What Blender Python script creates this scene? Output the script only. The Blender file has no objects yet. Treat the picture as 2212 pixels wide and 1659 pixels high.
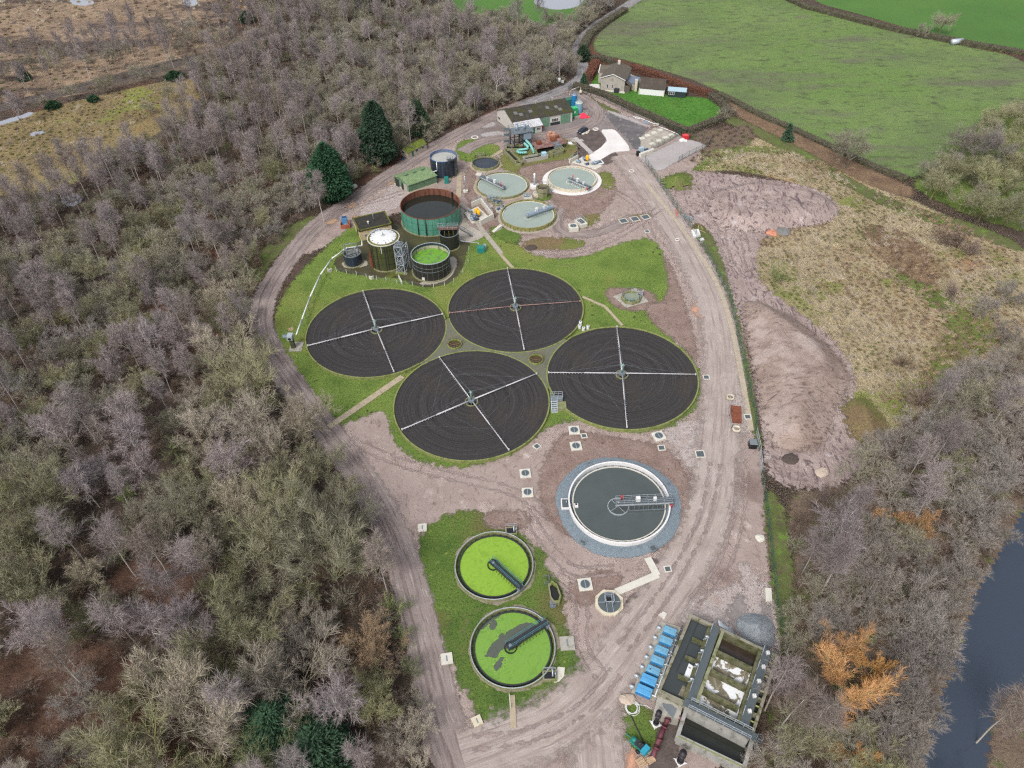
import bpy, math, random
import numpy as np
from mathutils import Vector, Matrix
RND=random.Random(7)
sc=bpy.context.scene
COL=sc.collection
rad=math.radians
# ------------------------------------------------------------ camera (surveyed from the four equal filter beds)
CAMH=113.9; FPX=1585.0; PIT=rad(43.81); ROLL=rad(-1.264)
_c,_s=math.cos(PIT),math.sin(PIT)
_r0=Vector((1,0,0)); _u0=Vector((0,_s,_c)); FW=Vector((0,_c,-_s))
RT=_r0*math.cos(ROLL)+_u0*math.sin(ROLL); UP=_u0*math.cos(ROLL)-_r0*math.sin(ROLL)
CP=Vector((0,0,CAMH))
cam=bpy.data.cameras.new('camera'); camo=bpy.data.objects.new('camera',cam); COL.objects.link(camo)
cam.sensor_fit='HORIZONTAL'; cam.sensor_width=36; cam.lens=36*FPX/2212; cam.clip_start=1; cam.clip_end=5000
camo.matrix_world=Matrix(((RT.x,UP.x,-FW.x,0),(RT.y,UP.y,-FW.y,0),(RT.z,UP.z,-FW.z,CAMH),(0,0,0,1)))
sc.camera=camo
# survey sheets: origin and scale of the plan sheets that positions below were read from
REG=dict(P=(0,0,.54861),A=(1850,150,2.1),B=(1100,550,2.4578),C=(1250,750,2.9493),D=(1800,600,3.16),E=(2200,250,2.9493),
 F=(2300,2300,2.2911),H=(1600,1900,1.6587),I=(2000,1600,1.8438),J=(1150,1000,1.3406),K=(0,0,1.58),L=(0,1000,1.4747),
 M=(0,2000,1.264),N=(2600,500,1.5447),O=(2700,1300,1.6592),Q=(2900,2100,1.795),R=(1300,0,1.58))
def px(reg,x,y):
    a,b,k=REG[reg]; return ((a+x/k)/1.82278,(b+y/k)/1.82278)
def G(reg,x,y,z=0.0):
    u,v=px(reg,x,y)
    d=FW*FPX+RT*(u-1106)+UP*(829.5-v)
    t=(z-CAMH)/d.z
    return Vector((d.x*t,d.y*t,z))
def GL(reg,pts,z=0.0): return [G(reg,x,y,z) for x,y in pts]
def proj(p):
    q=Vector(p)-CP; d=q.dot(FW)
    return (1106+FPX*q.dot(RT)/d, 829.5-FPX*q.dot(UP)/d, d)
def zat(b,reg,x,y):
    "height of the point straight above ground point b that is seen at sheet row y"
    v=px(reg,x,y)[1]; lo,hi=-5,40
    for _ in range(40):
        m=(lo+hi)/2
        if proj((b.x,b.y,m))[1]>v: lo=m
        else: hi=m
    return lo
def tank_fit(reg,xl,xr,yb,yr):
    "upright cylinder whose rim spans xl..xr, whose base ends at row yb and whose near rim is at row yr"
    ul,vb=px(reg,xl,yb); ur,vr=px(reg,xr,yr); c=G(reg,(xl+xr)/2,yb)+Vector((0,4,0)); r=4.0; h=1.0
    for _ in range(60):
        R=[proj((c.x+r*math.cos(k*.1309),c.y+r*math.sin(k*.1309),h)) for k in range(48)]; B=[proj((c.x+r*math.cos(k*.1309),c.y+r*math.sin(k*.1309),0))[1] for k in range(48)]
        a,b=min(p[0] for p in R),max(p[0] for p in R); d=proj(c)[2]
        c.x+=((ul+ur)/2-(a+b)/2)*d/FPX*.9; r*=(ur-ul)/(b-a); c.y+=(max(B)-vb)*d*d/(FPX*CAMH)*.8; h=max(.05,h+(max(p[1] for p in R)-vr)*d/FPX*.9)
    return c,r,h
# ------------------------------------------------------------ render / light
sc.view_settings.view_transform='Standard'; sc.view_settings.look='None'; sc.view_settings.gamma=1
sc.view_settings.exposure=0.7
w=bpy.data.worlds.new('World'); sc.world=w; w.use_nodes=True
nt=w.node_tree; bg=nt.nodes['Background']
SUN_EL,SUN_AZ=rad(50),rad(-150)      # azimuth from +Y towards +X
sky=nt.nodes.new('ShaderNodeTexSky'); sky.sky_type='NISHITA'; sky.sun_disc=False; sky.sun_elevation=SUN_EL; sky.sun_rotation=SUN_AZ
sky.air_density=1.0; sky.dust_density=4.0; sky.ozone_density=1.0
hs=nt.nodes.new('ShaderNodeHueSaturation'); hs.inputs['Saturation'].default_value=.42
nt.links.new(sky.outputs[0],hs.inputs['Color']); nt.links.new(hs.outputs[0],bg.inputs['Color']); bg.inputs['Strength'].default_value=.15
sun=bpy.data.lights.new('sun','SUN'); sun.energy=1.5; sun.angle=rad(16); sun.color=(1,.985,.965)
suno=bpy.data.objects.new('sun',sun); COL.objects.link(suno)
sd=Vector((math.sin(SUN_AZ)*math.cos(SUN_EL),math.cos(SUN_AZ)*math.cos(SUN_EL),math.sin(SUN_EL)))
suno.rotation_euler=sd.to_track_quat('Z','Y').to_euler(); suno.location=(0,0,200)
# ------------------------------------------------------------ object helpers
def tag(o,label=None,cat=None,group=None,kind=None):
    if label: o['label']=label
    if cat: o['category']=cat
    if group: o['group']=group
    if kind: o['kind']=kind
    return o
def thing(name,label,cat,loc=(0,0,0),rz=0,group=None):
    o=bpy.data.objects.new(name,None); COL.objects.link(o); o.empty_display_size=.3
    o.location=loc; o.rotation_euler=(0,0,rz); return tag(o,label,cat,group)
def copy_tree(o,parent=None,loc=None,rz=None,label=None):
    c=o.copy(); COL.objects.link(c)
    if parent is not None: c.parent=parent
    if loc is not None: c.location=loc
    if rz is not None: c.rotation_euler=(0,0,rz)
    if label: c['label']=label
    for ch in list(o.children): copy_tree(ch,c)
    return c
class MB:
    def __init__(s): s.v=[]; s.f=[]; s.m=[]; s.cur=0; s.sm=[]
    def add(s,vs,fs,smooth=False):
        n=len(s.v); s.v+= [tuple(p) for p in vs]; s.f+=[tuple(i+n for i in f) for f in fs]; s.m+=[s.cur]*len(fs); s.sm+=[smooth]*len(fs); return s
    def prism(s,poly,z0,z1,top=None):
        n=len(poly); t=top or poly
        s.add([(p[0],p[1],z0) for p in poly]+[(p[0],p[1],z1) for p in t],
              [tuple(range(n-1,-1,-1)),tuple(range(n,2*n))]+[(i,(i+1)%n,n+(i+1)%n,n+i) for i in range(n)]); return s
    def box(s,c,size,rz=0,z0=None):
        "c centre (x,y), size (sx,sy,sz), z0 bottom"
        sx,sy,sz=size; co,si=math.cos(rz),math.sin(rz); z=c[2] if z0 is None else z0
        P=[(c[0]+a*co-b*si,c[1]+a*si+b*co) for a,b in ((-sx/2,-sy/2),(sx/2,-sy/2),(sx/2,sy/2),(-sx/2,sy/2))]
        return s.prism(P,z,z+sz)
    def tube(s,p0,p1,r,n=6,r1=None,caps=True):
        p0,p1=Vector(p0),Vector(p1); d=p1-p0
        if d.length<1e-6: return s
        d.normalize(); a=d.orthogonal().normalized(); b=d.cross(a); r1=r if r1 is None else r1
        vs=[p0+(a*math.cos(t)+b*math.sin(t))*r for t in [2*math.pi*i/n for i in range(n)]]+[p1+(a*math.cos(t)+b*math.sin(t))*r1 for t in [2*math.pi*i/n for i in range(n)]]
        fs=[(i,(i+1)%n,n+(i+1)%n,n+i) for i in range(n)]
        if caps: fs+=[tuple(range(n-1,-1,-1)),tuple(range(n,2*n))]
        return s.add(vs,fs,n>6)
    def path(s,pts,r,n=6):
        for a,b in zip(pts,pts[1:]): s.tube(a,b,r,n)
        return s
    def lathe(s,c,prof,n=48,a0=0,a1=2*math.pi,smooth=False):
        "prof list of (r,z); closed ring if full"
        full=abs(a1-a0-2*math.pi)<1e-6; k=n if full else n+1; vs=[];fs=[]
        for i in range(k):
            t=a0+(a1-a0)*i/n
            vs+=[(c[0]+r*math.cos(t),c[1]+r*math.sin(t),z) for r,z in prof]
        q=len(prof)
        for i in range(n):
            j=(i+1)%k
            for m in range(q-1): fs.append((i*q+m,j*q+m,j*q+m+1,i*q+m+1))
        return s.add(vs,fs,smooth)
    def ring(s,c,ro,ri,z0,z1,n=64): return s.lathe(c,[(ro,z0),(ro,z1),(ri,z1),(ri,z0),(ro,z0)],n)
    def cyl(s,c,r,z0,z1,n=32): return s.lathe(c,[(0.0001,z0),(r,z0),(r,z1),(0.0001,z1)],n)
    def disc(s,c,r,z,n=64): return s.add([(c[0]+r*math.cos(2*math.pi*i/n),c[1]+r*math.sin(2*math.pi*i/n),z) for i in range(n)],[tuple(range(n))])
    def rail(s,pts,h=1.1,r=.03,post=1.6,closed=False,mid=True):
        pts=[Vector(p) for p in pts]
        if closed: pts=pts+[pts[0]]
        for a,b in zip(pts,pts[1:]):
            L=(b-a).length; k=max(1,round(L/post)); up=Vector((0,0,h))
            s.tube(a+up,b+up,r,4)
            if mid: s.tube(a+up*.5,b+up*.5,r*.8,4)
            for i in range(k+1):
                q=a.lerp(b,i/k); s.tube(q,q+up,r,4)
        return s
    def build(s,name,mats,parent=None,loc=None):
        me=bpy.data.meshes.new(name)
        o=Vector((0,0,0))
        if parent is not None and loc is None and s.__dict__.get('world',True):
            q=parent
            while q is not None: o=o+Vector(q.location); q=q.parent
        if loc is not None: o=Vector(loc)
        me.from_pydata([(p[0]-o.x,p[1]-o.y,p[2]-o.z) for p in s.v],[],s.f)
        mats=mats if isinstance(mats,(list,tuple)) else [mats]
        for m in mats: me.materials.append(m)
        if len(mats)>1: me.polygons.foreach_set('material_index',s.m)
        me.polygons.foreach_set('use_smooth',s.sm)
        me.update()
        ob=bpy.data.objects.new(name,me); COL.objects.link(ob)
        if parent is not None: ob.parent=parent
        if loc is not None: ob.location=loc
        return ob
def circ(c,r,z,n=24,a0=0): return [Vector((c[0]+r*math.cos(a0+2*math.pi*i/n),c[1]+r*math.sin(a0+2*math.pi*i/n),z)) for i in range(n)]
# ------------------------------------------------------------ material helpers
def lin(v): v/=255.; return v/12.92 if v<=.04045 else ((v+.055)/1.055)**2.4
def c3(r,g,b,k=1.0): return (lin(r)/1.4*k,lin(g)/1.4*k,lin(b)/1.4*k,1)
class NM:
    def __init__(s,name,coord='obj'):
        s.m=bpy.data.materials.new(name); s.m.use_nodes=True; s.t=s.m.node_tree; s.b=s.t.nodes['Principled BSDF']
        s.out=s.t.nodes['Material Output']
        s.co=s.nd('ShaderNodeTexCoord').outputs['Object'] if coord=='obj' else s.nd('ShaderNodeNewGeometry').outputs['Position']
    def nd(s,ty,ins=None,**at):
        n=s.t.nodes.new(ty)
        for k,v in at.items(): setattr(n,k,v)
        for k,v in (ins or {}).items(): s.set(n.inputs[k],v)
        return n
    def set(s,sock,v):
        if isinstance(v,bpy.types.NodeSocket): s.t.links.new(v,sock)
        else: sock.default_value=v
    def math(s,op,a,b=0.0,c=None):
        n=s.nd('ShaderNodeMath',{0:a,1:b},operation=op)
        if c is not None: s.set(n.inputs[2],c)
        return n.outputs[0]
    def noise(s,scale,detail=4,rough=.6,dist=0.0,co=None,stretch=None):
        co=co or s.co
        if stretch: co=s.nd('ShaderNodeVectorMath',{0:co,1:stretch},operation='MULTIPLY').outputs[0]
        n=s.nd('ShaderNodeTexNoise',{'Vector':co,'Scale':scale,'Detail':detail,'Roughness':rough,'Distortion':dist}); return n.outputs['Fac']
    def vor(s,scale,co=None,feature='F1',out='Distance'):
        return s.nd('ShaderNodeTexVoronoi',{'Vector':co or s.co,'Scale':scale},feature=feature).outputs[out]
    def step(s,f,a,b):
        return s.nd('ShaderNodeMapRange',{'Value':f,'From Min':a,'From Max':b},interpolation_type='SMOOTHSTEP').outputs[0]
    def ramp(s,f,stops):
        n=s.nd('ShaderNodeValToRGB',{'Fac':f}); e=n.color_ramp.elements
        while len(e)>1: e.remove(e[0])
        e[0].position=stops[0][0]; e[0].color=stops[0][1]
        for p,c in stops[1:]: q=e.new(p); q.color=c
        return n.outputs['Color']
    def mix(s,f,a,b):
        n=s.nd('ShaderNodeMix',data_type='RGBA'); s.set(n.inputs[0],f); s.set(n.inputs[6],a); s.set(n.inputs[7],b); return n.outputs[2]
    def attr(s,n): return s.nd('ShaderNodeAttribute',attribute_name=n).outputs['Fac']
    def bump(s,h,st=.5,dist=.1):
        n=s.nd('ShaderNodeBump',{'Height':h,'Strength':st,'Distance':dist}); s.t.links.new(n.outputs[0],s.b.inputs['Normal'])
    def fin(s,col,rough=.9,spec=.2,metal=0.0):
        s.set(s.b.inputs['Base Color'],col); s.set(s.b.inputs['Roughness'],rough); s.set(s.b.inputs['Specular IOR Level'],spec); s.set(s.b.inputs['Metallic'],metal); return s.m
    def cut(s,amp=1.0,scale=.9,soft=.25):
        "ragged sheet edge from its distance attribute"
        n=s.math('ADD',s.attr('sd'),s.math('MULTIPLY',s.math('SUBTRACT',s.noise(scale,5,.65),.5),3.2*amp))
        f=s.step(n,-soft,soft)
        tr=s.nd('ShaderNodeBsdfTransparent'); mx=s.nd('ShaderNodeMixShader',{0:f,1:s.b.outputs[0],2:tr.outputs[0]})
        s.t.links.new(mx.outputs[0],s.out.inputs['Surface']); return s.m
def mat(name,col,rough=.7,var=.25,scale=1.5,stain=None,sth=(.5,.65),sscale=.8,metal=0.0,spec=.3,bump=0,stretch=None):
    n=NM(name); f=n.noise(scale,5,.65,stretch=stretch)
    d=tuple(x*(1-var) for x in col[:3])+(1,); e=tuple(min(.95,x*(1+var*.7)) for x in col[:3])+(1,)
    c=n.ramp(f,[(.25,d),(.5,col),(.75,e)])
    if stain:
        c=n.mix(n.step(n.noise(sscale,6,.7,stretch=stretch),*sth),c,stain)
    if bump: n.bump(f,bump,.05)
    return n.fin(c,rough,spec,metal)
def gmat(name,base,over=(),bump=(6,.5,.1),amp=1.0,rough=.95,cut=True,soft=.25,escale=.9,spec=.1):
    "ground: base=(scale,stops), over=[(scale,lo,hi,colour,stretch)]"
    n=NM(name,'pos'); c=n.ramp(n.noise(base[0],9,.68),base[1])
    for o in over:
        c=n.mix(n.step(n.noise(o[0],7,.65,dist=(o[5] if len(o)>5 else 0),stretch=(o[4] if len(o)>4 else None)),o[1],o[2]),c,o[3])
    if bump: n.bump(n.noise(bump[0],8,.7),bump[1],bump[2])
    n.fin(c,rough,spec)
    return n.cut(amp,escale,soft) if cut else n.m
# ------------------------------------------------------------ sheets of ground
def chaikin(p,it=2,closed=True):
    p=[Vector((a[0],a[1])) for a in p]
    for _ in range(it):
        q=[]; n=len(p)
        if not closed: q.append(p[0])
        for i in range(n if closed else n-1):
            a,b=p[i],p[(i+1)%n]; q+=[a*.75+b*.25,a*.25+b*.75]
        if not closed: q.append(p[-1])
        p=q
    return p
def sdf(poly,X,Y):
    d=np.full(X.shape,1e9); ins=np.zeros(X.shape,bool); n=len(poly)
    for i in range(n):
        ax,ay=poly[i][0],poly[i][1]; bx,by=poly[(i+1)%n][0],poly[(i+1)%n][1]
        ex,ey=bx-ax,by-ay; L=ex*ex+ey*ey+1e-12
        t=np.clip(((X-ax)*ex+(Y-ay)*ey)/L,0,1); d=np.minimum(d,(X-ax-t*ex)**2+(Y-ay-t*ey)**2)
        cnd=(ay>Y)!=(by>Y)
        if ay!=by: ins^=cnd&(X<(bx-ax)*(Y-ay)/(by-ay)+ax)
    d=np.sqrt(d); return np.where(ins,-d,d)
def vnoise(X,Y,s,seed=0):
    def h(i,j): 
        v=np.sin(i*127.1+j*311.7+seed*74.7)*43758.5453; return v-np.floor(v)
    x,y=X*s,Y*s; i,j=np.floor(x),np.floor(y); f,g=x-i,y-j; f=f*f*(3-2*f); g=g*g*(3-2*g)
    return (h(i,j)*(1-f)+h(i+1,j)*f)*(1-g)+(h(i,j+1)*(1-f)+h(i+1,j+1)*f)*g
def fbm(X,Y,s,o=4,seed=0): return sum(vnoise(X,Y,s*2**k,seed+k)*.5**k for k in range(o))/(2-.5**(o-1))
def mesh_np(name,V,F,m,attrs=None,smooth=True):
    me=bpy.data.meshes.new(name); me.from_pydata(V.tolist(),[],F.tolist()); me.materials.append(m)
    for k,a in (attrs or {}).items():
        at=me.attributes.new(k,'FLOAT','POINT'); at.data.foreach_set('value',np.asarray(a,dtype=np.float32))
    if smooth: me.polygons.foreach_set('use_smooth',[True]*len(me.polygons))
    me.update(); o=bpy.data.objects.new(name,me); COL.objects.link(o); return o
def sheet(name,poly,z,m,res=1.0,soft=1.6,smooth=2,hfun=None,kind='structure',**t):
    poly=chaikin(poly,smooth) if smooth else [Vector((p[0],p[1])) for p in poly]
    P=np.array([[p[0],p[1]] for p in poly]); lo=P.min(0)-soft-res; hi=P.max(0)+soft+res
    xs=np.arange(lo[0],hi[0]+res,res); ys=np.arange(lo[1],hi[1]+res,res); X,Y=np.meshgrid(xs,ys)
    S=sdf(poly,X,Y); Z=np.full(X.shape,z) if hfun is None else z+hfun(X,Y,S)
    nx=len(xs); keep=np.minimum(np.minimum(S[:-1,:-1],S[1:,:-1]),np.minimum(S[:-1,1:],S[1:,1:]))<soft
    jj,ii=np.nonzero(keep); b=jj*nx+ii; F=np.stack([b,b+1,b+nx+1,b+nx],1)
    used=np.unique(F); rm=np.full(X.size,-1); rm[used]=np.arange(len(used))
    V=np.stack([X.ravel(),Y.ravel(),Z.ravel()],1)[used]
    o=mesh_np(name,V,rm[F],m,{'sd':S.ravel()[used]}); return tag(o,kind=kind,**t)
def road(name,pts,width,z,m,step=1.0,soft=1.2,it=3):
    p=chaikin(pts,it,False)
    q=[p[0]]; acc=0
    for a,b in zip(p,p[1:]):
        L=(b-a).length; k=max(1,int(L/step)); q+= [a.lerp(b,(i+1)/k) for i in range(k)]
    n=len(q); wd=width/2+soft; cols=max(5,int(2*wd/.7)); V=[];U=[];W=[];S=[]; s=0
    for i,c in enumerate(q):
        d=(q[min(i+1,n-1)]-q[max(i-1,0)]).normalized(); nn=Vector((-d.y,d.x))
        if i: s+=(c-q[i-1]).length
        for j in range(cols+1):
            u=-wd+2*wd*j/cols; e=c+nn*u; V.append((e.x,e.y,z)); U.append(u); W.append(s); S.append(abs(u)-width/2)
    k=cols+1; F=[(i*k+j,i*k+j+1,(i+1)*k+j+1,(i+1)*k+j) for i in range(n-1) for j in range(cols)]
    o=mesh_np(name,np.array(V),np.array(F),m,{'u':U,'v':W,'sd':S}); return tag(o,kind='structure')
# ============================================================ GROUND
def rampn(*cs): return [(.28+.44*i/(len(cs)-1),c) for i,c in enumerate(cs)]
S=(1,1,1)
m_floor=gmat('leaf_litter',(.05,rampn(c3(70,62,56),c3(94,82,74),c3(82,72,62),c3(108,92,80))),
  [(.018,.5,.66,c3(112,76,60)),(.35,.5,.7,c3(70,60,52)),(.9,.56,.74,c3(140,108,88)),(.07,.62,.74,c3(84,92,54))],bump=(1.2,1.0,.8),cut=False)
g=mesh_np('ground',np.array([[-1500,-300,0],[1500,-300,0],[1500,2500,0],[-1500,2500,0]],float),np.array([[0,1,2,3]]),m_floor,smooth=False); tag(g,kind='structure')
m_mud=gmat('bare_mud',(.11,rampn(c3(140,122,115),c3(164,148,141),c3(154,138,131),c3(186,172,165))),
  [(.035,.52,.66,c3(128,110,104)),(.45,.54,.7,c3(122,105,98),(1,.5,1),2.5),(.16,.6,.72,c3(196,184,176)),(1.5,.62,.74,c3(116,101,94)),(.3,.66,.76,c3(108,116,66))],bump=(.6,.5,.35),amp=1.6)
m_mud2=gmat('wet_mud',(.12,rampn(c3(136,119,113),c3(158,141,135),c3(172,155,149),c3(184,169,163))),
  [(.35,.5,.62,c3(112,97,97),(1,.4,1),3.5),(1.0,.58,.7,c3(108,93,91),(1,.4,1),3),(.2,.58,.72,c3(188,176,174))],bump=(.7,.8,.6),amp=2.4,soft=.5)
m_soil=gmat('dark_topsoil',(.4,rampn(c3(78,68,64),c3(98,88,84),c3(112,102,98))),[(2,.58,.7,c3(66,57,54))],bump=(3,.6,.2),amp=.5,soft=.2)
m_brownsoil=gmat('turned_soil',(.3,rampn(c3(122,103,95),c3(142,122,113),c3(156,138,129))),[(1.6,.56,.7,c3(98,80,73),(1,.5,1),1),(.12,.6,.75,c3(108,112,70))],bump=(1.5,.9,.35),amp=1.2,soft=.7)
m_grey=gmat('grey_yard',(.1,rampn(c3(112,104,102),c3(136,127,125),c3(150,141,138))),[(.05,.5,.62,c3(122,111,107)),(.8,.6,.7,c3(104,94,91),(1,.5,1),2)],bump=(2,.5,.2),amp=1.2)
m_black=gmat('black_silt',(.18,rampn(c3(86,84,85),c3(106,103,104),c3(122,118,118))),[(.4,.55,.65,c3(140,132,130)),(.9,.6,.7,c3(62,58,58),(1,.5,1),2)],bump=(2,.6,.2),amp=1.6)
def grassm(name,a,b,c,d,mole=.62,amp=.9,fine=3.0,pale=c3(150,160,84)):
    n=NM(name,'pos'); col=n.ramp(n.noise(.12,9,.7),rampn(a,b,c,b))
    col=n.mix(n.step(n.noise(.045,6,.6),.48,.64),col,d)
    col=n.mix(n.step(n.noise(fine,5,.75),.48,.7),col,tuple(x*.5 for x in a[:3])+(1,))
    col=n.mix(n.step(n.noise(.9,6,.7),.58,.74),col,pale)
    col=n.mix(n.step(n.noise(.16,7,.7,dist=.8),.6,.72),col,c3(118,112,78) if not mole else c3(112,120,72))
    if mole: # molehills and worn spots
        v=n.vor(.55,co=n.nd('ShaderNodeVectorMath',{0:n.co,1:n.nd('ShaderNodeTexNoise',{'Vector':n.co,'Scale':.4}).outputs['Color']},operation='ADD').outputs[0])
        f=n.math('MULTIPLY',n.step(v,.26,.16),n.step(n.noise(.06,4,.6),.5,.6)); col=n.mix(f,col,c3(62,70,40))
    n.bump(n.noise(4,8,.75),.9,.25); n.fin(col,.95,.05); return n.cut(amp*1.6 if amp>.5 else amp,.7,.6 if amp>.5 else .35)
m_grass=grassm('rough_lawn',c3(84,106,52),c3(104,126,62),c3(120,140,70),c3(130,138,74))
m_grass2=grassm('tank_lawn',c3(72,94,48),c3(90,114,56),c3(104,126,62),c3(114,110,70),mole=0)
m_bank=grassm('bank_grass',c3(92,106,56),c3(112,120,66),c3(126,128,76),c3(134,114,88),mole=0,amp=1.4)
m_garden=grassm('garden_lawn',c3(66,108,46),c3(78,124,54),c3(88,132,58),c3(84,118,54),mole=0,amp=.25,fine=.8,pale=c3(104,146,66))
m_field=gmat('winter_crop',(.03,rampn(c3(95,108,75),c3(105,122,79),c3(116,136,82),c3(107,114,88))),
  [(.011,.48,.62,c3(108,132,74)),(.04,.5,.66,c3(108,106,90),(.3,1,1)),(.35,.5,.68,c3(88,98,68),(.5,1,1)),(.9,.56,.72,c3(82,90,66),(.6,1,1)),(.02,.6,.72,c3(116,116,94)),(.22,.6,.74,c3(112,140,76)),(2.2,.63,.75,c3(80,88,64))],bump=(1.6,.9,.4),amp=.8,soft=.8)
m_field2=gmat('far_pasture',(.02,rampn(c3(74,108,56),c3(82,118,60),c3(92,126,64))),[(.3,.52,.7,c3(88,108,66)),(1.2,.58,.7,c3(80,106,58))],amp=.5)
m_heath=gmat('heath_grass',(.05,rampn(c3(108,95,83),c3(140,120,102),c3(166,143,119),c3(120,105,92))),
  [(.022,.48,.55,c3(86,76,72),(.55,1.5,1)),(.35,.5,.64,c3(108,92,80)),(.9,.56,.7,c3(196,172,142)),(.012,.54,.64,c3(118,106,92)),(.1,.55,.66,c3(96,84,74))],bump=(.9,1,.8),amp=2)
m_moor=gmat('moor_grass',(.07,rampn(c3(106,94,70),c3(132,116,84),c3(148,132,94),c3(120,106,78))),
  [(.9,.5,.62,c3(96,86,58)),(.03,.56,.68,c3(132,136,72)),(.02,.55,.66,c3(150,122,84)),(.25,.6,.7,c3(98,88,60))],bump=(.8,1,.7),amp=2)
m_straw=gmat('dead_grass',(.12,rampn(c3(132,118,90),c3(158,142,112),c3(178,162,132),c3(146,130,100))),
  [(.05,.5,.63,c3(128,134,74)),(.9,.52,.66,c3(116,104,72),(1,.35,1),3),(1.6,.55,.7,c3(196,182,150),(.4,1,1),3),(.06,.58,.7,c3(164,128,94)),(.45,.6,.72,c3(106,112,58))],bump=(1.3,1,.6),amp=1.4,soft=.8)
m_scrub=gmat('scrub_floor',(.2,rampn(c3(100,86,74),c3(122,106,92),c3(134,120,98))),[(.3,.53,.66,c3(96,108,60)),(1.5,.55,.7,c3(78,68,60))],bump=(1.3,1,.6),amp=1.6,soft=.8)
m_verge=gmat('trackside_verge',(.3,rampn(c3(84,92,56),c3(98,108,62),c3(112,100,84))),[(.8,.5,.65,c3(96,82,72)),(.2,.55,.68,c3(108,136,62))],bump=(2,.8,.3),amp=1.3,soft=.5)
m_concw=gmat('new_concrete',(.15,rampn(c3(206,201,196),c3(218,214,210),c3(228,225,222))),[(.5,.58,.75,c3(196,186,180),(1,.3,1)),(3,.6,.75,c3(205,198,192))],bump=(6,.1,.05),amp=.12,soft=.15)
m_conco=gmat('old_concrete',(.3,rampn(c3(152,144,134),c3(170,162,152),c3(182,174,164))),[(.5,.55,.68,c3(132,126,104)),(1.8,.6,.7,c3(120,114,100))],bump=(5,.2,.06),amp=.3,soft=.15)
m_gravel=gmat('pale_gravel',(.2,rampn(c3(156,150,146),c3(168,162,160),c3(178,172,170))),[(.06,.52,.68,c3(160,148,140)),(4,.6,.7,c3(140,134,130)),(.4,.6,.75,c3(150,144,138))],bump=(8,.5,.08),amp=.6,soft=.5)
m_bluegravel=gmat('blue_grey_gravel',(5,rampn(c3(96,108,116),c3(122,134,142),c3(146,156,162))),[(.5,.55,.7,c3(112,120,126)),(9,.62,.7,c3(84,92,98))],bump=(6,.8,.12),amp=.35,soft=.1)
m_stone=gmat('rubble_strip',(1.2,rampn(c3(150,137,132),c3(174,162,157),c3(190,180,175))),[(2.2,.56,.64,c3(112,104,100)),(.3,.55,.66,c3(166,150,142))],bump=(3,.9,.2),amp=1.2,soft=.4)
m_bund=gmat('mossy_bund_floor',(.25,rampn(c3(58,56,36),c3(74,70,46),c3(86,84,50))),[(.12,.54,.66,c3(96,104,44)),(.6,.58,.7,c3(60,54,42)),(.09,.66,.74,c3(150,144,134))],bump=(4,.4,.1),amp=.5,rough=.55,spec=.4)
m_path=gmat('concrete_path',(.8,rampn(c3(158,146,130),c3(176,164,146),c3(186,174,156))),[(2,.58,.7,c3(140,132,104))],amp=.12,soft=.1)
m_bracken=gmat('dead_bracken',(.5,rampn(c3(84,66,56),c3(104,80,67),c3(120,95,80))),[(1.4,.55,.7,c3(70,52,45)),(.2,.58,.7,c3(96,82,66))],bump=(1.5,1,.6),amp=2.5,soft=1)
sheet('bracken',GL('P',[(-60,1380),(150,1370),(290,1410),(340,1490),(270,1590),(120,1690),(-60,1690)]),.005,m_bracken,2,4)
sheet('bracken',GL('P',[(230,1225),(330,1205),(430,1235),(430,1300),(320,1325),(250,1290)]),.005,m_bracken,2,4)
m_puddle=NM('puddle','pos'); m_puddle.fin(c3(150,152,158),.05,.6); m_puddle=m_puddle.cut(.9,.35,.2)
m_brownpud=NM('brown_puddle','pos'); m_brownpud.fin(c3(176,146,122),.15,.5); m_brownpud=m_brownpud.cut(.8,.5,.5)
def roadm(name,cols,rut,pale,amp=.9,soft=.4):
    n=NM(name,'pos'); u,v=n.attr('u'),n.attr('v')
    cv=n.nd('ShaderNodeCombineXYZ',{0:u,1:n.math('MULTIPLY',v,.05)}).outputs[0]
    c=n.ramp(n.noise(.15,8,.65),rampn(*cols))
    st=n.noise(1.3,5,.65,co=cv,dist=.4); c=n.mix(n.step(st,.52,.66),c,rut); c=n.mix(n.step(n.noise(2.6,4,.6,co=n.nd('ShaderNodeCombineXYZ',{0:n.math('ADD',u,31),1:n.math('MULTIPLY',v,.09)}).outputs[0]),.55,.7),c,pale)
    w=n.math('ABSOLUTE',n.math('SUBTRACT',n.math('ABSOLUTE',u),1.0)); wt=n.math('MULTIPLY',n.step(w,.38,.1),n.step(n.noise(.35,4,.7,co=n.nd('ShaderNodeCombineXYZ',{0:u,1:n.math('MULTIPLY',v,.3)}).outputs[0]),.36,.6))
    c=n.mix(n.math('MULTIPLY',wt,.75),c,rut)
    c=n.mix(n.step(n.noise(1.4,6,.7),.6,.75),c,rut)
    n.bump(n.math('ADD',n.noise(.8,6,.6),n.math('MULTIPLY',st,2.0)),.5,.2); n.fin(c,.92,.12); return n.cut(amp,.6,soft)
m_track=roadm('perimeter_track',(c3(128,116,112),c3(146,133,128),c3(158,146,141)),c3(110,98,94),c3(172,160,153))
m_haul=roadm('haul_road',(c3(152,138,131),c3(168,155,148),c3(178,166,160)),c3(146,131,126),c3(184,172,166),amp=2.4,soft=1.3)
m_tarmac=roadm('worn_tarmac',(c3(122,120,122),c3(142,139,140),c3(156,153,153)),c3(112,108,108),c3(172,166,160),amp=.4)
m_rail=roadm('ballast',(c3(84,76,72),c3(96,88,83),c3(108,99,93)),c3(78,70,66),c3(112,103,97),amp=.5)
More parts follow.
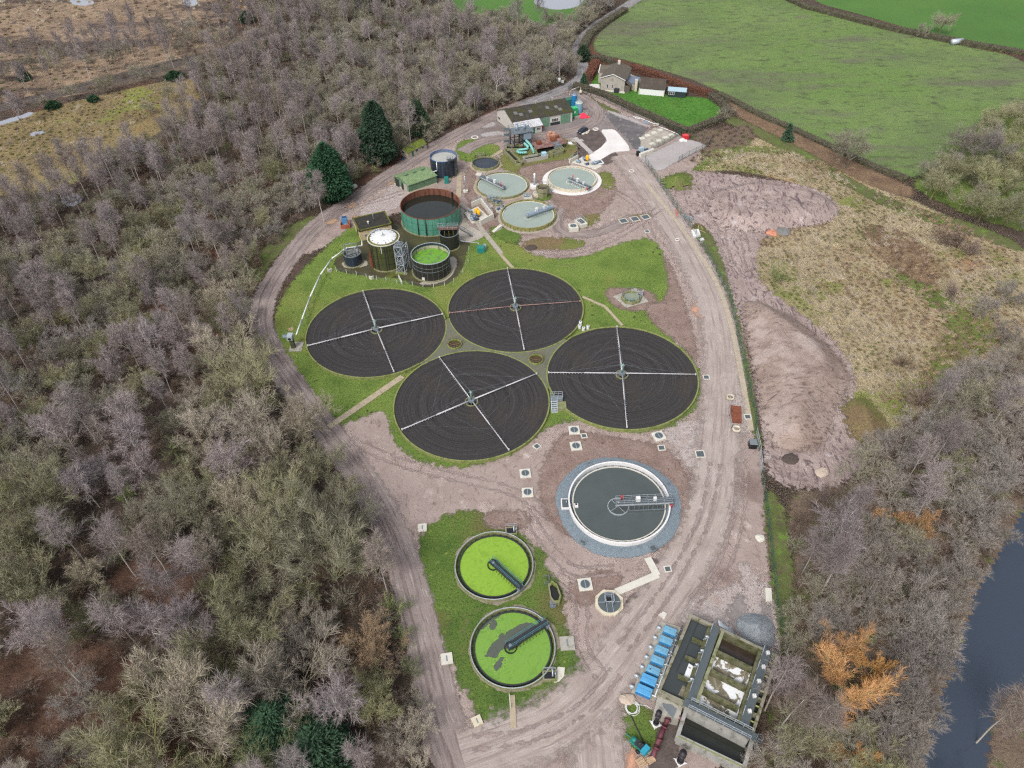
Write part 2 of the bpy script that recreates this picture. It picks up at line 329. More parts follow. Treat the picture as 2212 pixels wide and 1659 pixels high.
m_lush0=grassm('meadow_grass',c3(84,100,54),c3(100,120,62),c3(112,130,68),c3(104,104,72),mole=0,amp=1.4)
# ---- countryside
sheet('heath',GL('P',[(-250,-90),(330,-60),(560,-30),(545,40),(470,66),(560,95),(400,150),(230,195),(0,232),(-260,270)]),.004,m_heath,5,6)
sheet('heath_clearing',GL('P',[(-260,310),(0,268),(120,228),(320,182),(420,165),(440,200),(410,245),(345,285),(290,320),(220,365),(110,420),(0,420),(-260,440)]),.006,m_moor,3,5)
sheet('farm_field',GL('P',[(1278,112),(1290,70),(1340,15),(1420,-60),(1640,-60),(1700,8),(1860,52),(2000,84),(2240,130),(2240,205),(2120,268),(2040,338),(1985,392),(1900,368),(1800,322),(1680,265),(1600,222),(1520,180),(1400,142),(1330,125)]),.008,m_field,4,3,1)
sheet('pasture',GL('P',[(1690,-60),(1740,0),(1900,42),(2000,74),(2240,118),(2500,150),(2500,-60)]),.007,m_field2,6,4,1)
sheet('meadow',GL('P',[(1960,400),(1985,388),(2040,330),(2120,260),(2240,196),(2480,250),(2480,560),(2212,500),(2100,470)]),.0095,m_lush0,3,3)
sheet('paddock',GL('P',[(960,-30),(960,25),(1090,38),(1150,55),(1225,55),(1280,20),(1290,-30)]),.006,m_field2,4,4)
sheet('flood_pool',GL('P',[(1160,-8),(1150,8),(1190,22),(1240,18),(1265,4),(1250,-12)]),.012,m_puddle,2,3)
m_river=NM('river_water','pos'); m_river.bump(m_river.noise(.6,4,.6),.06,.1); m_river=m_river.fin(c3(58,67,80),.08,.5)
sheet('river',GL('P',[(2250,1080),(2205,1150),(2120,1300),(2080,1450),(2040,1560),(2005,1700),(1990,1820),(2400,1820),(2400,1080)]),.02,m_river,1.2,.5)
sheet('far_bank',GL('P',[(2150,1560),(2170,1510),(2240,1470),(2380,1440),(2400,1800),(2140,1800),(2130,1640)]),.03,m_scrub,1.5,2)
sheet('rough_grass',GL('P',[(1405,365),(1530,300),(1620,262),(1720,286),(1800,335),(1900,398),(2050,470),(2230,545),(2400,640),(2400,760),(2200,800),(2020,880),(1930,940),(1850,950),(1800,900),(1790,780),(1700,690),(1620,620),(1630,500),(1720,460),(1830,440),(1700,390),(1560,360),(1440,400)]),.010,m_straw,2,3)
m_lush=grassm('lush_grass',c3(88,102,56),c3(106,120,64),c3(116,128,72),c3(124,116,80),mole=0,amp=2.6)
sheet('grass_bank',GL('P',[(1905,575),(2010,600),(2120,700),(2140,760),(2060,800),(2080,880),(1990,860),(2000,780),(2060,700),(1990,640)]),.012,m_lush,2,3)
sheet('grass_bank',GL('P',[(1420,372),(1560,315),(1690,318),(1720,330),(1600,330),(1500,368),(1470,420),(1430,408)]),.016,m_lush,1,3)
m_brk2=gmat('bracken_strip',(.25,rampn(c3(104,84,70),c3(128,106,86),c3(146,124,100))),[(1.2,.55,.7,c3(86,68,58)),(.15,.56,.7,c3(150,132,100))],bump=(1.4,1,.5),amp=2,soft=.9)
sheet('bracken',GL('P',[(1560,205),(1680,268),(1800,324),(1900,375),(1985,410),(1960,432),(1860,392),(1740,330),(1600,262)]),.0125,m_brk2,1.5,3)
sheet('bracken',GL('P',[(1870,480),(1960,500),(2020,560),(2040,620),(1980,610),(1900,560),(1860,510)]),.0125,m_brk2,1.5,4)
sheet('field_path',GL('P',[(1560,240),(1660,285),(1760,335),(1850,395),(1960,445),(2100,480),(2212,530),(2212,550),(2080,500),(1940,462),(1830,405),(1740,348),(1640,298),(1550,255)]),.014,m_verge,1.5,2)
for q in ([(260,318),(300,312),(345,318),(330,326),(285,328)],[(60,288),(92,281),(98,288),(70,296)],[(-20,268),(40,250),(70,240),(75,248),(20,266),(-20,276)],[(125,430),(160,415),(185,430),(150,450)],[(215,420),(250,405),(262,415),(230,430)],[(370,515),(400,505),(420,512),(398,526),(372,527)],[(140,4),(180,-6),(210,6),(175,14)],[(390,0),(420,-8),(430,10),(405,16)],[(1020,100),(1060,85),(1080,100),(1050,118)],[(940,80),(975,70),(985,85),(955,92)],[(300,350),(315,340),(325,350)],[(0,820),(40,800),(60,830),(20,850)]):
    sheet('puddle',GL('P',q),.02,m_puddle,1,2,1)
# ---- the works
sheet('works_yard',GL('P',[(925,1720),(905,1500),(865,1290),(815,1120),(745,990),(690,900),(700,860),(850,800),(1150,540),(1060,510),(900,440),(760,500),(650,560),(620,530),(700,470),(800,410),(900,340),(1000,285),(1120,235),(1230,185),(1300,200),(1430,270),(1530,330),(1480,385),(1520,480),(1580,590),(1605,690),(1640,900),(1650,1050),(1672,1300),(1690,1430),(1640,1460),(1560,1720)]),.022,m_mud,1.5,3,2)
sheet('rear_yard',GL('A',[(-120,830),(-40,740),(220,660),(330,560),(560,500),(800,425),(940,460),(1060,560),(1300,700),(1480,790),(1380,930),(1300,900),(1150,770),(1000,770),(880,830),(600,850),(480,870),(330,840),(200,815),(60,830)]),.026,m_grey,1,3)
sheet('works_lawn',GL('P',[(720,520),(640,595),(602,655),(586,712),(606,772),(652,848),(712,925),(770,908),(835,880),(845,945),(885,990),(960,1012),(1060,1002),(1150,952),(1190,918),(1250,905),(1330,935),(1430,932),(1500,892),(1518,842),(1510,790),(1440,720),(1455,690),(1450,610),(1420,508),(1340,525),(1250,560),(1150,557),(1090,500),(1000,520),(900,500),(770,480)]),.030,m_grass,1,3)
sheet('tank_lawn',GL('H',[(65,410),(160,260),(300,200),(420,175),(515,205),(520,300),(760,330),(830,420),(910,430),(900,560),(1000,640),(1030,760),(1030,900),(1060,990),(1080,1080),(1190,1180),(1190,1280),(1080,1480),(960,1565),(700,1615),(480,1640),(450,1500),(430,1420),(340,1290),(300,1170),(190,1060),(150,830),(120,630)]),.030,m_grass2,.7,2)
sheet('inlet_lawn',GL('A',[(-120,880),(0,825),(130,850),(240,890),(265,930),(180,985),(100,985),(0,1035),(-100,1000)]),.030,m_grass,.8,2)
sheet('inlet_bank',GL('A',[(250,1060),(270,930),(420,880),(600,840),(780,815),(900,900),(890,960),(820,1000),(600,1040),(430,1130),(380,1110),(300,1100)]),.030,m_bank,.8,2)
sheet('tank_bank',GL('A',[(380,1080),(600,1030),(840,1000),(830,1050),(660,1080),(600,1180),(500,1200),(440,1150)]),.032,m_brownsoil,.8,2)
sheet('tank_bank',GL('A',[(0,1040),(60,1120),(30,1200),(60,1330),(130,1400),(240,1420),(250,1560),(200,1640),(100,1560),(0,1400),(-60,1200)]),.032,m_brownsoil,.8,2)
sheet('tank_bank',GL('A',[(600,1280),(800,1300),(1000,1290),(1100,1180),(1080,1100),(1180,1130),(1210,1250),(1150,1400),(1000,1500),(960,1560),(900,1500),(760,1480),(740,1400),(650,1310)]),.032,m_brownsoil,1,2)
sheet('grass_bank',GL('A',[(1060,1100),(1180,1110),(1200,1240),(1120,1260),(1080,1200)]),.034,m_bank,.7,2)
sheet('grass_bank',GL('A',[(940,1470),(1040,1440),(1080,1480),(1000,1560),(880,1590),(870,1520)]),.034,m_bank,.7,2)
sheet('grass_bank',GL('A',[(1200,1500),(1480,1440),(1490,1480),(1280,1540)]),.034,m_bank,.7,2)
sheet('grass_bank',GL('D',[(380,960),(540,890),(800,1000),(790,1120),(700,1160),(560,1080),(440,1010)]),.034,m_grass2,.6,2)
sheet('grass_bank',GL('D',[(780,1140),(1000,1060),(1400,1070),(1620,1120),(1500,1220),(1100,1215),(850,1190)]),.034,m_bank,.8,2)
sheet('grass_bank',GL('D',[(960,580),(1080,520),(1200,540),(1120,600),(1000,610)]),.035,m_grass2,.5,1.5)
sheet('topsoil',GL('P',[(1225,925),(1330,945),(1430,960),(1480,1010),(1500,1100),(1470,1160),(1420,1195),(1260,1180),(1180,1120),(1160,1050),(1180,980)]),.024,m_brownsoil,1,3)
sheet('topsoil',GL('H',[(520,185),(700,180),(830,215),(760,320),(620,290),(510,290)]),.031,m_brownsoil,.6,2)
sheet('topsoil',GL('I',[(1000,1090),(1120,1120),(1160,1200),(1110,1280),(960,1400),(850,1480),(830,1420),(1000,1300),(1060,1220),(1000,1130)]),.026,m_soil,.7,2)
sheet('topsoil',GL('I',[(600,1220),(720,1180),(850,1240),(780,1340),(640,1360),(620,1450),(500,1440),(420,1380),(450,1280)]),.025,m_brownsoil,.7,2.5)
sheet('topsoil',GL('E',[(170,880),(260,800),(330,770),(480,770),(565,890),(480,980),(380,1040),(330,980),(230,880)]),.031,m_soil,.7,1)
sheet('topsoil',GL('E',[(430,1140),(560,1060),(680,1030),(690,1090),(600,1170),(480,1180)]),.031,m_soil,.7,1)
sheet('topsoil',GL('E',[(170,870),(220,860),(370,1040),(300,1080),(200,1120),(160,1060),(240,1000)]),.030,m_soil,.7,1)
sheet('black_silt',GL('E',[(520,560),(700,600),(870,680),(1060,760),(930,860),(1060,915),(1040,960),(900,1010),(860,960),(760,830),(650,730)]),.030,m_black,.8,2)
sheet('mud_bank',GL('P',[(1425,378),(1500,366),(1600,380),(1760,402),(1812,440),(1812,478),(1690,498),(1640,520),(1630,600),(1690,650),(1790,720),(1850,800),(1840,870),(1865,950),(1880,1010),(1800,1060),(1660,1050),(1645,930),(1605,690),(1570,600),(1490,470)]),.028,m_mud2,1.2,3)
sheet('topsoil',GL('P',[(1430,540),(1462,600),(1490,690),(1515,800),(1470,740),(1420,712),(1385,660),(1440,650),(1445,600)]),.0345,m_brownsoil,.7,3)
sheet('topsoil',GL('J',[(1640,190),(1700,175),(1900,190),(1930,260),(1900,300),(1760,300),(1690,270)]),.0343,m_brownsoil,.6,2)
sheet('topsoil',GL('F',[(690,1190),(800,1230),(900,1260),(840,1500),(900,1660),(560,1700),(600,1540),(650,1480),(660,1300)]),.0335,m_soil,.5,1.5)
sheet('grey_stone',GL('F',[(1360,100),(1600,80),(1720,330),(1740,600),(1560,560),(1330,420),(1300,250)]),.0333,gmat('grey_stone_ground',(.5,rampn(c3(120,114,112),c3(138,131,128),c3(152,145,141))),[(3,.55,.7,c3(108,110,114)),(.3,.55,.7,c3(164,152,146))],bump=(3,.5,.15),amp=1.8,soft=.7),.6,2.5)
sheet('rubble',GL('P',[(1560,700),(1600,720),(1625,930),(1600,950),(1570,860)]),.029,m_stone,.8,2)
sheet('rubble',GL('P',[(1380,1320),(1500,1290),(1660,1240),(1690,1330),(1692,1440),(1600,1420),(1500,1350),(1440,1340)]),.029,m_stone,.8,2)
sheet('rubble',GL('P',[(1420,930),(1500,900),(1540,930),(1520,1000),(1490,1020),(1460,970)]),.029,m_stone,.8,2)
sheet('verge',GL('P',[(540,600),(565,535),(600,500),(660,470),(690,462),(640,520),(590,560),(556,620)]),.024,m_verge,.8,2)
sheet('verge',GL('A',[(-150,840),(0,735),(230,610),(420,520),(620,455),(780,395),(790,420),(560,500),(330,570),(200,660),(0,760),(-140,860)]),.024,m_verge,1,2)
sheet('verge',GL('A',[(830,420),(900,420),(1060,530),(1240,610),(1230,640),(1060,560),(930,480)]),.034,m_verge,.8,1.5)
sheet('verge',GL('P',[(1490,480),(1530,490),(1560,560),(1580,640),(1600,700),(1620,800),(1640,930),(1650,975),(1630,960),(1610,850),(1590,710),(1560,630),(1520,550)]),.032,m_verge,.7,1.2)
sheet('verge',GL('P',[(1650,1050),(1690,1080),(1715,1200),(1720,1400),(1690,1430),(1672,1300),(1655,1150)]),.032,m_verge,.8,2)
sheet('verge',GL('F',[(360,1080),(420,1050),(600,1140),(700,1200),(650,1480),(560,1470),(430,1500),(370,1360)]),.032,m_grass2,.5,1)
sheet('undergrowth',GL('P',[(1690,1440),(1720,1250),(1690,1060),(1800,1060),(1890,1000),(1930,930),(2050,860),(2300,780),(2300,1050),(2200,1150),(2120,1300),(2080,1450),(2030,1620),(1990,1760),(1560,1760),(1640,1600)]),.018,m_scrub,2,3)
sheet('undergrowth',GL('E',[(1480,840),(1600,800),(1800,760),(2000,760),(2200,700),(2300,900),(2000,1050),(1700,1180),(1450,1180),(1750,960)]),.015,m_scrub,1.2,3)
sheet('garden_lawn',GL('A',[(985,400),(1070,272),(1130,290),(1090,380),(1300,330),(1400,380),(1600,470),(1800,480),(1990,500),(2100,600),(2070,685),(1800,775),(1400,600),(1080,450)]),.030,m_garden,.8,1.2,1)
sheet('garden_drive',GL('A',[(930,225),(990,232),(1130,262),(1240,262),(1330,300),(1420,335),(1400,385),(1360,370),(1290,330),(1120,290),(1000,262)]),.034,m_conco,.8,1)
sheet('bund_floor',GL('C',[(190,820),(270,740),(420,700),(500,560),(560,600),(830,420),(900,370),(960,420),(1230,540),(1450,500),(1640,520),(1790,560),(1740,700),(1690,900),(1600,1030),(1480,1095),(1300,1130),(1160,1115),(1010,1045),(900,1010),(700,1020),(560,990),(330,960),(215,915)]),.036,m_bund,.5,1)
sheet('tank_apron',GL('C',[(1150,1080),(1250,1100),(1450,1070),(1560,1000),(1630,850),(1600,760),(1520,780),(1540,900),(1450,1020),(1250,1060)]),.040,m_conco,.4,.8)
sheet('tank_apron',GL('C',[(500,800),(580,820),(590,870),(520,890),(330,910),(280,860),(290,830)]),.040,m_conco,.4,.8)
sheet('pump_apron',GL('C',[(1660,170),(1720,230),(1690,270),(1740,380),(1800,430),(1960,500),(1900,560),(1790,600),(1640,600),(1640,470),(1660,350)]),.040,m_conco,.5,1)
sheet('shed_apron',GL('B',[(1060,430),(1110,420),(1250,520),(1330,500),(1330,560),(1180,640),(1080,690),(900,730),(800,760),(760,700),(880,600),(1040,520)]),.028,m_stone,.6,2)
sheet('concrete_apron',GL('E',[(478,772),(560,766),(632,762),(682,795),(858,1014),(720,1022),(640,1030),(590,1055),(480,1125),(400,1150),(330,1085),(380,1045),(480,985),(540,920),(566,890)]),.044,m_concw,.5,.3,1)
sheet('gravel_pad',GL('E',[(890,1100),(935,1095),(1110,1025),(1400,885),(1480,880),(1600,900),(1740,960),(1600,1030),(1450,1105),(1300,1180),(1180,1260),(1050,1200)]),.040,m_gravel,.7,1)
sheet('old_slab',GL('E',[(950,860),(1110,740),(1390,832),(1100,962),(1040,1012),(950,965)]),.042,m_conco,.6,.6,0)
sheet('concrete_patch',GL('A',[(60,800),(180,770),(300,775),(355,800),(360,840),(280,840),(150,825)]),.042,m_gravel,.6,1)
sheet('concrete_patch',GL('A',[(130,705),(200,690),(225,715),(160,745),(90,740)]),.042,m_gravel,.6,1)
sheet('concrete_strip',GL('E',[(540,540),(640,560),(820,620),(1080,730),(1050,750),(800,660),(640,600)]),.042,m_gravel,.6,.8)
sheet('concrete_patch',GL('P',[(1590,1210),(1625,1220),(1650,1300),(1640,1370),(1615,1330)]),.042,m_stone,.6,1)
for q in ([(640,640),(720,590),(760,640),(680,670)],[(700,760),(740,730),(800,760),(740,790)],[(1040,440),(1110,370),(1140,380),(1060,450)],[(450,790),(560,760),(560,800),(460,830)]):
    sheet('puddle',GL('B',q),.046,m_brownpud,.5,1,1)
sheet('sand_patch',GL('P',[(1490,660),(1520,645),(1535,670),(1520,690),(1500,680)]),.046,gmat('orange_sand',(.5,rampn(c3(190,138,112),c3(206,156,128),c3(198,160,140))),amp=.6,soft=.6),.5,1.5)
sheet('sand_patch',GL('F',[(380,1580),(440,1480),(470,1560),(480,1680),(380,1690)]),.046,bpy.data.materials['orange_sand'],.5,1.5)
# ---- roads
road('access_road',GL('P',[(1420,-30),(1345,18),(1300,45),(1262,76),(1245,108),(1258,140),(1262,163),(1235,185),(1185,206),(1130,226)]),5.2,.046,m_tarmac)
road('perimeter_track',GL('P',[(1200,200),(1100,235),(1000,282),(920,328),(850,372),(770,428),(690,478),(640,535),(592,600),(568,650),(562,700),(578,750),(622,820),(700,925),(768,1010),(830,1110),(872,1210),(902,1330),(932,1450),(958,1560),(1000,1680),(1030,1760)]),6.0,.044,m_track)
road('haul_road',GL('P',[(1345,335),(1400,400),(1450,480),(1500,560),(1540,650),(1556,720),(1560,800),(1558,900),(1550,980),(1545,1060),(1525,1130),(1480,1220),(1420,1310),(1360,1400),(1290,1490),(1200,1565),(1100,1605),(1000,1640)]),8.5,.048,m_haul,soft=2)
road('haul_road',GL('P',[(1290,1490),(1280,1560),(1290,1640),(1300,1760)]),8,.047,m_haul,soft=2)
road('yard_track',GL('A',[(800,425),(960,500),(1060,600),(1040,690),(900,760),(600,810),(430,830),(250,820),(60,870),(-60,940)]),5,.047,m_track)
road('yard_track',GL('D',[(1290,690),(1240,830),(1260,960),(1400,1030),(1700,1020),(2000,900),(2212,800)]),3.5,.047,m_track)
road('boundary_kerb',GL('P',[(1395,395),(1440,450),(1500,530),(1555,620),(1585,720),(1605,830),(1622,930)]),1.3,.052,m_path,soft=.2)
road('railway',GL('P',[(-300,292),(0,234),(150,195),(300,156),(420,126),(560,90),(700,55),(900,0)]),9,.03,m_rail,2)
m_rut=roadm('rutted_mud',(c3(137,122,117),c3(151,136,131),c3(163,149,144)),c3(125,110,105),c3(171,157,152),amp=.55,soft=.2)
def ruts(pts,z,gauge=.95,w=.42):
    p=chaikin(GL('P',pts),3,False); q=[]
    for s in (-1,1):
        q=[]
        for i,c in enumerate(p):
            d=(p[min(i+1,len(p)-1)]-p[max(i-1,0)]).normalized(); q.append(c+Vector((-d.y,d.x))*gauge*s)
        road('tyre_track',q,w,z,m_rut,soft=.45,it=0,step=.8)
for k,pts in enumerate(([(1545,1000),(1530,1100),(1485,1200),(1425,1300),(1345,1400)],[(1150,545),(1250,548),(1350,505),(1425,450)],[(755,950),(860,1000),(1000,1035),(1120,1062),(1195,1120)],[(740,950),(800,1060),(850,1160)],[(1500,400),(1560,470),(1560,540),(1600,600)],[(1510,440),(1600,480),(1620,580)],[(700,472),(760,445),(820,432),(870,415)],[(1020,1605),(1150,1592),(1270,1530),(1330,1450)],[(1200,1240),(1262,1290),(1250,1400),(1300,1460)],[(1300,400),(1380,440),(1410,520)],[(1650,1000),(1700,1022),(1760,1040)],[(1600,990),(1600,1100),(1570,1220),(1500,1300)],[(1130,1100),(1200,1200),(1240,1240),(1330,1230)])):
    ruts(pts,.0545+.0006*k)
# raised ground
def mound(h,edge,seed,rough=.35):
    return lambda X,Y,Sd:h*np.clip(-Sd/edge,0,1)**1.2*(1-.25*rough+rough*.5*fbm(X,Y,.12,4,seed))+np.where(Sd<0,fbm(X,Y,.7,3,seed+9)*rough*.6,0)
m_heap=gmat('earth_heap',(.12,rampn(c3(136,118,108),c3(156,138,128),c3(168,151,142))),[(.5,.5,.64,c3(116,98,91),(.35,1,1),2.5),(1.4,.58,.72,c3(112,95,86),(.4,1,1),2.5),(.06,.5,.62,c3(174,158,150))],bump=(.7,.8,.5),amp=2.2,soft=.6)
sheet('spoil_heap',GL('P',[(1600,655),(1640,648),(1720,690),(1790,745),(1835,800),(1835,850),(1800,880),(1790,950),(1740,985),(1655,960),(1640,860),(1618,740)]),.03,m_heap,.7,2,hfun=mound(3.4,6,3,.7))
sheet('spoil_heap',GL('P',[(1530,420),(1600,395),(1740,405),(1810,440),(1812,478),(1690,498),(1600,505),(1530,480)]),.03,m_mud2,.7,2,hfun=mound(2.6,5,5,.9))
sheet('spoil_heap',GL('P',[(1420,385),(1480,370),(1500,385),(1490,410),(1440,412)]),.036,m_lush,.5,1,hfun=mound(1.8,4,8))
sheet('spoil_heap',GL('P',[(1815,880),(1850,852),(1895,875),(1922,930),(1915,970),(1870,968),(1830,930)]),.036,m_bank,.5,1,hfun=mound(1.8,4,8))
# ============================================================ MATERIALS FOR OBJECTS
K=c3
mo_path=mat('weathered_path',K(172,158,136),.9,.18,1,stain=K(132,128,96),sth=(.52,.68))
mo_conc=mat('weathered_slab',K(166,158,146),.9,.18,1,stain=K(122,116,94),sth=(.54,.7))
mo_grav=mat('pale_path',K(176,170,166),.9,.15,2)
m_galv=mat('galvanised',K(186,194,200),.45,.15,3,metal=.3,spec=.5)
m_galvd=mat('dull_galvanised',K(132,142,148),.5,.2,2,stain=K(104,108,108),metal=.3)
m_white=mat('white_paint',K(226,226,224),.5,.06,2,stain=K(196,196,190),sth=(.58,.75))
m_whitearm=mat('weathered_white',K(196,194,196),.6,.12,2,stain=K(160,138,128),sth=(.6,.72))
m_redarm=mat('rusty_pink',K(176,140,132),.7,.2,2,stain=K(140,96,82))
m_dark=mat('dark_steel',K(52,54,58),.5,.25,2)
m_black=mat('black_plastic',K(34,36,40),.45,.2,2)
m_rust=mat('rust',K(128,74,52),.85,.35,2,stain=K(92,56,44),bump=.3)
m_mossc=mat('mossy_concrete',K(140,136,112),.9,.25,1.2,stain=K(112,124,56),sth=(.46,.62),sscale=.9,bump=.3)
m_mossrim=mat('mossy_rim',K(132,138,84),.9,.25,1.5,stain=K(96,112,44),sth=(.5,.65),bump=.3)
m_conc=mat('grey_concrete',K(168,164,154),.9,.2,1.2,stain=K(128,126,110),sth=(.52,.68),bump=.25)
m_concl=mat('pale_concrete',K(206,202,190),.85,.12,1.5,stain=K(178,170,150),sth=(.55,.72),bump=.1)
m_newc=mat('new_white_concrete',K(224,222,220),.8,.06,1.2,stain=K(206,204,200),sth=(.5,.7))
m_yelc=mat('buff_concrete',K(206,196,174),.85,.15,1.2,stain=K(158,148,116),sth=(.55,.68))
m_greenp=mat('green_paint',K(56,112,92),.5,.2,2)
m_teal=mat('teal_paint',K(40,128,118),.45,.15,2)
m_yellow=mat('yellow_guard',K(236,176,30),.5,.1,2)
m_red=mat('red_paint',K(196,44,50),.5,.15,2)
m_bluem=mat('blue_grey_pipe',K(150,166,182),.4,.2,2,stain=K(110,126,148),metal=.2)
m_blued=mat('blue_machinery',K(54,78,108),.5,.25,2)
m_timber=mat('pale_timber',K(196,168,136),.85,.2,2,stretch=(1,8,1))
m_grating=mat('steel_grating',K(92,101,104),.5,.25,6,metal=.2)
m_moss=mat('moss',K(104,108,40),.95,.35,1.5,stain=K(70,68,36),bump=.5)
def watermat(name,col,rough=.06,var=.1,spec=.5,scale=.3,stain=None,sth=(.55,.7)):
    n=NM(name); c=n.ramp(n.noise(scale,5,.6,dist=.6),[(.3,tuple(x*(1-var) for x in col[:3])+(1,)),(.7,tuple(x*(1+var) for x in col[:3])+(1,))])
    if stain: c=n.mix(n.step(n.noise(scale*2,6,.65,dist=1),*sth),c,stain)
    n.bump(n.noise(3,3,.5),.04,.02); return n.fin(c,rough,spec)
m_sewage=watermat('settled_sewage',K(150,162,152),.08,.06)
m_dkwater=watermat('dark_clear_water',K(62,67,67),.06,.12,stain=K(80,84,82),sth=(.6,.8))
m_finalw=watermat('final_effluent',K(80,87,86),.06,.08,stain=K(100,105,104),sth=(.62,.85))
m_blackwater=watermat('black_water',K(40,42,36),.05,.15)
m_bluewater=watermat('blue_black_water',K(52,58,66),.05,.15)
def weedmat(name):
    n=NM(name); c=n.ramp(n.noise(.35,4,.55,dist=2.2),[(.3,K(118,152,58)),(.48,K(138,174,66)),(.62,K(130,166,62)),(.75,K(146,184,70))])
    c=n.mix(n.step(n.noise(.5,3,.5,dist=3),.58,.72),c,K(120,154,50)); c=n.mix(n.step(n.noise(.9,7,.7,dist=2),.6,.7),c,K(104,136,54)); c=n.mix(n.step(n.noise(1.6,7,.75,dist=1),.66,.69),c,K(72,92,54)); c=n.mix(n.step(n.noise(14,3,.6),.56,.7),c,K(140,176,58))
    n.bump(n.noise(20,4,.7),.3,.03); return n.fin(c,.9,.1)
m_weed=weedmat('duckweed'); m_weed2=weedmat('dull_duckweed')
for n_ in m_weed2.node_tree.nodes:
    if n_.type=='VALTORGB':
        for e_ in n_.color_ramp.elements: c_=e_.color; e_.color=(c_[0]*.74,c_[1]*.82,c_[2]*1.25,1)
def mediamat():
    n=NM('filter_media'); x=n.nd('ShaderNodeSeparateXYZ',{0:n.co}).outputs; r=n.math('SQRT',n.math('ADD',n.math('MULTIPLY',x[0],x[0]),n.math('MULTIPLY',x[1],x[1])))
    a=n.math('ARCTAN2',x[1],x[0]); cv=n.nd('ShaderNodeCombineXYZ',{0:r,1:n.math('MULTIPLY',n.math('COSINE',a),.08),2:n.math('MULTIPLY',n.math('SINE',a),.08)}).outputs[0]
    c=n.ramp(n.noise(2.0,8,.85,co=cv),[(.3,K(50,49,50)),(.5,K(64,62,62)),(.7,K(82,79,79))])
    c=n.mix(n.math('MULTIPLY',n.step(n.noise(4.5,2,.5,co=cv),.5,.62),.55),c,K(46,43,42))
    c=n.mix(n.math('MULTIPLY',n.step(n.noise(.1,5,.6),.5,.7),.6),c,K(72,66,60)); c=n.mix(n.step(n.noise(7,3,.7),.56,.7),c,K(42,40,40)); c=n.mix(n.step(n.noise(9,2,.7),.66,.72),c,K(116,110,106))
    n.bump(n.noise(7,4,.8),1.0,.12); return n.fin(c,.9,.15)
m_media=mediamat()
m_pocket=gmat('mossy_gravel',(.5,rampn(K(96,96,84),K(112,112,98),K(104,106,78))),[(3,.58,.7,K(80,78,70)),(.4,.56,.7,K(110,118,70))],bump=(6,.5,.1),cut=False)
# ============================================================ FILTER BEDS
BC=[(-32.6,138.0),(1.3,145.7),(24.8,120.3),(-8.9,112.8)]
pm=MB(); pm.prism([BC[0],BC[3],BC[2],BC[1]],.02,.5)
tag(pm.build('gravel_infill',m_pocket),kind='structure')
BL=['filter bed farthest left, beside the raised white pipe and perimeter track','filter bed at the top of the four, nearest the green algae tank','filter bed on the right beside the haul road','filter bed at the bottom of the four, nearest the bare mud']
ENDS=[[(375,195),(807,314),(540,627),(80,484)],[(1137,75),(1520,249),(1226,509),(832,310)],[(1715,383),(2130,635),(1768,918),(1346,625)],[(778,545),(1297,629),(1147,1037),(575,928)]]
DL=['rotary distributor with four pale arms on the left filter bed','rotary distributor with two rusty pink arms on the top filter bed','rotary distributor with mottled white arms on the right filter bed','rotary distributor with heavy white long arm on the bottom filter bed']
def inpara(x,y):
    return sdf([BC[0],BC[3],BC[2],BC[1]],np.array([x]),np.array([y]))[0]<0
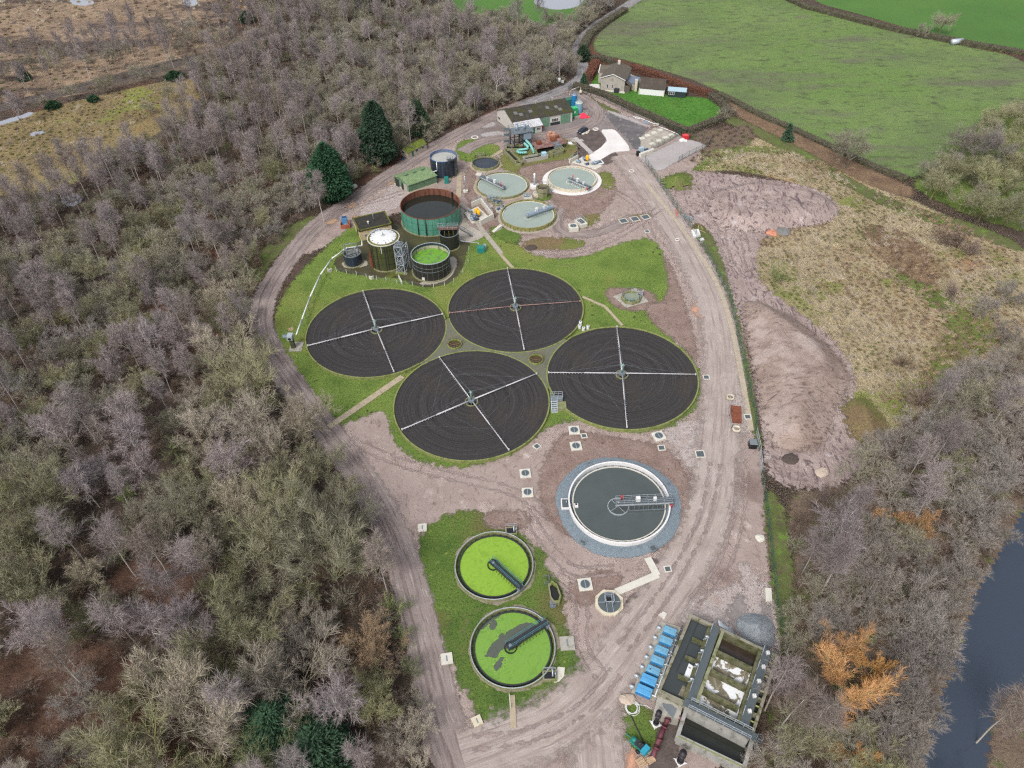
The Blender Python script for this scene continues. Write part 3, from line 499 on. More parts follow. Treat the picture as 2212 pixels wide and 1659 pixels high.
for i,(bx,by) in enumerate(BC):
    t=thing('filter_bed',BL[i],'filter bed',(bx,by,0),0,'round filter beds of dark media')
    wb=MB(); n=120
    for k in range(n):
        a0,a1=2*math.pi*k/n,2*math.pi*(k+1)/n; am=(a0+a1)/2
        h=.57 if inpara(bx+17.2*math.cos(am),by+17.2*math.sin(am)) else .78
        wb.lathe((bx,by),[(17.05,-.3),(17.05,h),(16.75,h),(16.75,.3)],1,a0,a1)
    wb.build('wall',m_mossrim,t)
    mb=MB(); mb.lathe((bx,by),[(1.3,.55),(6,.55),(12,.55),(16.76,.55)],96); mb.build('media',m_media,t)
    cw=MB(); cw.ring((bx,by),1.45,1.25,.1,.8,40); cw.build('centre_well',m_mossc,t)
    cw=MB(); cw.disc((bx,by),1.27,.2,32); cw.build('well_water',m_blackwater,t)
    d=thing('rotary_distributor',DL[i],'distributor',(bx,by,0),0,'rotary distributors')
    ms=MB(); ms.tube((bx,by,.2),(bx,by,1.3),.38,12); ms.tube((bx,by,1.3),(bx,by,3.9),.16,8); ms.tube((bx,by,3.5),(bx,by,3.6),.4,8)
    ms.build('mast',mat('mast_green',K(128,158,148),.6,.2,2) if i==0 else bpy.data.materials['mast_green'],d)
    hb=MB(); hb.cyl((bx,by),.75,.95,1.35,16)
    for q in range(8): hb.tube((bx,by,.85),(bx+1.35*math.cos(q*.785),by+1.35*math.sin(q*.785),.85),.05,4)
    hb.build('hub',m_galvd,d)
    tips=[]
    for j,e in enumerate(ENDS[i]):
        p=G('J',e[0],e[1],1.15); v=Vector((p.x-bx,p.y-by)); v=v.normalized()*min(16.5,v.length); tip=Vector((bx+v.x,by+v.y,1.15)); tips.append(tip)
        red=(i==1 and j%2==1); ar=MB(); r=.08 if red else (.16 if (i==3 and j%2==1) or (i==0 and j%2==1) else .125)
        base=Vector((bx,by,1.15))+Vector((v.x,v.y,0)).normalized()*.5
        ar.tube(base,base.lerp(tip,.5),r,8); ar.tube(base.lerp(tip,.5),tip,r*.8,8)
        nn=Vector((-v.y,v.x,0)).normalized()
        for q in range(1,24): # spray nozzles
            c=base.lerp(tip,q/24); ar.tube(c,c+nn*.32-Vector((0,0,.1)),.03,4)
        ar.box((tip.x,tip.y,1.0),(.3,.3,.35)); ar.build('arm',m_redarm if red else m_whitearm,d)
    gw=MB(); top=Vector((bx,by,3.85)); b0=Vector((bx,by,1.15))
    for j,tp in enumerate(tips):
        gw.tube(top,b0.lerp(tp,.55),.02,3); gw.tube(top,b0.lerp(tp,.92),.02,3); gw.tube(b0.lerp(tp,.6),b0.lerp(tips[(j+1)%4],.85),.015,3)
        gw.tube(b0.lerp(tp,.85),b0.lerp(tips[(j+1)%4],.4),.015,3)
    gw.build('guy_wire',m_galvd,d)
for q,l in (((858,478),'round sunken chamber with railing between the left, top and bottom filter beds'),((1287,558),'round sunken chamber with railing between the top, right and bottom filter beds')):
    c=G('J',q[0],q[1],.6); t=thing('sunken_chamber',l,'chamber',(c.x,c.y,0),0,'sunken chambers between the filter beds')
    m=MB(); m.ring(c,1.75,1.5,.3,.9,40); m.build('wall',m_mossrim,t)
    m=MB(); m.disc(c,1.52,.56,40); m.build('floor',mat('brown_sludge',K(78,64,40),.6,.4,1) if 'brown_sludge' not in bpy.data.materials else bpy.data.materials['brown_sludge'],t)
    m=MB(); m.rail(circ(c,1.65,.9,14),1.1,.03,9,True); m.build('railing',mat('railing_pink',K(150,122,108),.7,.2) if 'railing_pink' not in bpy.data.materials else bpy.data.materials['railing_pink'],t)
# ============================================================ ROUND CONCRETE TANKS
def ctank(name,label,c,r,h,wz,wall,wmat,group,weir=(.93,.05),chan=m_dkwater,wt=.3,apron=None,cat='settlement tank',weirmat=None,innerdrop=1.2):
    t=thing(name,label,cat,(c.x,c.y,0),0,group)
    if apron=='broken':
        R=random.Random(int(c.y)); m=MB(); n=72; vs=[]; w=.5
        for k in range(n):
            a=2*math.pi*k/n; w=max(.12,min(.95,w+R.uniform(-.28,.28))); vs+=[(c.x+(r-.05)*math.cos(a),c.y+(r-.05)*math.sin(a),.1),(c.x+(r+w)*math.cos(a),c.y+(r+w)*math.sin(a),.1),(c.x+(r+w+.02)*math.cos(a),c.y+(r+w+.02)*math.sin(a),0)]
        m.add(vs,[q for k in range(n) for q in ((3*k,3*k+1,3*((k+1)%n)+1,3*((k+1)%n)),(3*k+1,3*k+2,3*((k+1)%n)+2,3*((k+1)%n)+1))]); m.build('apron',bpy.data.materials.get('broken_kerb') or mat('broken_kerb',K(142,134,116),.9,.2,1,stain=K(104,104,72),sth=(.48,.62)),t)
    elif apron:
        m=MB(); m.ring(c,r+apron[0],r-.05,.0,apron[1],72); m.build('apron',apron[2],t)
    m=MB(); m.ring(c,r,r-wt,-.2,h,96); m.build('wall',wall,t)
    if weir:
        rw=r*weir[0]; m=MB(); m.ring(c,rw+.12,rw-.12,wz-.5,wz+.14,96); m.build('weir',weirmat or m_concl,t)
        m=MB(); m.lathe(c,[(r-wt+.02,wz-.35),(rw+.1,wz-.35)],96); m.build('channel',chan,t)
        m=MB(); n=144; R_=rw+.16; vs=[]  # toothed weir plate, one strip
        for k in range(n):
            a=2*math.pi*k/n; vs+=[(c.x+R_*math.cos(a),c.y+R_*math.sin(a),wz-.15),(c.x+R_*math.cos(a),c.y+R_*math.sin(a),wz+(.25 if k%4<2 else .02))]
        m.add(vs,[(2*k,2*((k+1)%n),2*((k+1)%n)+1,2*k+1) for k in range(n)]); m.build('weir_plate',m_dark,t)
    else: rw=r-wt+.1
    m=MB(); m.disc(c,rw-.06,wz,96); m.build('water',wmat,t)
    return t
GP='settlement tanks near the inlet works'
t1,r1,h1=tank_fit('D',237,888,590,560); t2,r2,h2=tank_fit('D',1122,1740,507,468); t3,r3,h3=tank_fit('D',540,1228,992,945)
T1=ctank('settlement_tank','grey green settlement tank with mossy rim, left of the white rimmed one',t1,r1,h1,h1-.45,m_mossc,m_sewage,GP,apron=(.9,.12,mo_path))
T2=ctank('settlement_tank','grey green settlement tank with clean pale rim and wide white apron',t2,r2,h2,h2-.5,m_yelc,m_sewage,GP,apron=(1.5,.14,m_newc))
T3=ctank('settlement_tank','grey green settlement tank nearest the grey pump skid, with moss stained panelled wall',t3,r3,h3,h3-.5,mat('algae_wall',K(148,142,90),.9,.25,1,stain=K(110,112,44),sth=(.45,.62)),m_sewage,GP,apron=(.9,.12,mo_conc))
for k in range(44):
    m=MB(); a=2*math.pi*k/44; m.box((t3.x+(r3+.06)*math.cos(a),t3.y+(r3+.06)*math.sin(a),.1),(.14,.18,h3-.05),a); m.build('wall_rib',m_mossc,T3)
ts,rs,hs_=tank_fit('D',185,522,238,230)
TS=ctank('small_tank','small round tank of dark blue water with railing behind the settlement tanks',ts,rs,.9,.5,m_mossc,m_bluewater,None,weir=None,apron=(.8,.1,mo_path),cat='settlement tank')
m=MB(); m.rail(circ(ts,rs-.15,.9,20),1.1,.035,9,True); m.build('railing',m_dark,TS)
tf,rf,hf=tank_fit('I',438,1182,1024,992)
TF=ctank('final_tank','new white rimmed final tank of dark water ringed by blue grey gravel',tf,rf,1.25,.5,m_newc,m_finalw,None,weir=(.905,.05),wt=.3,cat='settlement tank',weirmat=m_concl)
tag(sheet('gravel_ring',[(tf.x+(rf+2.3+.25*math.sin(a*5))*math.cos(a),tf.y+(rf+2.2+.3*math.sin(a*3+1))*math.sin(a)) for a in [2*math.pi*k/40 for k in range(40)]],.06,m_bluegravel,.5,.6,1,lambda X,Y,Sd:np.clip(-Sd,0,1)*.25),kind='structure')
g1,q1,_=tank_fit('H',315,832,783,768); g2,q2,_=tank_fit('H',412,976,1362,1345)
GW='duckweed covered tanks'
T4=ctank('humus_tank','duckweed covered tank fully bright green, the upper of the two',g1,q1,.7,.35,m_mossc,m_weed,GW,weir=(.885,.05),chan=m_blackwater,apron='broken',weirmat=m_dark,wt=.25)
T5=ctank('humus_tank','duckweed covered tank with a dark gap of open water, the lower of the two',g2,q2,.75,.35,m_mossc,m_weed2,GW,weir=(.895,.05),chan=m_blackwater,apron='broken',weirmat=m_dark,wt=.25)
for T,c,r in ((T4,g1,q1),(T5,g2,q2)):
    m=MB(); m.lathe(c,[(r-.12+.07*math.cos(a),.82+.07*math.sin(a)) for a in [2*math.pi*k/6 for k in range(7)]],80); m.build('rim_pipe',m_galv,T)
m_open=watermat('weed_gap_water',K(64,70,62),.15,.12)
nm=NM('weed_gap','pos'); nm.fin(K(88,94,84),.2,.4); nm=nm.cut(.26,1.5,.06)
for zo,poly in enumerate(([(515,1130),(555,1055),(630,1000),(700,948),(780,912),(838,918),(850,958),(770,1022),(710,1100),(650,1078),(612,1104),(590,1150)],[(500,1140),(545,1105),(590,1060),(600,1110),(560,1140)],[(575,1225),(570,1185),(640,1180),(650,1150),(600,1230)],[(540,930),(570,890),(600,920),(580,960),(545,960)],[(600,1010),(625,980),(640,1000),(615,1020)],[(575,1195),(600,1150),(640,1140),(630,1160),(610,1205),(590,1215)],[(480,955),(540,900),(640,850),(560,905),(500,960)])):
    o=sheet('open_water',GL('H',poly,.35),.356+.004*zo,nm,.2,.5,1); 
    o.parent=T5; o.data.transform(Matrix.Translation((-g2.x,-g2.y,0))); del o['kind']
# ---- scraper bridges
def bridge(label,c,hub,rim,z,drum_r,wid=1.1,deck=m_galv,rail=m_galv,cab=True,red=True,board=m_galvd,group='rotating scraper bridges',drumtop=.55,dmat=m_galv,fullring=True):
    """half bridge from the tank centre to its rim; hub and rim are ground points"""
    d=Vector((rim.x-hub.x,rim.y-hub.y,0)); L=d.length; d.normalize(); nn=Vector((-d.y,d.x,0)); a=math.atan2(d.y,d.x)
    t=thing('scraper_bridge',label,'scraper bridge',(hub.x,hub.y,0),0,group); P=lambda s,o,zz:Vector((hub.x+d.x*s+nn.x*o,hub.y+d.y*s+nn.y*o,zz))
    m=MB(); m.box(P(L/2-.3,0,z),(L+.8,wid,.1),a)
    m.build('deck',m_grating if deck is m_galv else deck,t)
    m=MB()
    for o in (-wid/2,wid/2): m.box(P(L/2-.3,o*1.04,z-.32),(L+.8,.07,.4),a)
    m.build('girder',deck,t)
    for o in (-wid/2,wid/2):
        m=MB(); m.rail([P(-.6,o,z+.1),P(L-.1,o,z+.1)],1.1,.035,1.5); m.build('railing',rail,t)
    m=MB(); m.ring((hub.x,hub.y),drum_r,drum_r-.12,z-1.6,z-1.6+drumtop,40)
    for q in range(4): m.tube((hub.x,hub.y,z-1.2),(hub.x+drum_r*math.cos(a+q*1.57+.6),hub.y+drum_r*math.sin(a+q*1.57+.6),z-1.2),.05,4)
    m.build('stilling_drum',dmat,t)
    m=MB(); m.tube((hub.x,hub.y,z-2),(hub.x,hub.y,z+.2),.3,10); m.build('pivot',m_galvd,t)
    m=MB(); sgn=-1
    for k in range(8):
        s=L*(.2+.7*k/8); m.tube(P(s,sgn*wid*.5,z),P(s,sgn*wid*.9,z-1.25),.04,4)
    m.box(P(L*.52,sgn*wid*.95,z-1.35),(L*.72,.08,.3),a); m.build('scum_board',board,t)
    m=MB(); m.box(P(L-.2,0,z-.5),(.7,wid*1.5,.5),a)
    for o in (-.7,.7): m.tube(P(L-.2,o-.08,z-.55),P(L-.2,o+.08,z-.55),.22,10)
    m.build('end_carriage',m_galvd,t)
    if cab:
        m=MB(); m.box(P(L*.36,wid*.1,z+.1),(.8,.6,1.0),a); m.build('control_cabinet',m_white,t); m=MB(); m.box(P(L*.68,wid*.1,z+.1),(.6,.5,.7),a); m.build('control_cabinet',m_white,t)
    if red:
        m=MB(); m.tube(P(.6,wid*.4,z+.1),P(.6,wid*.4,z+1.4),.16,8); m.build('beacon',m_red,t); m=MB(); m.tube(P(L-.2,-wid*.9,z-.5),P(L-.2,-wid*.9,z),.2,8); m.build('beacon',m_red,t)
    return t
def gg(r,x,y,z): return G(r,x,y,z)
bridge('galvanised scraper bridge with white cabinet over the mossy rimmed settlement tank',t1,gg('D',572,398,2.2),gg('D',292,265,2.2),h1+.6,.9)
bridge('galvanised scraper bridge with oval ring over the pale rimmed settlement tank',t2,gg('D',1410,310,2.2),gg('D',1650,412,2.2),h2+.6,1.3,board=m_newc,dmat=m_newc)
bridge('blue grey scraper bridge over the settlement tank with the mossy panelled wall',t3,gg('D',880,760,2.2),gg('D',1182,655,2.2),h3+.6,1.0,deck=m_bluem,red=False,dmat=m_concl)
bridge('new galvanised scraper bridge with round ring over the dark final tank',tf,gg('I',803,705,1.6),gg('I',1188,688,1.6),1.95,2.0,wid=1.2,drumtop=.35)
bridge('blue railed scraper bridge over the fully green duckweed tank',g1,gg('H',568,522,1.3),gg('H',752,688,1.3),1.25,1.1,wid=.85,deck=m_dark,rail=mat('blue_green_rail',K(86,140,150),.5,.2),cab=False,red=False,board=m_dark,drumtop=.95,dmat=m_black)
bridge('blue railed scraper bridge beside the dark gap in the duckweed',g2,gg('H',680,1062,1.3),gg('H',915,912,1.3),1.25,1.05,wid=1.0,deck=m_dark,rail=bpy.data.materials['blue_green_rail'],cab=False,red=False,board=m_dark,drumtop=.95,dmat=m_black)
# ============================================================ STEEL TANKS
def streakmat(name,base,streak,sth,rough=.5,second=None,s2=(.6,.7),sc=1.6,spec=.3):
    n=NM(name); c=n.ramp(n.noise(2,4,.6),[(.3,tuple(x*.8 for x in base[:3])+(1,)),(.7,tuple(x*1.15 for x in base[:3])+(1,))])
    c=n.mix(n.step(n.noise(sc,5,.7,stretch=(1,1,.06)),*sth),c,streak)
    if second: c=n.mix(n.step(n.noise(sc*1.7,5,.7,stretch=(1,1,.08)),*s2),c,second)
    return n.fin(c,rough,spec)
m_gtank=streakmat('faded_green_steel',K(84,144,124),K(112,160,140),(.5,.65),.5,K(134,122,92),(.66,.76))
m_rusty_in=streakmat('rusted_inner_wall',K(120,78,60),K(86,56,46),(.48,.6),.85,K(160,126,86),(.6,.72))
m_dig=streakmat('algae_streaked_steel',K(74,78,48),K(44,46,36),(.55,.62),.35,K(132,140,46),(.6,.72),1.2,.5)
m_blk=streakmat('black_glass_steel',K(46,44,42),K(62,58,50),(.55,.68),.35,K(60,66,44),(.64,.76),spec=.5)
m_blu=streakmat('blue_black_steel',K(42,52,66),K(58,70,86),(.5,.65),.3,spec=.5)
m_dgr=streakmat('dark_olive_steel',K(50,52,40),K(66,70,44),(.52,.66),.4)
m_galvw=watermat('algae_water',K(96,134,72),.3,.25,.3,.5,K(112,164,50),(.46,.5))
def stank(name,label,fit,shell,inner,wz,wmat,bands=0,seams=0,bandm=m_galv,group=None,rimm=None,bandz=None):
    c,r,h=fit; t=thing(name,label,'steel tank',(c.x,c.y,0),0,group)
    m=MB(); m.lathe(c,[(r+.35,0),(r+.35,.25),(r,.25)],64); m.build('base',m_mossc,t)
    m=MB(); m.lathe(c,[(r,.2),(r,h)],72,smooth=True); m.build('shell',shell,t)
    m=MB(); m.lathe(c,[(r-.06,h),(r-.06,.3)],72,smooth=True); m.build('inner_wall',inner,t)
    m=MB(); m.ring(c,r+.07,r-.1,h-.1,h+.04,72); m.build('rim',rimm or bandm,t)
    if wmat: m=MB(); m.disc(c,r-.07,wz,72); m.build('water',wmat,t)
    if bands or bandz:
        m=MB()
        for z in (bandz or [h*(k+1)/(bands+1) for k in range(bands)]): m.ring(c,r+.05,r-.02,z-.06,z+.06,72)
        m.build('hoop',bandm,t)
    if seams:
        m=MB()
        for k in range(seams):
            a=2*math.pi*k/seams; m.box((c.x+(r+.01)*math.cos(a),c.y+(r+.01)*math.sin(a),.3),(.05,.05,h-.35),a)
        m.build('seam',bandm,t)
    return t
def ladder(p0,p1,w,dr,n,mt,parent,name='ladder'):
    m=MB(); d=Vector((dr[0],dr[1],0)).normalized()*w/2
    m.tube(p0-d,p1-d,.04,4); m.tube(p0+d,p1+d,.04,4)
    for k in range(n): q=p0.lerp(p1,(k+.5)/n); m.tube(q-d,q+d,.025,4)
    return m.build(name,mt,parent)
fg=tank_fit('C',960,1653,535,335); cg,rg,hg=fg
GT=stank('storage_tank','large open green steel tank with rusted inner wall and dark water',fg,m_gtank,m_rusty_in,hg-2.0,m_blackwater,0,0,rimm=m_rust)
m=MB()
for k in range(26):
    a=2*math.pi*k/26; m.box((cg.x+(rg+.015)*math.cos(a),cg.y+(rg+.015)*math.sin(a),.3),(.04,.06,hg-.4),a)
m.build('seam',m_greenp,GT)
m=MB()
for z in (1.9,3.6): m.ring(cg,rg+.03,rg-.02,z-.03,z+.03,72)
m.build('hoop',m_greenp,GT)
for a in (-1.93,-1.66): # overflow downpipes
    p=Vector((cg.x+(rg+.2)*math.cos(a),cg.y+(rg+.2)*math.sin(a),0)); m=MB(); m.tube(p,p+Vector((0,0,hg+.15)),.14,8); m.tube(p+Vector((0,0,hg+.1)),Vector((cg.x+(rg-.4)*math.cos(a),cg.y+(rg-.4)*math.sin(a),hg+.1)),.14,8); m.build('downpipe',m_dark,GT)
p=Vector((cg.x+(rg-.25)*math.cos(.75),cg.y+(rg-.25)*math.sin(.75),hg-2)); m=MB(); m.box((p.x,p.y,hg-2.2),(.5,.4,2.5),.75); m.build('inlet_box',m_dark,GT)
fd=tank_fit('C',580,948,945,648); cd,rd,hd=fd
DG=stank('digester_tank','tall algae streaked digester with white domed roof and pipework',fd,m_dig,m_dig,hd,None,0,22,m_dgr,bandz=[2.2,4.3,6.4])
m=MB(); m.lathe(cd,[(rd*.97,hd-.1),(rd*.82,hd+.1)],64); m.build('roof_gutter',m_moss,DG)
m=MB(); m.lathe(cd,[(rd*.84,hd+.08),(rd*.84,hd+.25),(rd*.5,hd+.5),(rd*.15,hd+.65),(.001,hd+.68)],28); m.build('roof',mat('white_membrane',K(222,222,220),.5,.06,1.5,stain=K(176,178,178),sth=(.55,.7)),DG)
m=MB()
for k in range(20):
    a=2*math.pi*k/20; m.tube((cd.x+.3*math.cos(a),cd.y+.3*math.sin(a),hd+.67),(cd.x+rd*.84*math.cos(a),cd.y+rd*.84*math.sin(a),hd+.28),.03,4)
    if k%2==0: m.cyl((cd.x+rd*.78*math.cos(a),cd.y+rd*.78*math.sin(a)),.16,hd+.2,hd+.42,8)
m.tube((cd.x,cd.y,hd+.6),(cd.x,cd.y,hd+1.5),.12,8)
m.build('roof_rib',m_galvd,DG)
m=MB(); m.lathe(cd,[(rd+.12,hd-.12),(rd+.12,hd+.06),(rd-.1,hd+.06)],64); m.build('coping',m_concl,DG)
m=MB()
for a in (-1.95,-1.45,-1.3,-2.3): m.box((cd.x+(rd+.06)*math.cos(a),cd.y+(rd+.06)*math.sin(a),.4),(.1,.16,hd-.9),a)
m.build('drain_strip',m_dark,DG)
m=MB(); a=-1.62; m.box((cd.x+(rd+.1)*math.cos(a),cd.y+(rd+.1)*math.sin(a),hd-2.2),(.12,.14,1.9),a); m.build('white_pipe',m_white,DG)
m=MB(); a=math.radians(115)
for k in range(5):
    q=a+k*.16; m.cyl((cd.x+(rd-.5)*math.cos(q),cd.y+(rd-.5)*math.sin(q)),.22,hd,hd+.7,8); m.box((cd.x+(rd-.4)*math.cos(q),cd.y+(rd-.4)*math.sin(q),hd+.1),(.6,.4,.4),q)
m.build('roof_valve',m_galv,DG)
m=MB(); a=math.radians(200)
for k in range(5):
    q=a+k*.09; x,y=cd.x+(rd+.35)*math.cos(q),cd.y+(rd+.35)*math.sin(q); m.tube((x,y,.1),(x,y,3+k*.9),.09,6)
    for z in (1,2,3): m.cyl((x,y),.18,z*.95,z*.95+.15,8)
m.build('pipework',m_rust,DG)
fa=tank_fit('C',1085,1532,1062,858); ca,ra,ha=fa
AT=stank('storage_tank','open black panelled tank of bright green algae water with pale hoops',fa,m_blk,streakmat('stained_inner_wall',K(176,172,150),K(86,84,66),(.5,.62),.7,K(60,70,78),(.55,.7)),ha-1.75,m_galvw,0,22,m_galvd,bandz=[ha*.72,ha*.52],rimm=m_galv)
m=MB(); m.ring(ca,ra-.07,ra-.1,ha-.75,ha-.02,64); m.build('freeboard',m_blu,AT)
m=MB(); a=-1.95; m.box((ca.x+(ra+.06)*math.cos(a),ca.y+(ra+.06)*math.sin(a),.35),(.08,.8,.9),a); m.build('hatch',m_concl,AT)
fs=tank_fit('C',297,502,898,778); cs,rs2,hs2=fs
ST=stank('storage_tank','small blue black tank with overhead pipes at the left of the bund',fs,m_blu,m_conc,hs2-.9,m_galv and watermat('grey_scum',K(124,128,128),.4,.12),2,12,m_dark,rimm=m_galvd)
m=MB()
for a0,a1 in (((-.9,.2),(-.9,.2)),):
    pass
x,y=cs.x,cs.y
for dx,dy in ((-1.9,.6),(1.6,.9),(-1.2,-1.0),(1.2,-.6)): m.tube((x+dx,y+dy,hs2-1.0),(x+dx,y+dy,hs2+2.2),.13,8)
m.tube((x-1.9,y+.6,hs2+2.2),(x+1.6,y+.9,hs2+2.2),.13,8); m.tube((x-1.2,y-1.0,hs2+1.3),(x+1.2,y-.6,hs2+1.3),.11,8); m.tube((x-1.9,y+.6,hs2+2.2),(x-1.2,y-1.0,hs2+1.3),.11,8); m.tube((x+1.6,y+.9,hs2+2.2),(x+1.2,y-.6,hs2+1.3),.11,8)
m.build('overhead_pipe',m_galvd,ST)
m=MB()
for p0,p1 in (((-1.2,-.2),(.2,.7)),((-.9,-.9),(.6,0)),((0,-1.2),(1.3,-.2)),((.4,.9),(1.2,.2))): m.box((x+(p0[0]+p1[0])/2,y+(p0[1]+p1[1])/2,hs2-.88),(1.5,.14,.12),math.atan2(p1[1]-p0[1],p1[0]-p0[0]))
m.build('baffle',m_dark,ST)
fp=tank_fit('C',1418,1634,706,545); cp,rp,hp=fp
PT=stank('storage_tank','small dark tank with railed rusty platform across its top',fp,m_dgr,m_dark,hp-1.5,m_blackwater,3,14,m_dark,rimm=m_galvd)
m=MB(); m.box((cp.x-.3,cp.y+1.2,hp+.5),(5.6,1.5,.12)); m.build('platform',mat('worn_brown_plate',K(112,84,72),.8,.3,1.5),PT)
m=MB(); m.rail([Vector((cp.x-3.1,cp.y+.5,hp+.6)),Vector((cp.x+2.5,cp.y+.5,hp+.6)),Vector((cp.x+2.5,cp.y+1.95,hp+.6)),Vector((cp.x-3.1,cp.y+1.95,hp+.6))],1.1,.04,1.3,True); m.build('railing',m_galv,PT)
m=MB()
for dx in (-1.2,0,1.2): m.tube((cp.x+dx,cp.y-.2,hp-1.4),(cp.x+dx,cp.y-.2,hp+.5),.1,6)
m.build('mixer_shaft',m_moss,PT)
s0=Vector((cp.x+2.6,cp.y+1.2,hp+.55)); s1=G('C',1790,525,.1)
m=MB(); dd=(s1-s0); pe=Vector((dd.y,-dd.x,0)).normalized()*.5
for k in range(14): q=s0.lerp(s1,(k+.5)/14); m.box((q.x,q.y,q.z),(.35,1.0,.05),math.atan2(dd.y,dd.x))
for o in (pe,-pe): m.tube(s0+o,s1+o,.08,4); m.tube(s0+o+Vector((0,0,1.1)),s1+o+Vector((0,0,1.1)),.035,4); m.tube(s0+o+Vector((0,0,.55)),s1+o+Vector((0,0,.55)),.03,4)
for k in range(6):
    for o in (pe,-pe): q=s0.lerp(s1,k/5)+o; m.tube(q,q+Vector((0,0,1.1)),.035,4)
m.build('stair',m_galvd,PT)
ft=tank_fit('B',1455,1714,384,216); ct,rt,ht=ft
BT=stank('storage_tank','tall blue black tank with blue rim and pale scum behind the green shed',ft,m_blu,streakmat('faded_blue_inner',K(96,116,146),K(130,118,112),(.5,.65),.7),ht-.9,watermat('pale_scum',K(172,172,166),.7,.1),4,18,m_dark,rimm=mat('blue_rim',K(74,104,150),.5,.2))
a=-2.0; m=MB(); x,y=ct.x+(rt+.25)*math.cos(a),ct.y+(rt+.25)*math.sin(a); m.tube((x,y,ht*.5),(x,y,ht-.2),.14,8); m.tube((x,y,ht*.5),(x-1.7,y+.2,ht*.42),.14,8); m.tube((x,y,ht-.2),(x+.2,y+.3,ht-.05),.14,8); m.build('white_pipe',m_white,BT)
m=MB()
for a in (-1.25,-1.05,-.7,-.55):
    x,y=ct.x+(rt+.3)*math.cos(a),ct.y+(rt+.3)*math.sin(a); m.tube((x,y,.1),(x,y,ht+.2),.1,6)
m.box((ct.x+(rt-.2)*math.cos(-.95),ct.y+(rt-.2)*math.sin(-.95),ht+.1),(1.8,1.5,.1),-.95); m.build('pipework',m_dark,BT)
m=MB(); c0=Vector((ct.x+(rt-.2)*math.cos(-.95),ct.y+(rt-.2)*math.sin(-.95),ht+.2)); m.rail([c0+Vector((-.9,-.8,0)),c0+Vector((.9,-.8,0)),c0+Vector((.9,.8,0)),c0+Vector((-.9,.8,0))],1.1,.04,1,True); m.build('railing',m_galvd,BT)
a=-.6; ladder(Vector((ct.x+(rt+.6)*math.cos(a),ct.y+(rt+.6)*math.sin(a),.1)),Vector((ct.x+(rt+.6)*math.cos(a),ct.y+(rt+.6)*math.sin(a),ht+1)),.6,(-math.sin(a),math.cos(a)),16,m_galvd,BT)
# ---- stair tower
a0,b0,c0=G('C',930,958),G('C',1018,975),G('C',1078,900)
d0=a0+(c0-b0); t=thing('stair_tower','galvanised stair tower with platforms between the digester and algae tank','stair tower',tuple(a0))
m=MB(); H=hd
for p in (a0,b0,c0,d0): m.tube(p,p+Vector((0,0,H+.3 if p in (a0,b0) else H-.5)),.13,6)
for z0 in (0,2.75,5.5):
    for p,q in ((a0,b0),(b0,c0),(d0,a0)):
        m.tube(p+Vector((0,0,z0)),q+Vector((0,0,z0+2.75)),.05,4); m.tube(q+Vector((0,0,z0)),p+Vector((0,0,z0+2.75)),.05,4)
        m.tube(p+Vector((0,0,z0+2.75)),q+Vector((0,0,z0+2.75)),.09,4)
m.build('frame',m_galv,t)
for z in (2.75,5.5,H): 
    m=MB(); w1,w2=(0,.45) if z!=5.5 else (.55,1)
    m.prism([a0.lerp(d0,w1),b0.lerp(c0,w1),b0.lerp(c0,w2),a0.lerp(d0,w2)],z-.05,z+.03); m.build('platform',m_grating,t)
    m=MB(); m.rail([Vector((q.x,q.y,z)) for q in (a0.lerp(d0,w1),b0.lerp(c0,w1),b0.lerp(c0,w2),a0.lerp(d0,w2))],1.1,.04,1.2,True); m.build('railing',m_galv,t)
for k,(z0,z1) in enumerate(((0,2.75),(2.75,5.5),(5.5,H))):
    m=MB(); f=(lambda s:a0.lerp(b0,.3).lerp(d0.lerp(c0,.3),s)) if k%2==0 else (lambda s:a0.lerp(b0,.7).lerp(d0.lerp(c0,.7),1-s))
    for q in range(11):
        s=.1+.8*q/10; p=f(s); m.box((p.x,p.y,z0+(z1-z0)*q/10),(.8,.3,.04),math.atan2((b0-a0).y,(b0-a0).x))
    e=(b0-a0).normalized()*.42
    for o in (e,-e): m.tube(f(.1)+o+Vector((0,0,z0)),f(.9)+o+Vector((0,0,z1)),.06,4); m.tube(f(.1)+o+Vector((0,0,z0+1)),f(.9)+o+Vector((0,0,z1+1)),.035,4)
    m.build('stair_flight',m_galvd,t)
m=MB(); m.prism([a0+Vector((-.5,-.4,0)),b0+Vector((.6,-.4,0)),b0+Vector((.6,.6,0)),a0+Vector((-.5,.6,0))],0,.25); m.build('footing',m_mossc,t)
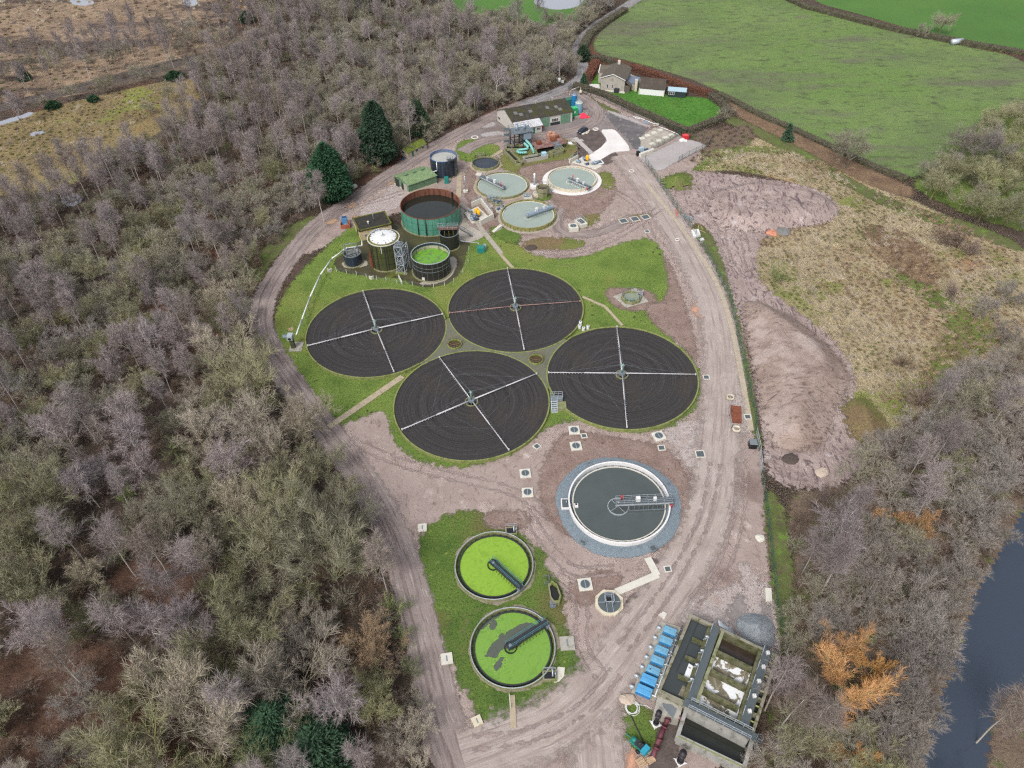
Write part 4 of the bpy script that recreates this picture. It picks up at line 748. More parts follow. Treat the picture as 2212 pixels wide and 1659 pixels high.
# ============================================================ BUILDINGS
def wallbox(m,P,z0,z1): return m.prism([(p.x,p.y) for p in P],z0,z1)
def gable(t,a,b,c,h,rise,wall,roof,over=.3,axis='bc',th=.14,ridge_shift=.5,wallname='wall'):
    "a-b-c ground corners, d completes it; ridge parallel to b-c ('bc') or a-b ('ab')"
    d=a+(c-b); m=MB(); P=[a,b,c,d]
    if axis=='ab': P=[b,c,d,a]
    p0,p1,p2,p3=P  # gable ends p0-p1 and p2-p3 ; eaves along p1-p2 and p3-p0
    g0=p0.lerp(p1,ridge_shift)+Vector((0,0,h+rise)); g1=p3.lerp(p2,ridge_shift)+Vector((0,0,h+rise)); up=Vector((0,0,h))
    m.add([p0,p1,p2,p3,p0+up,p1+up,p2+up,p3+up,g0,g1],[(0,1,5,8,4),(1,2,6,5),(2,3,7,9,6),(3,0,4,7)])
    m.build(wallname,wall,t)
    m=MB(); ax=(p2-p1).normalized()*over; Z=Vector((0,0,th))
    for e0,e1 in ((p1+up,p2+up),(p0+up,p3+up)):
        s=(e0-g0); s2=(e1-g1); k=1+over/s.length; A=g0+s*k-ax; B=g1+s2*k+ax; Cc=g1+ax; D=g0-ax
        vs=[A,B,Cc,D]; vs=vs+[v+Z for v in vs]; m.add(vs,[(0,1,2,3),(4,5,6,7),(0,1,5,4),(1,2,6,5),(2,3,7,6),(3,0,4,7)])
    return m.build('roof',roof,t),(g0,g1)
def onwall(m,p,q,s0,s1,z0,z1,off=.04,th=.08):
    "panel on the wall p-q (outward normal to the right of p->q), from s0 to s1 metres"
    e=(q-p).normalized(); nn=Vector((e.y,-e.x,0)); A=p+e*s0; B=p+e*s1
    m.prism([(A+nn*off),(B+nn*off),(B+nn*(off+th)),(A+nn*(off+th))],z0,z1); return m
def window(t,p,q,s0,s1,z0,z1,frame,glass,bars=1,name='window'):
    m=MB(); onwall(m,p,q,s0,s1,z0,z1,.01,.05); w=m.build(name,frame,t); bw=.09; n=bars+1; W=(s1-s0-bw*(n+1))/n
    m=MB()
    for k in range(n): onwall(m,p,q,s0+bw+k*(W+bw),s0+bw+k*(W+bw)+W,z0+bw,z1-bw,.055,.02)
    m.build('pane',glass,w); return w
m_glass=mat('dark_glass',K(40,46,54),.1,.2,.5,spec=.6)
def corrug(name,col,stain,sth,moss=None,mth=(.5,.6),rough=.8,ang=0,per=2.0):
    n=NM(name); c=n.ramp(n.noise(1.2,5,.65),[(.3,tuple(x*.8 for x in col[:3])+(1,)),(.7,tuple(min(.9,x*1.1) for x in col[:3])+(1,))])
    c=n.mix(n.step(n.noise(.7,6,.7),*sth),c,stain)
    if moss: c=n.mix(n.step(n.noise(.45,6,.7),*mth),c,moss)
    r=n.nd('ShaderNodeVectorRotate',{'Vector':n.co,'Angle':ang},rotation_type='Z_AXIS').outputs[0]
    wv=n.nd('ShaderNodeTexWave',{'Vector':r,'Scale':per}).outputs['Fac']; c=n.mix(n.math('MULTIPLY',wv,.3),c,tuple(x*.55 for x in col[:3])+(1,)); n.bump(wv,.6,.08)
    return n.fin(c,rough,.2)
# -- main control building
a,b,c=G('A',228,683),G('A',357,783),G('A',845,692); d=a+(c-b); hb=zat(c,'A',845,606)
ang=-math.atan2((c-b).y,(c-b).x)
MBD=thing('works_building','long pale works building with mossy dark corrugated roof beside the silos','building',tuple(b))
m_wallp=mat('pale_render',K(196,192,184),.9,.1,.8,stain=K(160,152,138),sth=(.55,.72))
rf_,(g0,g1)=gable(MBD,a,b,c,hb,2.6,m_wallp,corrug('mossy_corrugated',K(70,66,60),K(86,80,72),(.5,.65),K(74,76,36),(.46,.62),ang=ang),.35)
m=MB()
for s,o in ((.09,.35),(.16,.5),(.33,.4),(.62,.35),(.76,.4),(.8,.62)):
    e0=g0.lerp(g1,s); ev=(b+Vector((0,0,hb))).lerp(c+Vector((0,0,hb)),s); q=e0.lerp(ev,o); q2=e0.lerp(ev,o+.2); e=(c-b).normalized()*1.3; Z=Vector((0,0,.17))
    m.add([q+Z,q+e+Z,q2+e+Z,q2+Z],[(0,1,2,3)])
m.build('rooflight',mat('grey_rooflight',K(112,112,110),.4,.15),rf_)
m=MB()
for s in (.52,.8):
    q=g0.lerp(g1,s); m.cyl(q,.3,q.z,q.z+.8,10); m.cyl(q,.45,q.z+.8,q.z+.95,10)
m.build('roof_vent',m_conc,rf_)
L=(c-b).length
for s0,s1 in ((L*.42,L*.61),(L*.8,L*.965)):
    m=MB(); onwall(m,b,c,s0,s1,.1,3.2,.03,.08); m.build('door',corrug('green_steel_door',K(116,152,128),K(98,134,110),(.5,.7),ang=ang,per=1.4) if 'green_steel_door' not in bpy.data.materials else bpy.data.materials['green_steel_door'],MBD)
window(MBD,b,c,L*.65,L*.755,1.3,2.5,m_white,m_glass,3)
m=MB(); onwall(m,b,c,L*.625,L*.79,.05,1.1,.03,.06); m.build('vent_panel',m_dark,MBD)
window(MBD,a,b,(b-a).length*.05,(b-a).length*.2,1.0,2.0,m_white,m_glass,1)
# lean-to
e=(c-b).normalized(); nn=Vector((e.y,-e.x,0)); l0=b+e*.2; l1=b+e*(L*.42); w=3.4
ex=thing('lean_to','white corrugated lean to with green door on the front of the works building','lean-to',tuple(l0))
m=MB(); m.prism([l0+nn*.05,l0+nn*w,l1+nn*w,l1+nn*.05],0,2.5); m.build('wall',m_wallp,ex)
m=MB(); A0,A1=l0+nn*(w+.4)-e*.3,l1+nn*(w+.4)+e*.3; B0,B1=l0+nn*.05-e*.3,l1+nn*.05+e*.3
m.add([A0+Vector((0,0,2.55)),A1+Vector((0,0,2.55)),B1+Vector((0,0,3.7)),B0+Vector((0,0,3.7)),A0+Vector((0,0,2.7)),A1+Vector((0,0,2.7)),B1+Vector((0,0,3.85)),B0+Vector((0,0,3.85))],[(0,1,2,3),(4,5,6,7),(0,1,5,4),(1,2,6,5),(2,3,7,6),(3,0,4,7)])
m.build('roof',corrug('white_corrugated',K(214,214,216),K(178,180,184),(.5,.62),ang=ang,per=1.4),ex)
m=MB(); onwall(m,l0+nn*w,l1+nn*w,(l1-l0).length*.62,(l1-l0).length*.72,.05,2.1,.02,.06); m.build('door',m_greenp,ex)
window(ex,l0+nn*w,l1+nn*w,(l1-l0).length*.78,(l1-l0).length*.95,1.0,2.0,m_white,m_glass,2)
# -- silos
def silo(label,reg,x0,x1,yb,yt,matr,roofm,legs=False,dome=.5):
    c,r,h=tank_fit(reg,x0,x1,yb,yt); t=thing('silo',label,'silo',(c.x,c.y,0),0,'silos beside the works building')
    m=MB(); m.lathe(c,[(r,.1),(r,h)],28,smooth=True); m.build('shell',matr,t)
    m=MB(); m.lathe(c,[(r+.05,h-.05),(r+.05,h+.05),(r*.5,h+dome),(.001,h+dome*1.2)],28); m.cyl(c,.25,h+dome,h+dome+.5,10); m.build('roof',roofm,t)
    m=MB(); m.rail(circ(c,r*.9,h+.1,8),.9,.03,9,True); m.build('railing',matr if dome<.4 else m_galvd,t)
    ladder(Vector((c.x+r+.15,c.y,.1)),Vector((c.x+r+.15,c.y,h+.6)),.5,(0,1),14,m_galvd,t)
    m=MB(); m.box((c.x,c.y,0),(2.6*r,2.6*r,.2)); m.build('plinth',m_conc,t); return t
m_blue=mat('blue_silo_paint',K(40,122,176),.45,.15,1.5)
silo('tall bright blue silo behind the works building','A',842,888,582,478,m_blue,m_bluem)
silo('shorter pale blue rust streaked silo beside the bright blue one','A',873,934,628,545,streakmat('pale_blue_silo',K(120,168,192),K(178,186,188),(.5,.62),.5,K(140,120,108),(.64,.74)),mat('silo_top',K(190,200,190),.6,.1),dome=.35)
def block(name,label,cat,P,h,mt,z0=0,parts=(),group=None):
    ctr=sum(P,Vector())/len(P); t=thing(name,label,cat,(ctr.x,ctr.y,0),0,group); m=MB(); m.prism([(p.x,p.y) for p in P],z0,z0+h); m.build('body',mt,t); return t,ctr
def rect(c,sx,sy,rz): 
    co,si=math.cos(rz),math.sin(rz); return [Vector((c.x+x*co-y*si,c.y+x*si+y*co,0)) for x,y in ((-sx/2,-sy/2),(sx/2,-sy/2),(sx/2,sy/2),(-sx/2,sy/2))]
q=G('A',861,655); t,_=block('chemical_tank','bright green chemical cabinet between the works building and silos','cabinet',rect(q,1.9,1.9,-ang),3.6,mat('bright_green',K(36,156,92),.45,.12))
m=MB(); m.prism(rect(q,2.0,2.0,-ang),3.6,3.75); m.build('lid',mat('lid_green',K(70,186,120),.45,.1),t)
m=MB(); m.box((q.x,q.y-.98,1.9),(.7,.06,.7),0); m.build('sign',m_white,t)
q=G('A',818,560); t,_=block('container','dark green container behind the works building end','container',rect(q,4,2.4,-ang),2.6,m_greenp)
m=MB(); m.prism(rect(q,4.1,2.5,-ang),2.6,2.7); m.build('lid',m_greenp,t)
q=G('A',900,640); m=MB(); P=rect(q,5.5,4.2,-ang)
for i in range(4): 
    p0,p1=P[i],P[(i+1)%4]; e=(p1-p0).normalized(); nn=Vector((-e.y,e.x,0))*.25; m.prism([p0,p1,p1+nn,p0+nn],0,.9)
tag(m.build('bund_wall',m_conc),'low concrete bund wall around the feet of the silos','bund wall')
# -- green shed
a,b,c=G('B',1115,432),G('B',1257,522),G('B',1527,428); hs3=zat(b,'B',1252,442); ang2=-math.atan2((c-b).y,(c-b).x)
GS=thing('green_shed','faded green corrugated shed with ridge vents near the large open tank','shed',tuple(b))
m_gclad=corrug('green_cladding',K(110,138,108),K(96,122,92),(.5,.7),ang=ang2,per=1.5)
rf_,(g0,g1)=gable(GS,a,b,c,hs3,1.1,m_gclad,corrug('pale_green_roof',K(126,150,108),K(148,164,124),(.48,.64),K(112,130,76),(.55,.7),ang=ang2,per=1.5),.25)
for s in (.2,.5,.8):
    m=MB(); q0,q1=g0.lerp(g1,s-.07),g0.lerp(g1,s+.07); w=Vector((-(g1-g0).y,(g1-g0).x,0)).normalized()*.35
    m.prism([q0-w,q1-w,q1+w,q0+w],q0.z-.1,q0.z+.45); m.build('ridge_vent',m_gclad,rf_)
m=MB(); onwall(m,a,b,(b-a).length*.1,(b-a).length*.36,0,2.6,.02,.06); onwall(m,a,b,(b-a).length*.52,(b-a).length*.66,0,2.3,.02,.06); m.build('door',m_dark,GS)
m=MB(); onwall(m,a,b,(b-a).length*.68,(b-a).length*.92,0,2.6,.02,.06); m.build('roller_door',m_conc,GS)
m=MB(); onwall(m,a,b,0,(b-a).length,0,.5,.005,.04); onwall(m,b,c,0,(c-b).length,0,.5,.005,.04); m.build('plinth',m_yelc,GS)
# -- mossy hut
a,b,c=G('B',1172,148),G('B',1247,186),G('B',1427,92); hh=zat(b,'B',1245,132)
MH=thing('brick_hut','small pale hut with bright mossy roof at the edge of the wood','hut',tuple(b))
gable(MH,a,b,c,hh,1.0,mat('pale_brick',K(190,178,160),.9,.15,3,stain=K(160,148,128)),mat('moss_roof',K(104,116,44),.95,.3,1.2,stain=K(74,82,40),bump=.5),.2)
L=(c-b).length
for s0,s1 in ((.4,.54),(.72,.86)): window(MH,b,c,L*s0,L*s1,.9,2.1,m_white,m_glass,1)
window(MH,a,b,(b-a).length*.3,(b-a).length*.62,1.0,2.0,m_white,m_glass,1)
m=MB(); onwall(m,b,c,L*.22,L*.3,.05,2.0,.02,.06); m.build('door',m_greenp,MH)
# -- pump house
a,b,c=G('C',436,440),G('C',508,585),G('C',872,500); d=a+(c-b); hp3=zat(b,'C',500,478)
PH=thing('pump_house','yellow brick pump house with dark mossy flat roof behind the digester','pump house',tuple(b))
m=MB(); m.prism([a,b,c,d],0,hp3); m.build('wall',mat('yellow_brick',K(198,180,140),.9,.15,4,stain=K(170,150,116)),PH)
m=MB(); ctr=(a+c)/2; k=1.05; P=[ctr+(p-ctr)*k for p in (a,b,c,d)]; m.prism(P,hp3,hp3+.25); rr=m.build('roof',mat('mossy_felt',K(52,50,46),.9,.3,1,stain=K(78,74,36),sth=(.55,.7)),PH)
m=MB(); 
for i in range(4): p0,p1=P[i],P[(i+1)%4]; n_=(ctr-(p0+p1)/2).normalized()*.35; m.prism([p0,p1,p1+n_,p0+n_],hp3+.252,hp3+.4)
m.build('parapet',m_moss,rr)
q=a.lerp(c,.55); m=MB(); m.tube((q.x,q.y,hp3),(q.x,q.y,hp3+3.2),.14,8); m.build('flue',m_galvd,PH)
q=b.lerp(d,.35); m=MB(); m.tube((q.x,q.y,hp3),(q.x,q.y,hp3+.9),.14,8); m.cyl(q,.3,hp3+.9,hp3+1.05,10); m.build('vent_cowl',m_white,PH)
window(PH,b,c,(c-b).length*.12,(c-b).length*.2,1.0,1.9,m_white,m_glass,1)
m=MB(); onwall(m,a,b,(b-a).length*.45,(b-a).length*.65,0,2.1,.02,.06); m.build('door',m_dark,PH)
# -- house
a,b=G('E',483,308),G('E',757,338); hh=zat(b,'E',745,190); hap=zat((a+b)/2,'E',632,122)
dv=(b-a); dep=Vector((-dv.y,dv.x,0)).normalized()*12.0
HS=thing('stone_house','grey stone house with dark pitched roof and white bargeboards','house',tuple(a))
m_stonew=mat('grey_stone',K(168,162,152),.9,.15,5,stain=K(140,134,126)); m_slate=mat('brown_tiles',K(92,84,76),.85,.2,3,stain=K(108,104,84),sth=(.5,.68))
c_=b+dep; A_=b; 
rf_,(g0,g1)=gable(HS,a,b,b+dep,hh,hap-hh,m_stonew,m_slate,.35)
m=MB(); Z=Vector((0,0,.1))
for e0 in (a+Vector((0,0,hh)),b+Vector((0,0,hh))): 
    s=e0-g0; e1=g0+s*1.06; o=-dep.normalized()*.37; m.tube(g0+o,e1+o,.14,4)
m.build('bargeboard',m_white,HS)
W=(b-a).length
for s0,s1 in ((.26,.33),(.46,.53)): window(HS,a,b,W*s0,W*s1,1.1,2.6,m_white,m_glass,0)
m=MB(); onwall(m,a,b,W*.6,W*.8,0,1.5,.1,1.3); m.build('porch',m_dark,HS)
m=MB(); onwall(m,a,b,-.4,W+.4,0,.35,.02,.9); m.build('terrace',m_concl,HS)
q=g0.lerp(g1,.85); m=MB(); m.box((q.x,q.y,q.z-.6),(.9,.9,2.0)); m.build('chimney',m_concl,rf_)
m=MB(); m.tube((q.x+.3,q.y,q.z+1.3),(q.x+.3,q.y,q.z+3.0),.04,4); m.tube((q.x-.4,q.y,q.z+2.9),(q.x+1.2,q.y,q.z+2.9),.04,4); m.build('aerial',m_galvd,rf_)
# rear cross wing
w0=a+dep*.55; m=MB(); lw=-dv.normalized()*2.4
P=[w0+lw,w0,w0+dep*.4,w0+dep*.4+lw]; m.prism(P,0,hh*.8); m.build('wing_wall',m_stonew,HS)
m=MB(); e1=P[0]+Vector((0,0,hh*.8)); e2=P[3]+Vector((0,0,hh*.8)); gm=(P[0]+P[3])/2+Vector((0,0,hh+1.3)); gi=gm-lw*2.0
m.add([e1,e2,gm,gi,e1-lw*1.6+Vector((0,0,0)),e2-lw*1.6],[(0,4,3,2),(1,2,3,5)]); m.build('wing_roof',m_slate,HS)
m=MB(); m.tube(e1,gm,.15,4); m.tube(gm,e2,.15,4); m.build('wing_bargeboard',m_white,HS)
# right side flat extension with stone chimney
x0=b+dep*.25; rw=dv.normalized()*4.2; P=[x0,x0+rw,x0+rw+dep*.5,x0+dep*.5]; m=MB(); m.prism(P,0,2.6); m.build('extension_wall',m_stonew,HS)
m=MB(); ctr=sum(P,Vector())/4; m.prism([ctr+(p-ctr)*1.08 for p in P],2.6,2.85); m.build('extension_roof',mat('blue_felt',K(112,124,142),.7,.12),HS)
q=x0+rw*.9; m=MB(); m.box((q.x,q.y-.4,0),(.9,.8,4.4)); m.build('extension_chimney',m_yelc,HS)
P=[b+dep*.02+dv.normalized()*.05,b+dv.normalized()*2.0+dep*.02,b+dv.normalized()*2.0+dep*.24,b+dep*.24+dv.normalized()*.05]; m=MB(); m.prism(P,0,2.4)
m.add([P[1]+Vector((0,0,2.4))+dv.normalized()*.3,P[2]+Vector((0,0,2.4))+dv.normalized()*.3,P[3]+Vector((0,0,3.9)),P[0]+Vector((0,0,3.9))],[(0,1,2,3)]); m.build('side_porch',m_slate,HS)
# patio
sheet('patio',GL('E',[(335,290),(360,240),(470,240),(480,300)]),.05,m_concw,.4,.3,0)
# garage
a,b=G('E',930,357),G('E',1216,383); hg3=zat(a,'E',930,283); dv=b-a; dep=Vector((-dv.y,dv.x,0)).normalized()*6.6
GR=thing('garage','white rendered garage with steep dark tiled roof beside the house','garage',tuple(a))
rf_,_g=gable(GR,a,b,b+dep,hg3,2.7,m_white,mat('dark_tiles',K(72,64,58),.85,.2,3,stain=K(86,78,64)),.2,axis='ab')
m=MB(); 
for p in (a,b): m.box((p.x,p.y,0),(.35,.35,hg3),math.atan2(dv.y,dv.x))
m.build('quoin',m_concl,GR)
# shed
a,b=G('E',1262,387),G('E',1467,403); hs4=2.3; dv=b-a; dep=Vector((-dv.y,dv.x,0)).normalized()*3.6
SH=thing('garden_shed','dark green timber shed with pale blue roof beside the white garage','shed',tuple(a))
gable(SH,a,b,b+dep,hs4,.7,mat('dark_green_boards',K(40,54,54),.8,.2,2,stretch=(6,1,1)),mat('pale_blue_felt',K(160,184,194),.7,.1,2),.2,axis='ab',ridge_shift=.5)
window(SH,a,b,.3,2.4,.9,2.0,m_white,m_glass,2)
# -- screen tower
q=G('A',425,890); hT=zat(q,'A',425,762)
SCT=thing('screening_tower','steel screening tower with grey hopper and railed platform by the inlet works','screening tower',(q.x,q.y,0))
e=(c0-b0).normalized(); a1=-ang
def lp(x,y,z): return Vector((q.x+x*math.cos(a1)-y*math.sin(a1),q.y+x*math.sin(a1)+y*math.cos(a1),z))
m=MB()
for x in (-3.2,0,3.0):
    for y in (-2,2): m.tube(lp(x,y,0),lp(x,y,hT),.2,6)
for z in (2.5,hT-.3):
    for y in (-2,2): m.tube(lp(-3.2,y,z),lp(3,y,z),.12,4)
    for x in (-3.2,0,3): m.tube(lp(x,-2,z),lp(x,2,z),.12,4)
m.tube(lp(-3.2,-2,0),lp(0,-2,hT),.06,4); m.tube(lp(3,-2,0),lp(0,-2,hT),.06,4)
m.build('frame',m_dark,SCT)
m=MB(); m.prism([lp(-3.8,-2.5,0),lp(3.6,-2.5,0),lp(3.6,2.5,0),lp(-3.8,2.5,0)],hT,hT+.12); m.build('platform',m_galvd,SCT)
m=MB(); m.rail([lp(-3.8,-2.5,hT+.1),lp(3.6,-2.5,hT+.1),lp(3.6,2.5,hT+.1),lp(-3.8,2.5,hT+.1)],1.2,.05,1.5,True); m.build('railing',m_galvd,SCT)
m=MB(); m.prism([lp(.0,-2.2,0),lp(2.9,-2.2,0),lp(2.9,1.5,0),lp(.0,1.5,0)],3.0,hT-.3); m.prism([lp(.6,-1.5,0),lp(2.2,-1.5,0),lp(2.2,.6,0),lp(.6,.6,0)],1.2,3.0)
m.build('hopper',mat('blue_grey_steel',K(134,148,160),.5,.15,1.5),SCT)
m=MB(); m.rail([lp(-1.8,-1.5,hT+.1),lp(2.2,-1.5,hT+.1)],2.4,.05,1); m.tube(lp(-1.5,0,hT+.2),lp(-1.5,0,hT+2.2),.5,12); m.tube(lp(1.2,0,hT+.2),lp(1.2,0,hT+1.9),.45,12); m.build('machinery',m_bluem,SCT)
ladder(lp(-4.6,-3.6,.1),lp(-3.9,-1,hT),1.0,(e.x,e.y),18,m_galvd,SCT,'stair')
# left stair tower
q2=G('A',306,905); ST2=thing('stair_tower','slender steel stair tower left of the screening tower','stair tower',(q2.x,q2.y,0)); m=MB(); hT2=zat(q2,'A',306,745)
for x,y in ((-.9,-.9),(.9,-.9),(.9,.9),(-.9,.9)): m.tube((q2.x+x,q2.y+y,0),(q2.x+x,q2.y+y,hT2),.07,4)
for k in range(6):
    z=hT2*k/6; m.tube((q2.x-.9,q2.y-.9,z),(q2.x+.9,q2.y-.9,z+hT2/6),.04,4); m.tube((q2.x-.9,q2.y-.9,z+hT2/6),(q2.x+.9,q2.y-.9,z+hT2/6),.05,4); m.tube((q2.x+.9,q2.y-.9,z),(q2.x+.9,q2.y+.9,z+hT2/6),.04,4)
m.build('frame',m_galvd,ST2)
m=MB()
for z in (hT2*.33,hT2*.66,hT2*.95): m.box((q2.x,q2.y,z),(1.8,1.8,.08))
m.build('landing',m_grating,ST2)
m=MB(); s0=Vector((q2.x+.9,q2.y,hT2*.66)); s1=lp(-3.8,0,hT+.1); m.tube(s0,s1,.3,4); m.rail([s0,s1],1,.04,1.5); m.build('walkway',m_galvd,ST2)
# turquoise pipes
m_turq=mat('turquoise_pipe',K(128,190,184),.5,.15,2)
TP=thing('bent_pipe','thick turquoise pipes bending down from the screening tower','pipe',tuple(G('A',470,900)))
def bend(pts,r,mt,parent,name='pipe'):
    pts=[Vector(p) for p in pts]; s=[pts[0]]
    q=pts
    for _ in range(2):
        n=[q[0]]
        for a_,b_ in zip(q,q[1:]): n+=[a_.lerp(b_,.25),a_.lerp(b_,.75)]
        n.append(q[-1]); q=n
    m=MB(); m.path(q,r,8); return m.build(name,mt,parent)
bend([G('A',450,870,2.5),G('A',490,905,2.0),G('A',460,920,1.2),G('A',390,925,1.0),G('A',400,950,1.0),G('A',470,945,1.0)],.42,m_turq,TP)
bend([G('A',465,845,3),G('A',500,880,2.4),G('A',525,930,1.2),G('A',528,950,.4)],.42,m_turq,TP)
# -- inlet works: channels and rusty machinery
IW=thing('inlet_works','old mossy concrete inlet channels below the screening tower','inlet works',tuple(G('A',450,980)))
def chan(pts,w,h,mt,parent,name='channel',water=m_blackwater):
    m=MB(); mw=MB()
    for p,q_ in zip(pts,pts[1:]):
        e=(q_-p).normalized(); nn=Vector((-e.y,e.x,0)); 
        for o in (-w/2,w/2-.25): m.prism([p+nn*o,q_+nn*o,q_+nn*(o+.25),p+nn*(o+.25)],0,h)
        m.prism([p-nn*w/2,p+nn*w/2,p+nn*w/2+e*.25,p-nn*w/2+e*.25],0,h-.003); m.prism([q_-nn*w/2,q_+nn*w/2,q_+nn*w/2-e*.25,q_-nn*w/2-e*.25],0,h-.003)
        mw.add([p+nn*(w/2-.1)+Vector((0,0,h*.5)),q_+nn*(w/2-.1)+Vector((0,0,h*.5)),q_-nn*(w/2-.1)+Vector((0,0,h*.5)),p-nn*(w/2-.1)+Vector((0,0,h*.5))],[(0,1,2,3)])
    o=m.build(name,mt,parent); mw.build('water',water,o); return o
chan([G('A',300,945),G('A',395,1040)],2.0,1.3,m_mossc,IW); chan([G('A',300,930),G('A',560,925)],3.2,1.4,m_mossc,IW)
chan([G('A',445,1020),G('A',640,985)],2.4,1.2,m_conc,IW); chan([G('A',670,975),G('A',760,945)],2.6,1.3,m_mossc,IW)
chan([G('A',540,960),G('A',760,920)],5,1.3,m_mossc,IW)
q=G('A',405,1050); m=MB(); m.ring(q,1.3,1.0,0,1.2,20); m.build('round_chamber',m_mossc,IW)
m=MB(); m.disc(q,1.02,.5,20); m.build('chamber_water',m_blackwater,IW)
RM=thing('screen_machine','rusty pink screening machinery with railings on the inlet channels','machinery',tuple(G('A',640,920)))
rr=random.Random(5); m_pinkr=mat('pink_rust',K(150,118,112),.8,.25,1.5,stain=K(112,76,66)); 
q=G('A',655,905); m=MB(); m.prism(rect(q,11,5,a1),1.5,1.65); m.build('platform',m_pinkr,RM)
m=MB()
for k in range(4):
    p=rect(q,11,5,a1)
    for o in (0,): m.tube(p[k],p[k]+Vector((0,0,1.6)),.12,5)
m.build('leg',m_pinkr,RM)
m=MB(); P=[Vector((p.x,p.y,1.65)) for p in rect(q,11,5,a1)]; m.rail(P,1.1,.045,1.4,True); m.build('railing',m_pinkr,RM)
for k,(x,y,sx,sy,sz) in enumerate(((-3.5,.5,1.5,1.4,1.6),(-1,-.8,2.2,1.2,1.1),(1.6,.6,1.2,2.2,1.9),(3.8,-.4,2.2,1.6,1.2),(3.6,1.4,1.0,1.0,2.2))):
    m=MB(); p=Vector((q.x+x*math.cos(a1)-y*math.sin(a1),q.y+x*math.sin(a1)+y*math.cos(a1),0)); m.box((p.x,p.y,1.66),(sx,sy,sz*.6),a1); m.tube((p.x-sx*.4,p.y,1.7+sz*.6),(p.x+sx*.4,p.y,1.7+sz*.6),.3,10); m.build('gearbox',m_pinkr if k%2 else m_rust,RM)
q=G('A',675,830); m=MB(); m.prism(rect(q,3,2.2,a1),0,1.6); m.cyl((q.x-.6,q.y),.6,1.6,2.4,12); m.cyl((q.x+.8,q.y),.5,1.6,2.2,12)
tag(m.build('hopper_bin',mat('orange_pink',K(196,148,124),.8,.2,1.5,stain=K(150,104,84))),'rusty orange hopper bin behind the pink screening machinery','bin')
q=G('A',718,915); m=MB(); m.prism(rect(q,2.6,3.4,a1),0,2.0,[p*1 for p in rect(q,2.2,3.0,a1)]); tag(m.build('skip',m_galvd),'grey steel hopper at the right end of the screening machinery','hopper')
q=G('A',612,990); m=MB(); m.box((q.x,q.y,0),(1.4,1.2,1.8),a1); m.box((q.x,q.y,1.8),(1.5,1.3,.1),a1); tag(m.build('kiosk',mat('sky_blue',K(170,206,222),.5,.1)),'pale blue kiosk at the end of the concrete channel','kiosk')
# ============================================================ AERATION BLOCK
TZ=4.0
def f(x,y,z=TZ): return G('F',x,y,z)
WSN=[0]
def wallseg(m,p,q,th,z0,z1,ext=0):
    WSN[0]=(WSN[0]+1)%7; z1=z1+WSN[0]*.0035
    e=(q-p); e.z=0; e.normalize(); nn=Vector((-e.y,e.x,0))*th/2; p=p-e*ext; q=q+e*ext
    return m.prism([p-nn,q-nn,q+nn,p+nn],z0,z1)
AB=thing('aeration_tank','large mossy concrete aeration block with foaming brown cells and walkways','aeration tank',tuple(f(1200,800,0)))
A_,B_,C_,D_=f(965,280),f(1742,648),f(1518,1352),f(678,958)
m_abw=mat('stained_concrete',K(140,136,120),.9,.28,.8,stain=K(86,88,54),sth=(.48,.64),sscale=.9,bump=.3)
m_abm=mat('heavy_moss_concrete',K(104,102,78),.9,.35,1,stain=K(72,76,40),sth=(.45,.6),sscale=1.4,bump=.4)
m=MB(); m.prism([A_,D_,C_,B_],0,TZ-2.0)
for p,q in ((A_,B_),(B_,C_),(C_,D_),(D_,A_)): wallseg(m,p,q,.45,TZ-2.0,TZ,.2)
m.build('outer_wall',m_abw,AB)
m=MB(); wallseg(m,f(1142,372),f(905,1035),.6,TZ-2,TZ-.05); 
for p,q in (((975,485),(1080,530)),((915,648),(1020,692)),((850,818),(962,868))): wallseg(m,f(*p),f(*q),.5,TZ-2,TZ-.1)
m.build('channel_wall',m_abm,AB)
m=MB(); m.add([f(972,315,TZ-.7),f(690,945,TZ-.7),f(905,1042,TZ-.7),f(1135,390,TZ-.7)],[(0,1,2,3)]); m.build('channel_water',m_dkwater,AB)
m=MB(); wallseg(m,f(1030,345,TZ-.7),f(830,800,TZ-.7),.12,TZ-.9,TZ-.62); m.build('baffle',m_dark,AB)
m=MB(); wallseg(m,f(1252,425),f(1015,1068),.5,TZ-2,TZ); m.build('basin_wall',mat('lichen_concrete',K(140,142,112),.9,.3,1,stain=K(92,98,60)),AB)
m=MB(); wallseg(m,f(1262,432),f(1590,590),.4,TZ-2,TZ-.02); wallseg(m,f(1590,590),f(1395,1235),.5,TZ-2,TZ+.02); wallseg(m,f(1395,1235),f(1040,1085),.4,TZ-2,TZ-.02); m.build('basin_wall',m_abm,AB)
for p,q in (((1200,595),(1520,752)),((1143,765),(1468,925)),((1078,945),(1400,1112))):
    m=MB(); wallseg(m,f(*p),f(*q),.6,TZ-2,TZ-.35); m.build('cross_wall',m_abm,AB)
def foam(name,brown,wh,th):
    n=NM(name); c=n.ramp(n.noise(.8,5,.6,dist=1),[(.35,tuple(x*.8 for x in brown[:3])+(1,)),(.65,brown)])
    c=n.mix(n.step(n.vor(.7,feature='DISTANCE_TO_EDGE'),.10,.02),c,tuple(x*1.35 for x in brown[:3])+(1,))
    c=n.mix(n.step(n.noise(.36,6,.62,dist=.35),th,th+.025),c,K(232,234,236)); n.bump(n.noise(2,4,.6),.3,.08); return n.fin(c,.35,.3)
m_foam=foam('foaming_liquor',K(128,121,102),1,.495); m_dkliq=watermat('dark_liquor',K(60,50,44),.15,.2,stain=K(112,104,98),sth=(.66,.7),scale=1)
m=MB(); m.add([f(1250,455,TZ-1.85),f(1200,595,TZ-1.85),f(1520,752,TZ-1.85),f(1585,600,TZ-1.85)],[(0,1,2,3)]); m.build('dark_liquor',m_dkliq,AB)
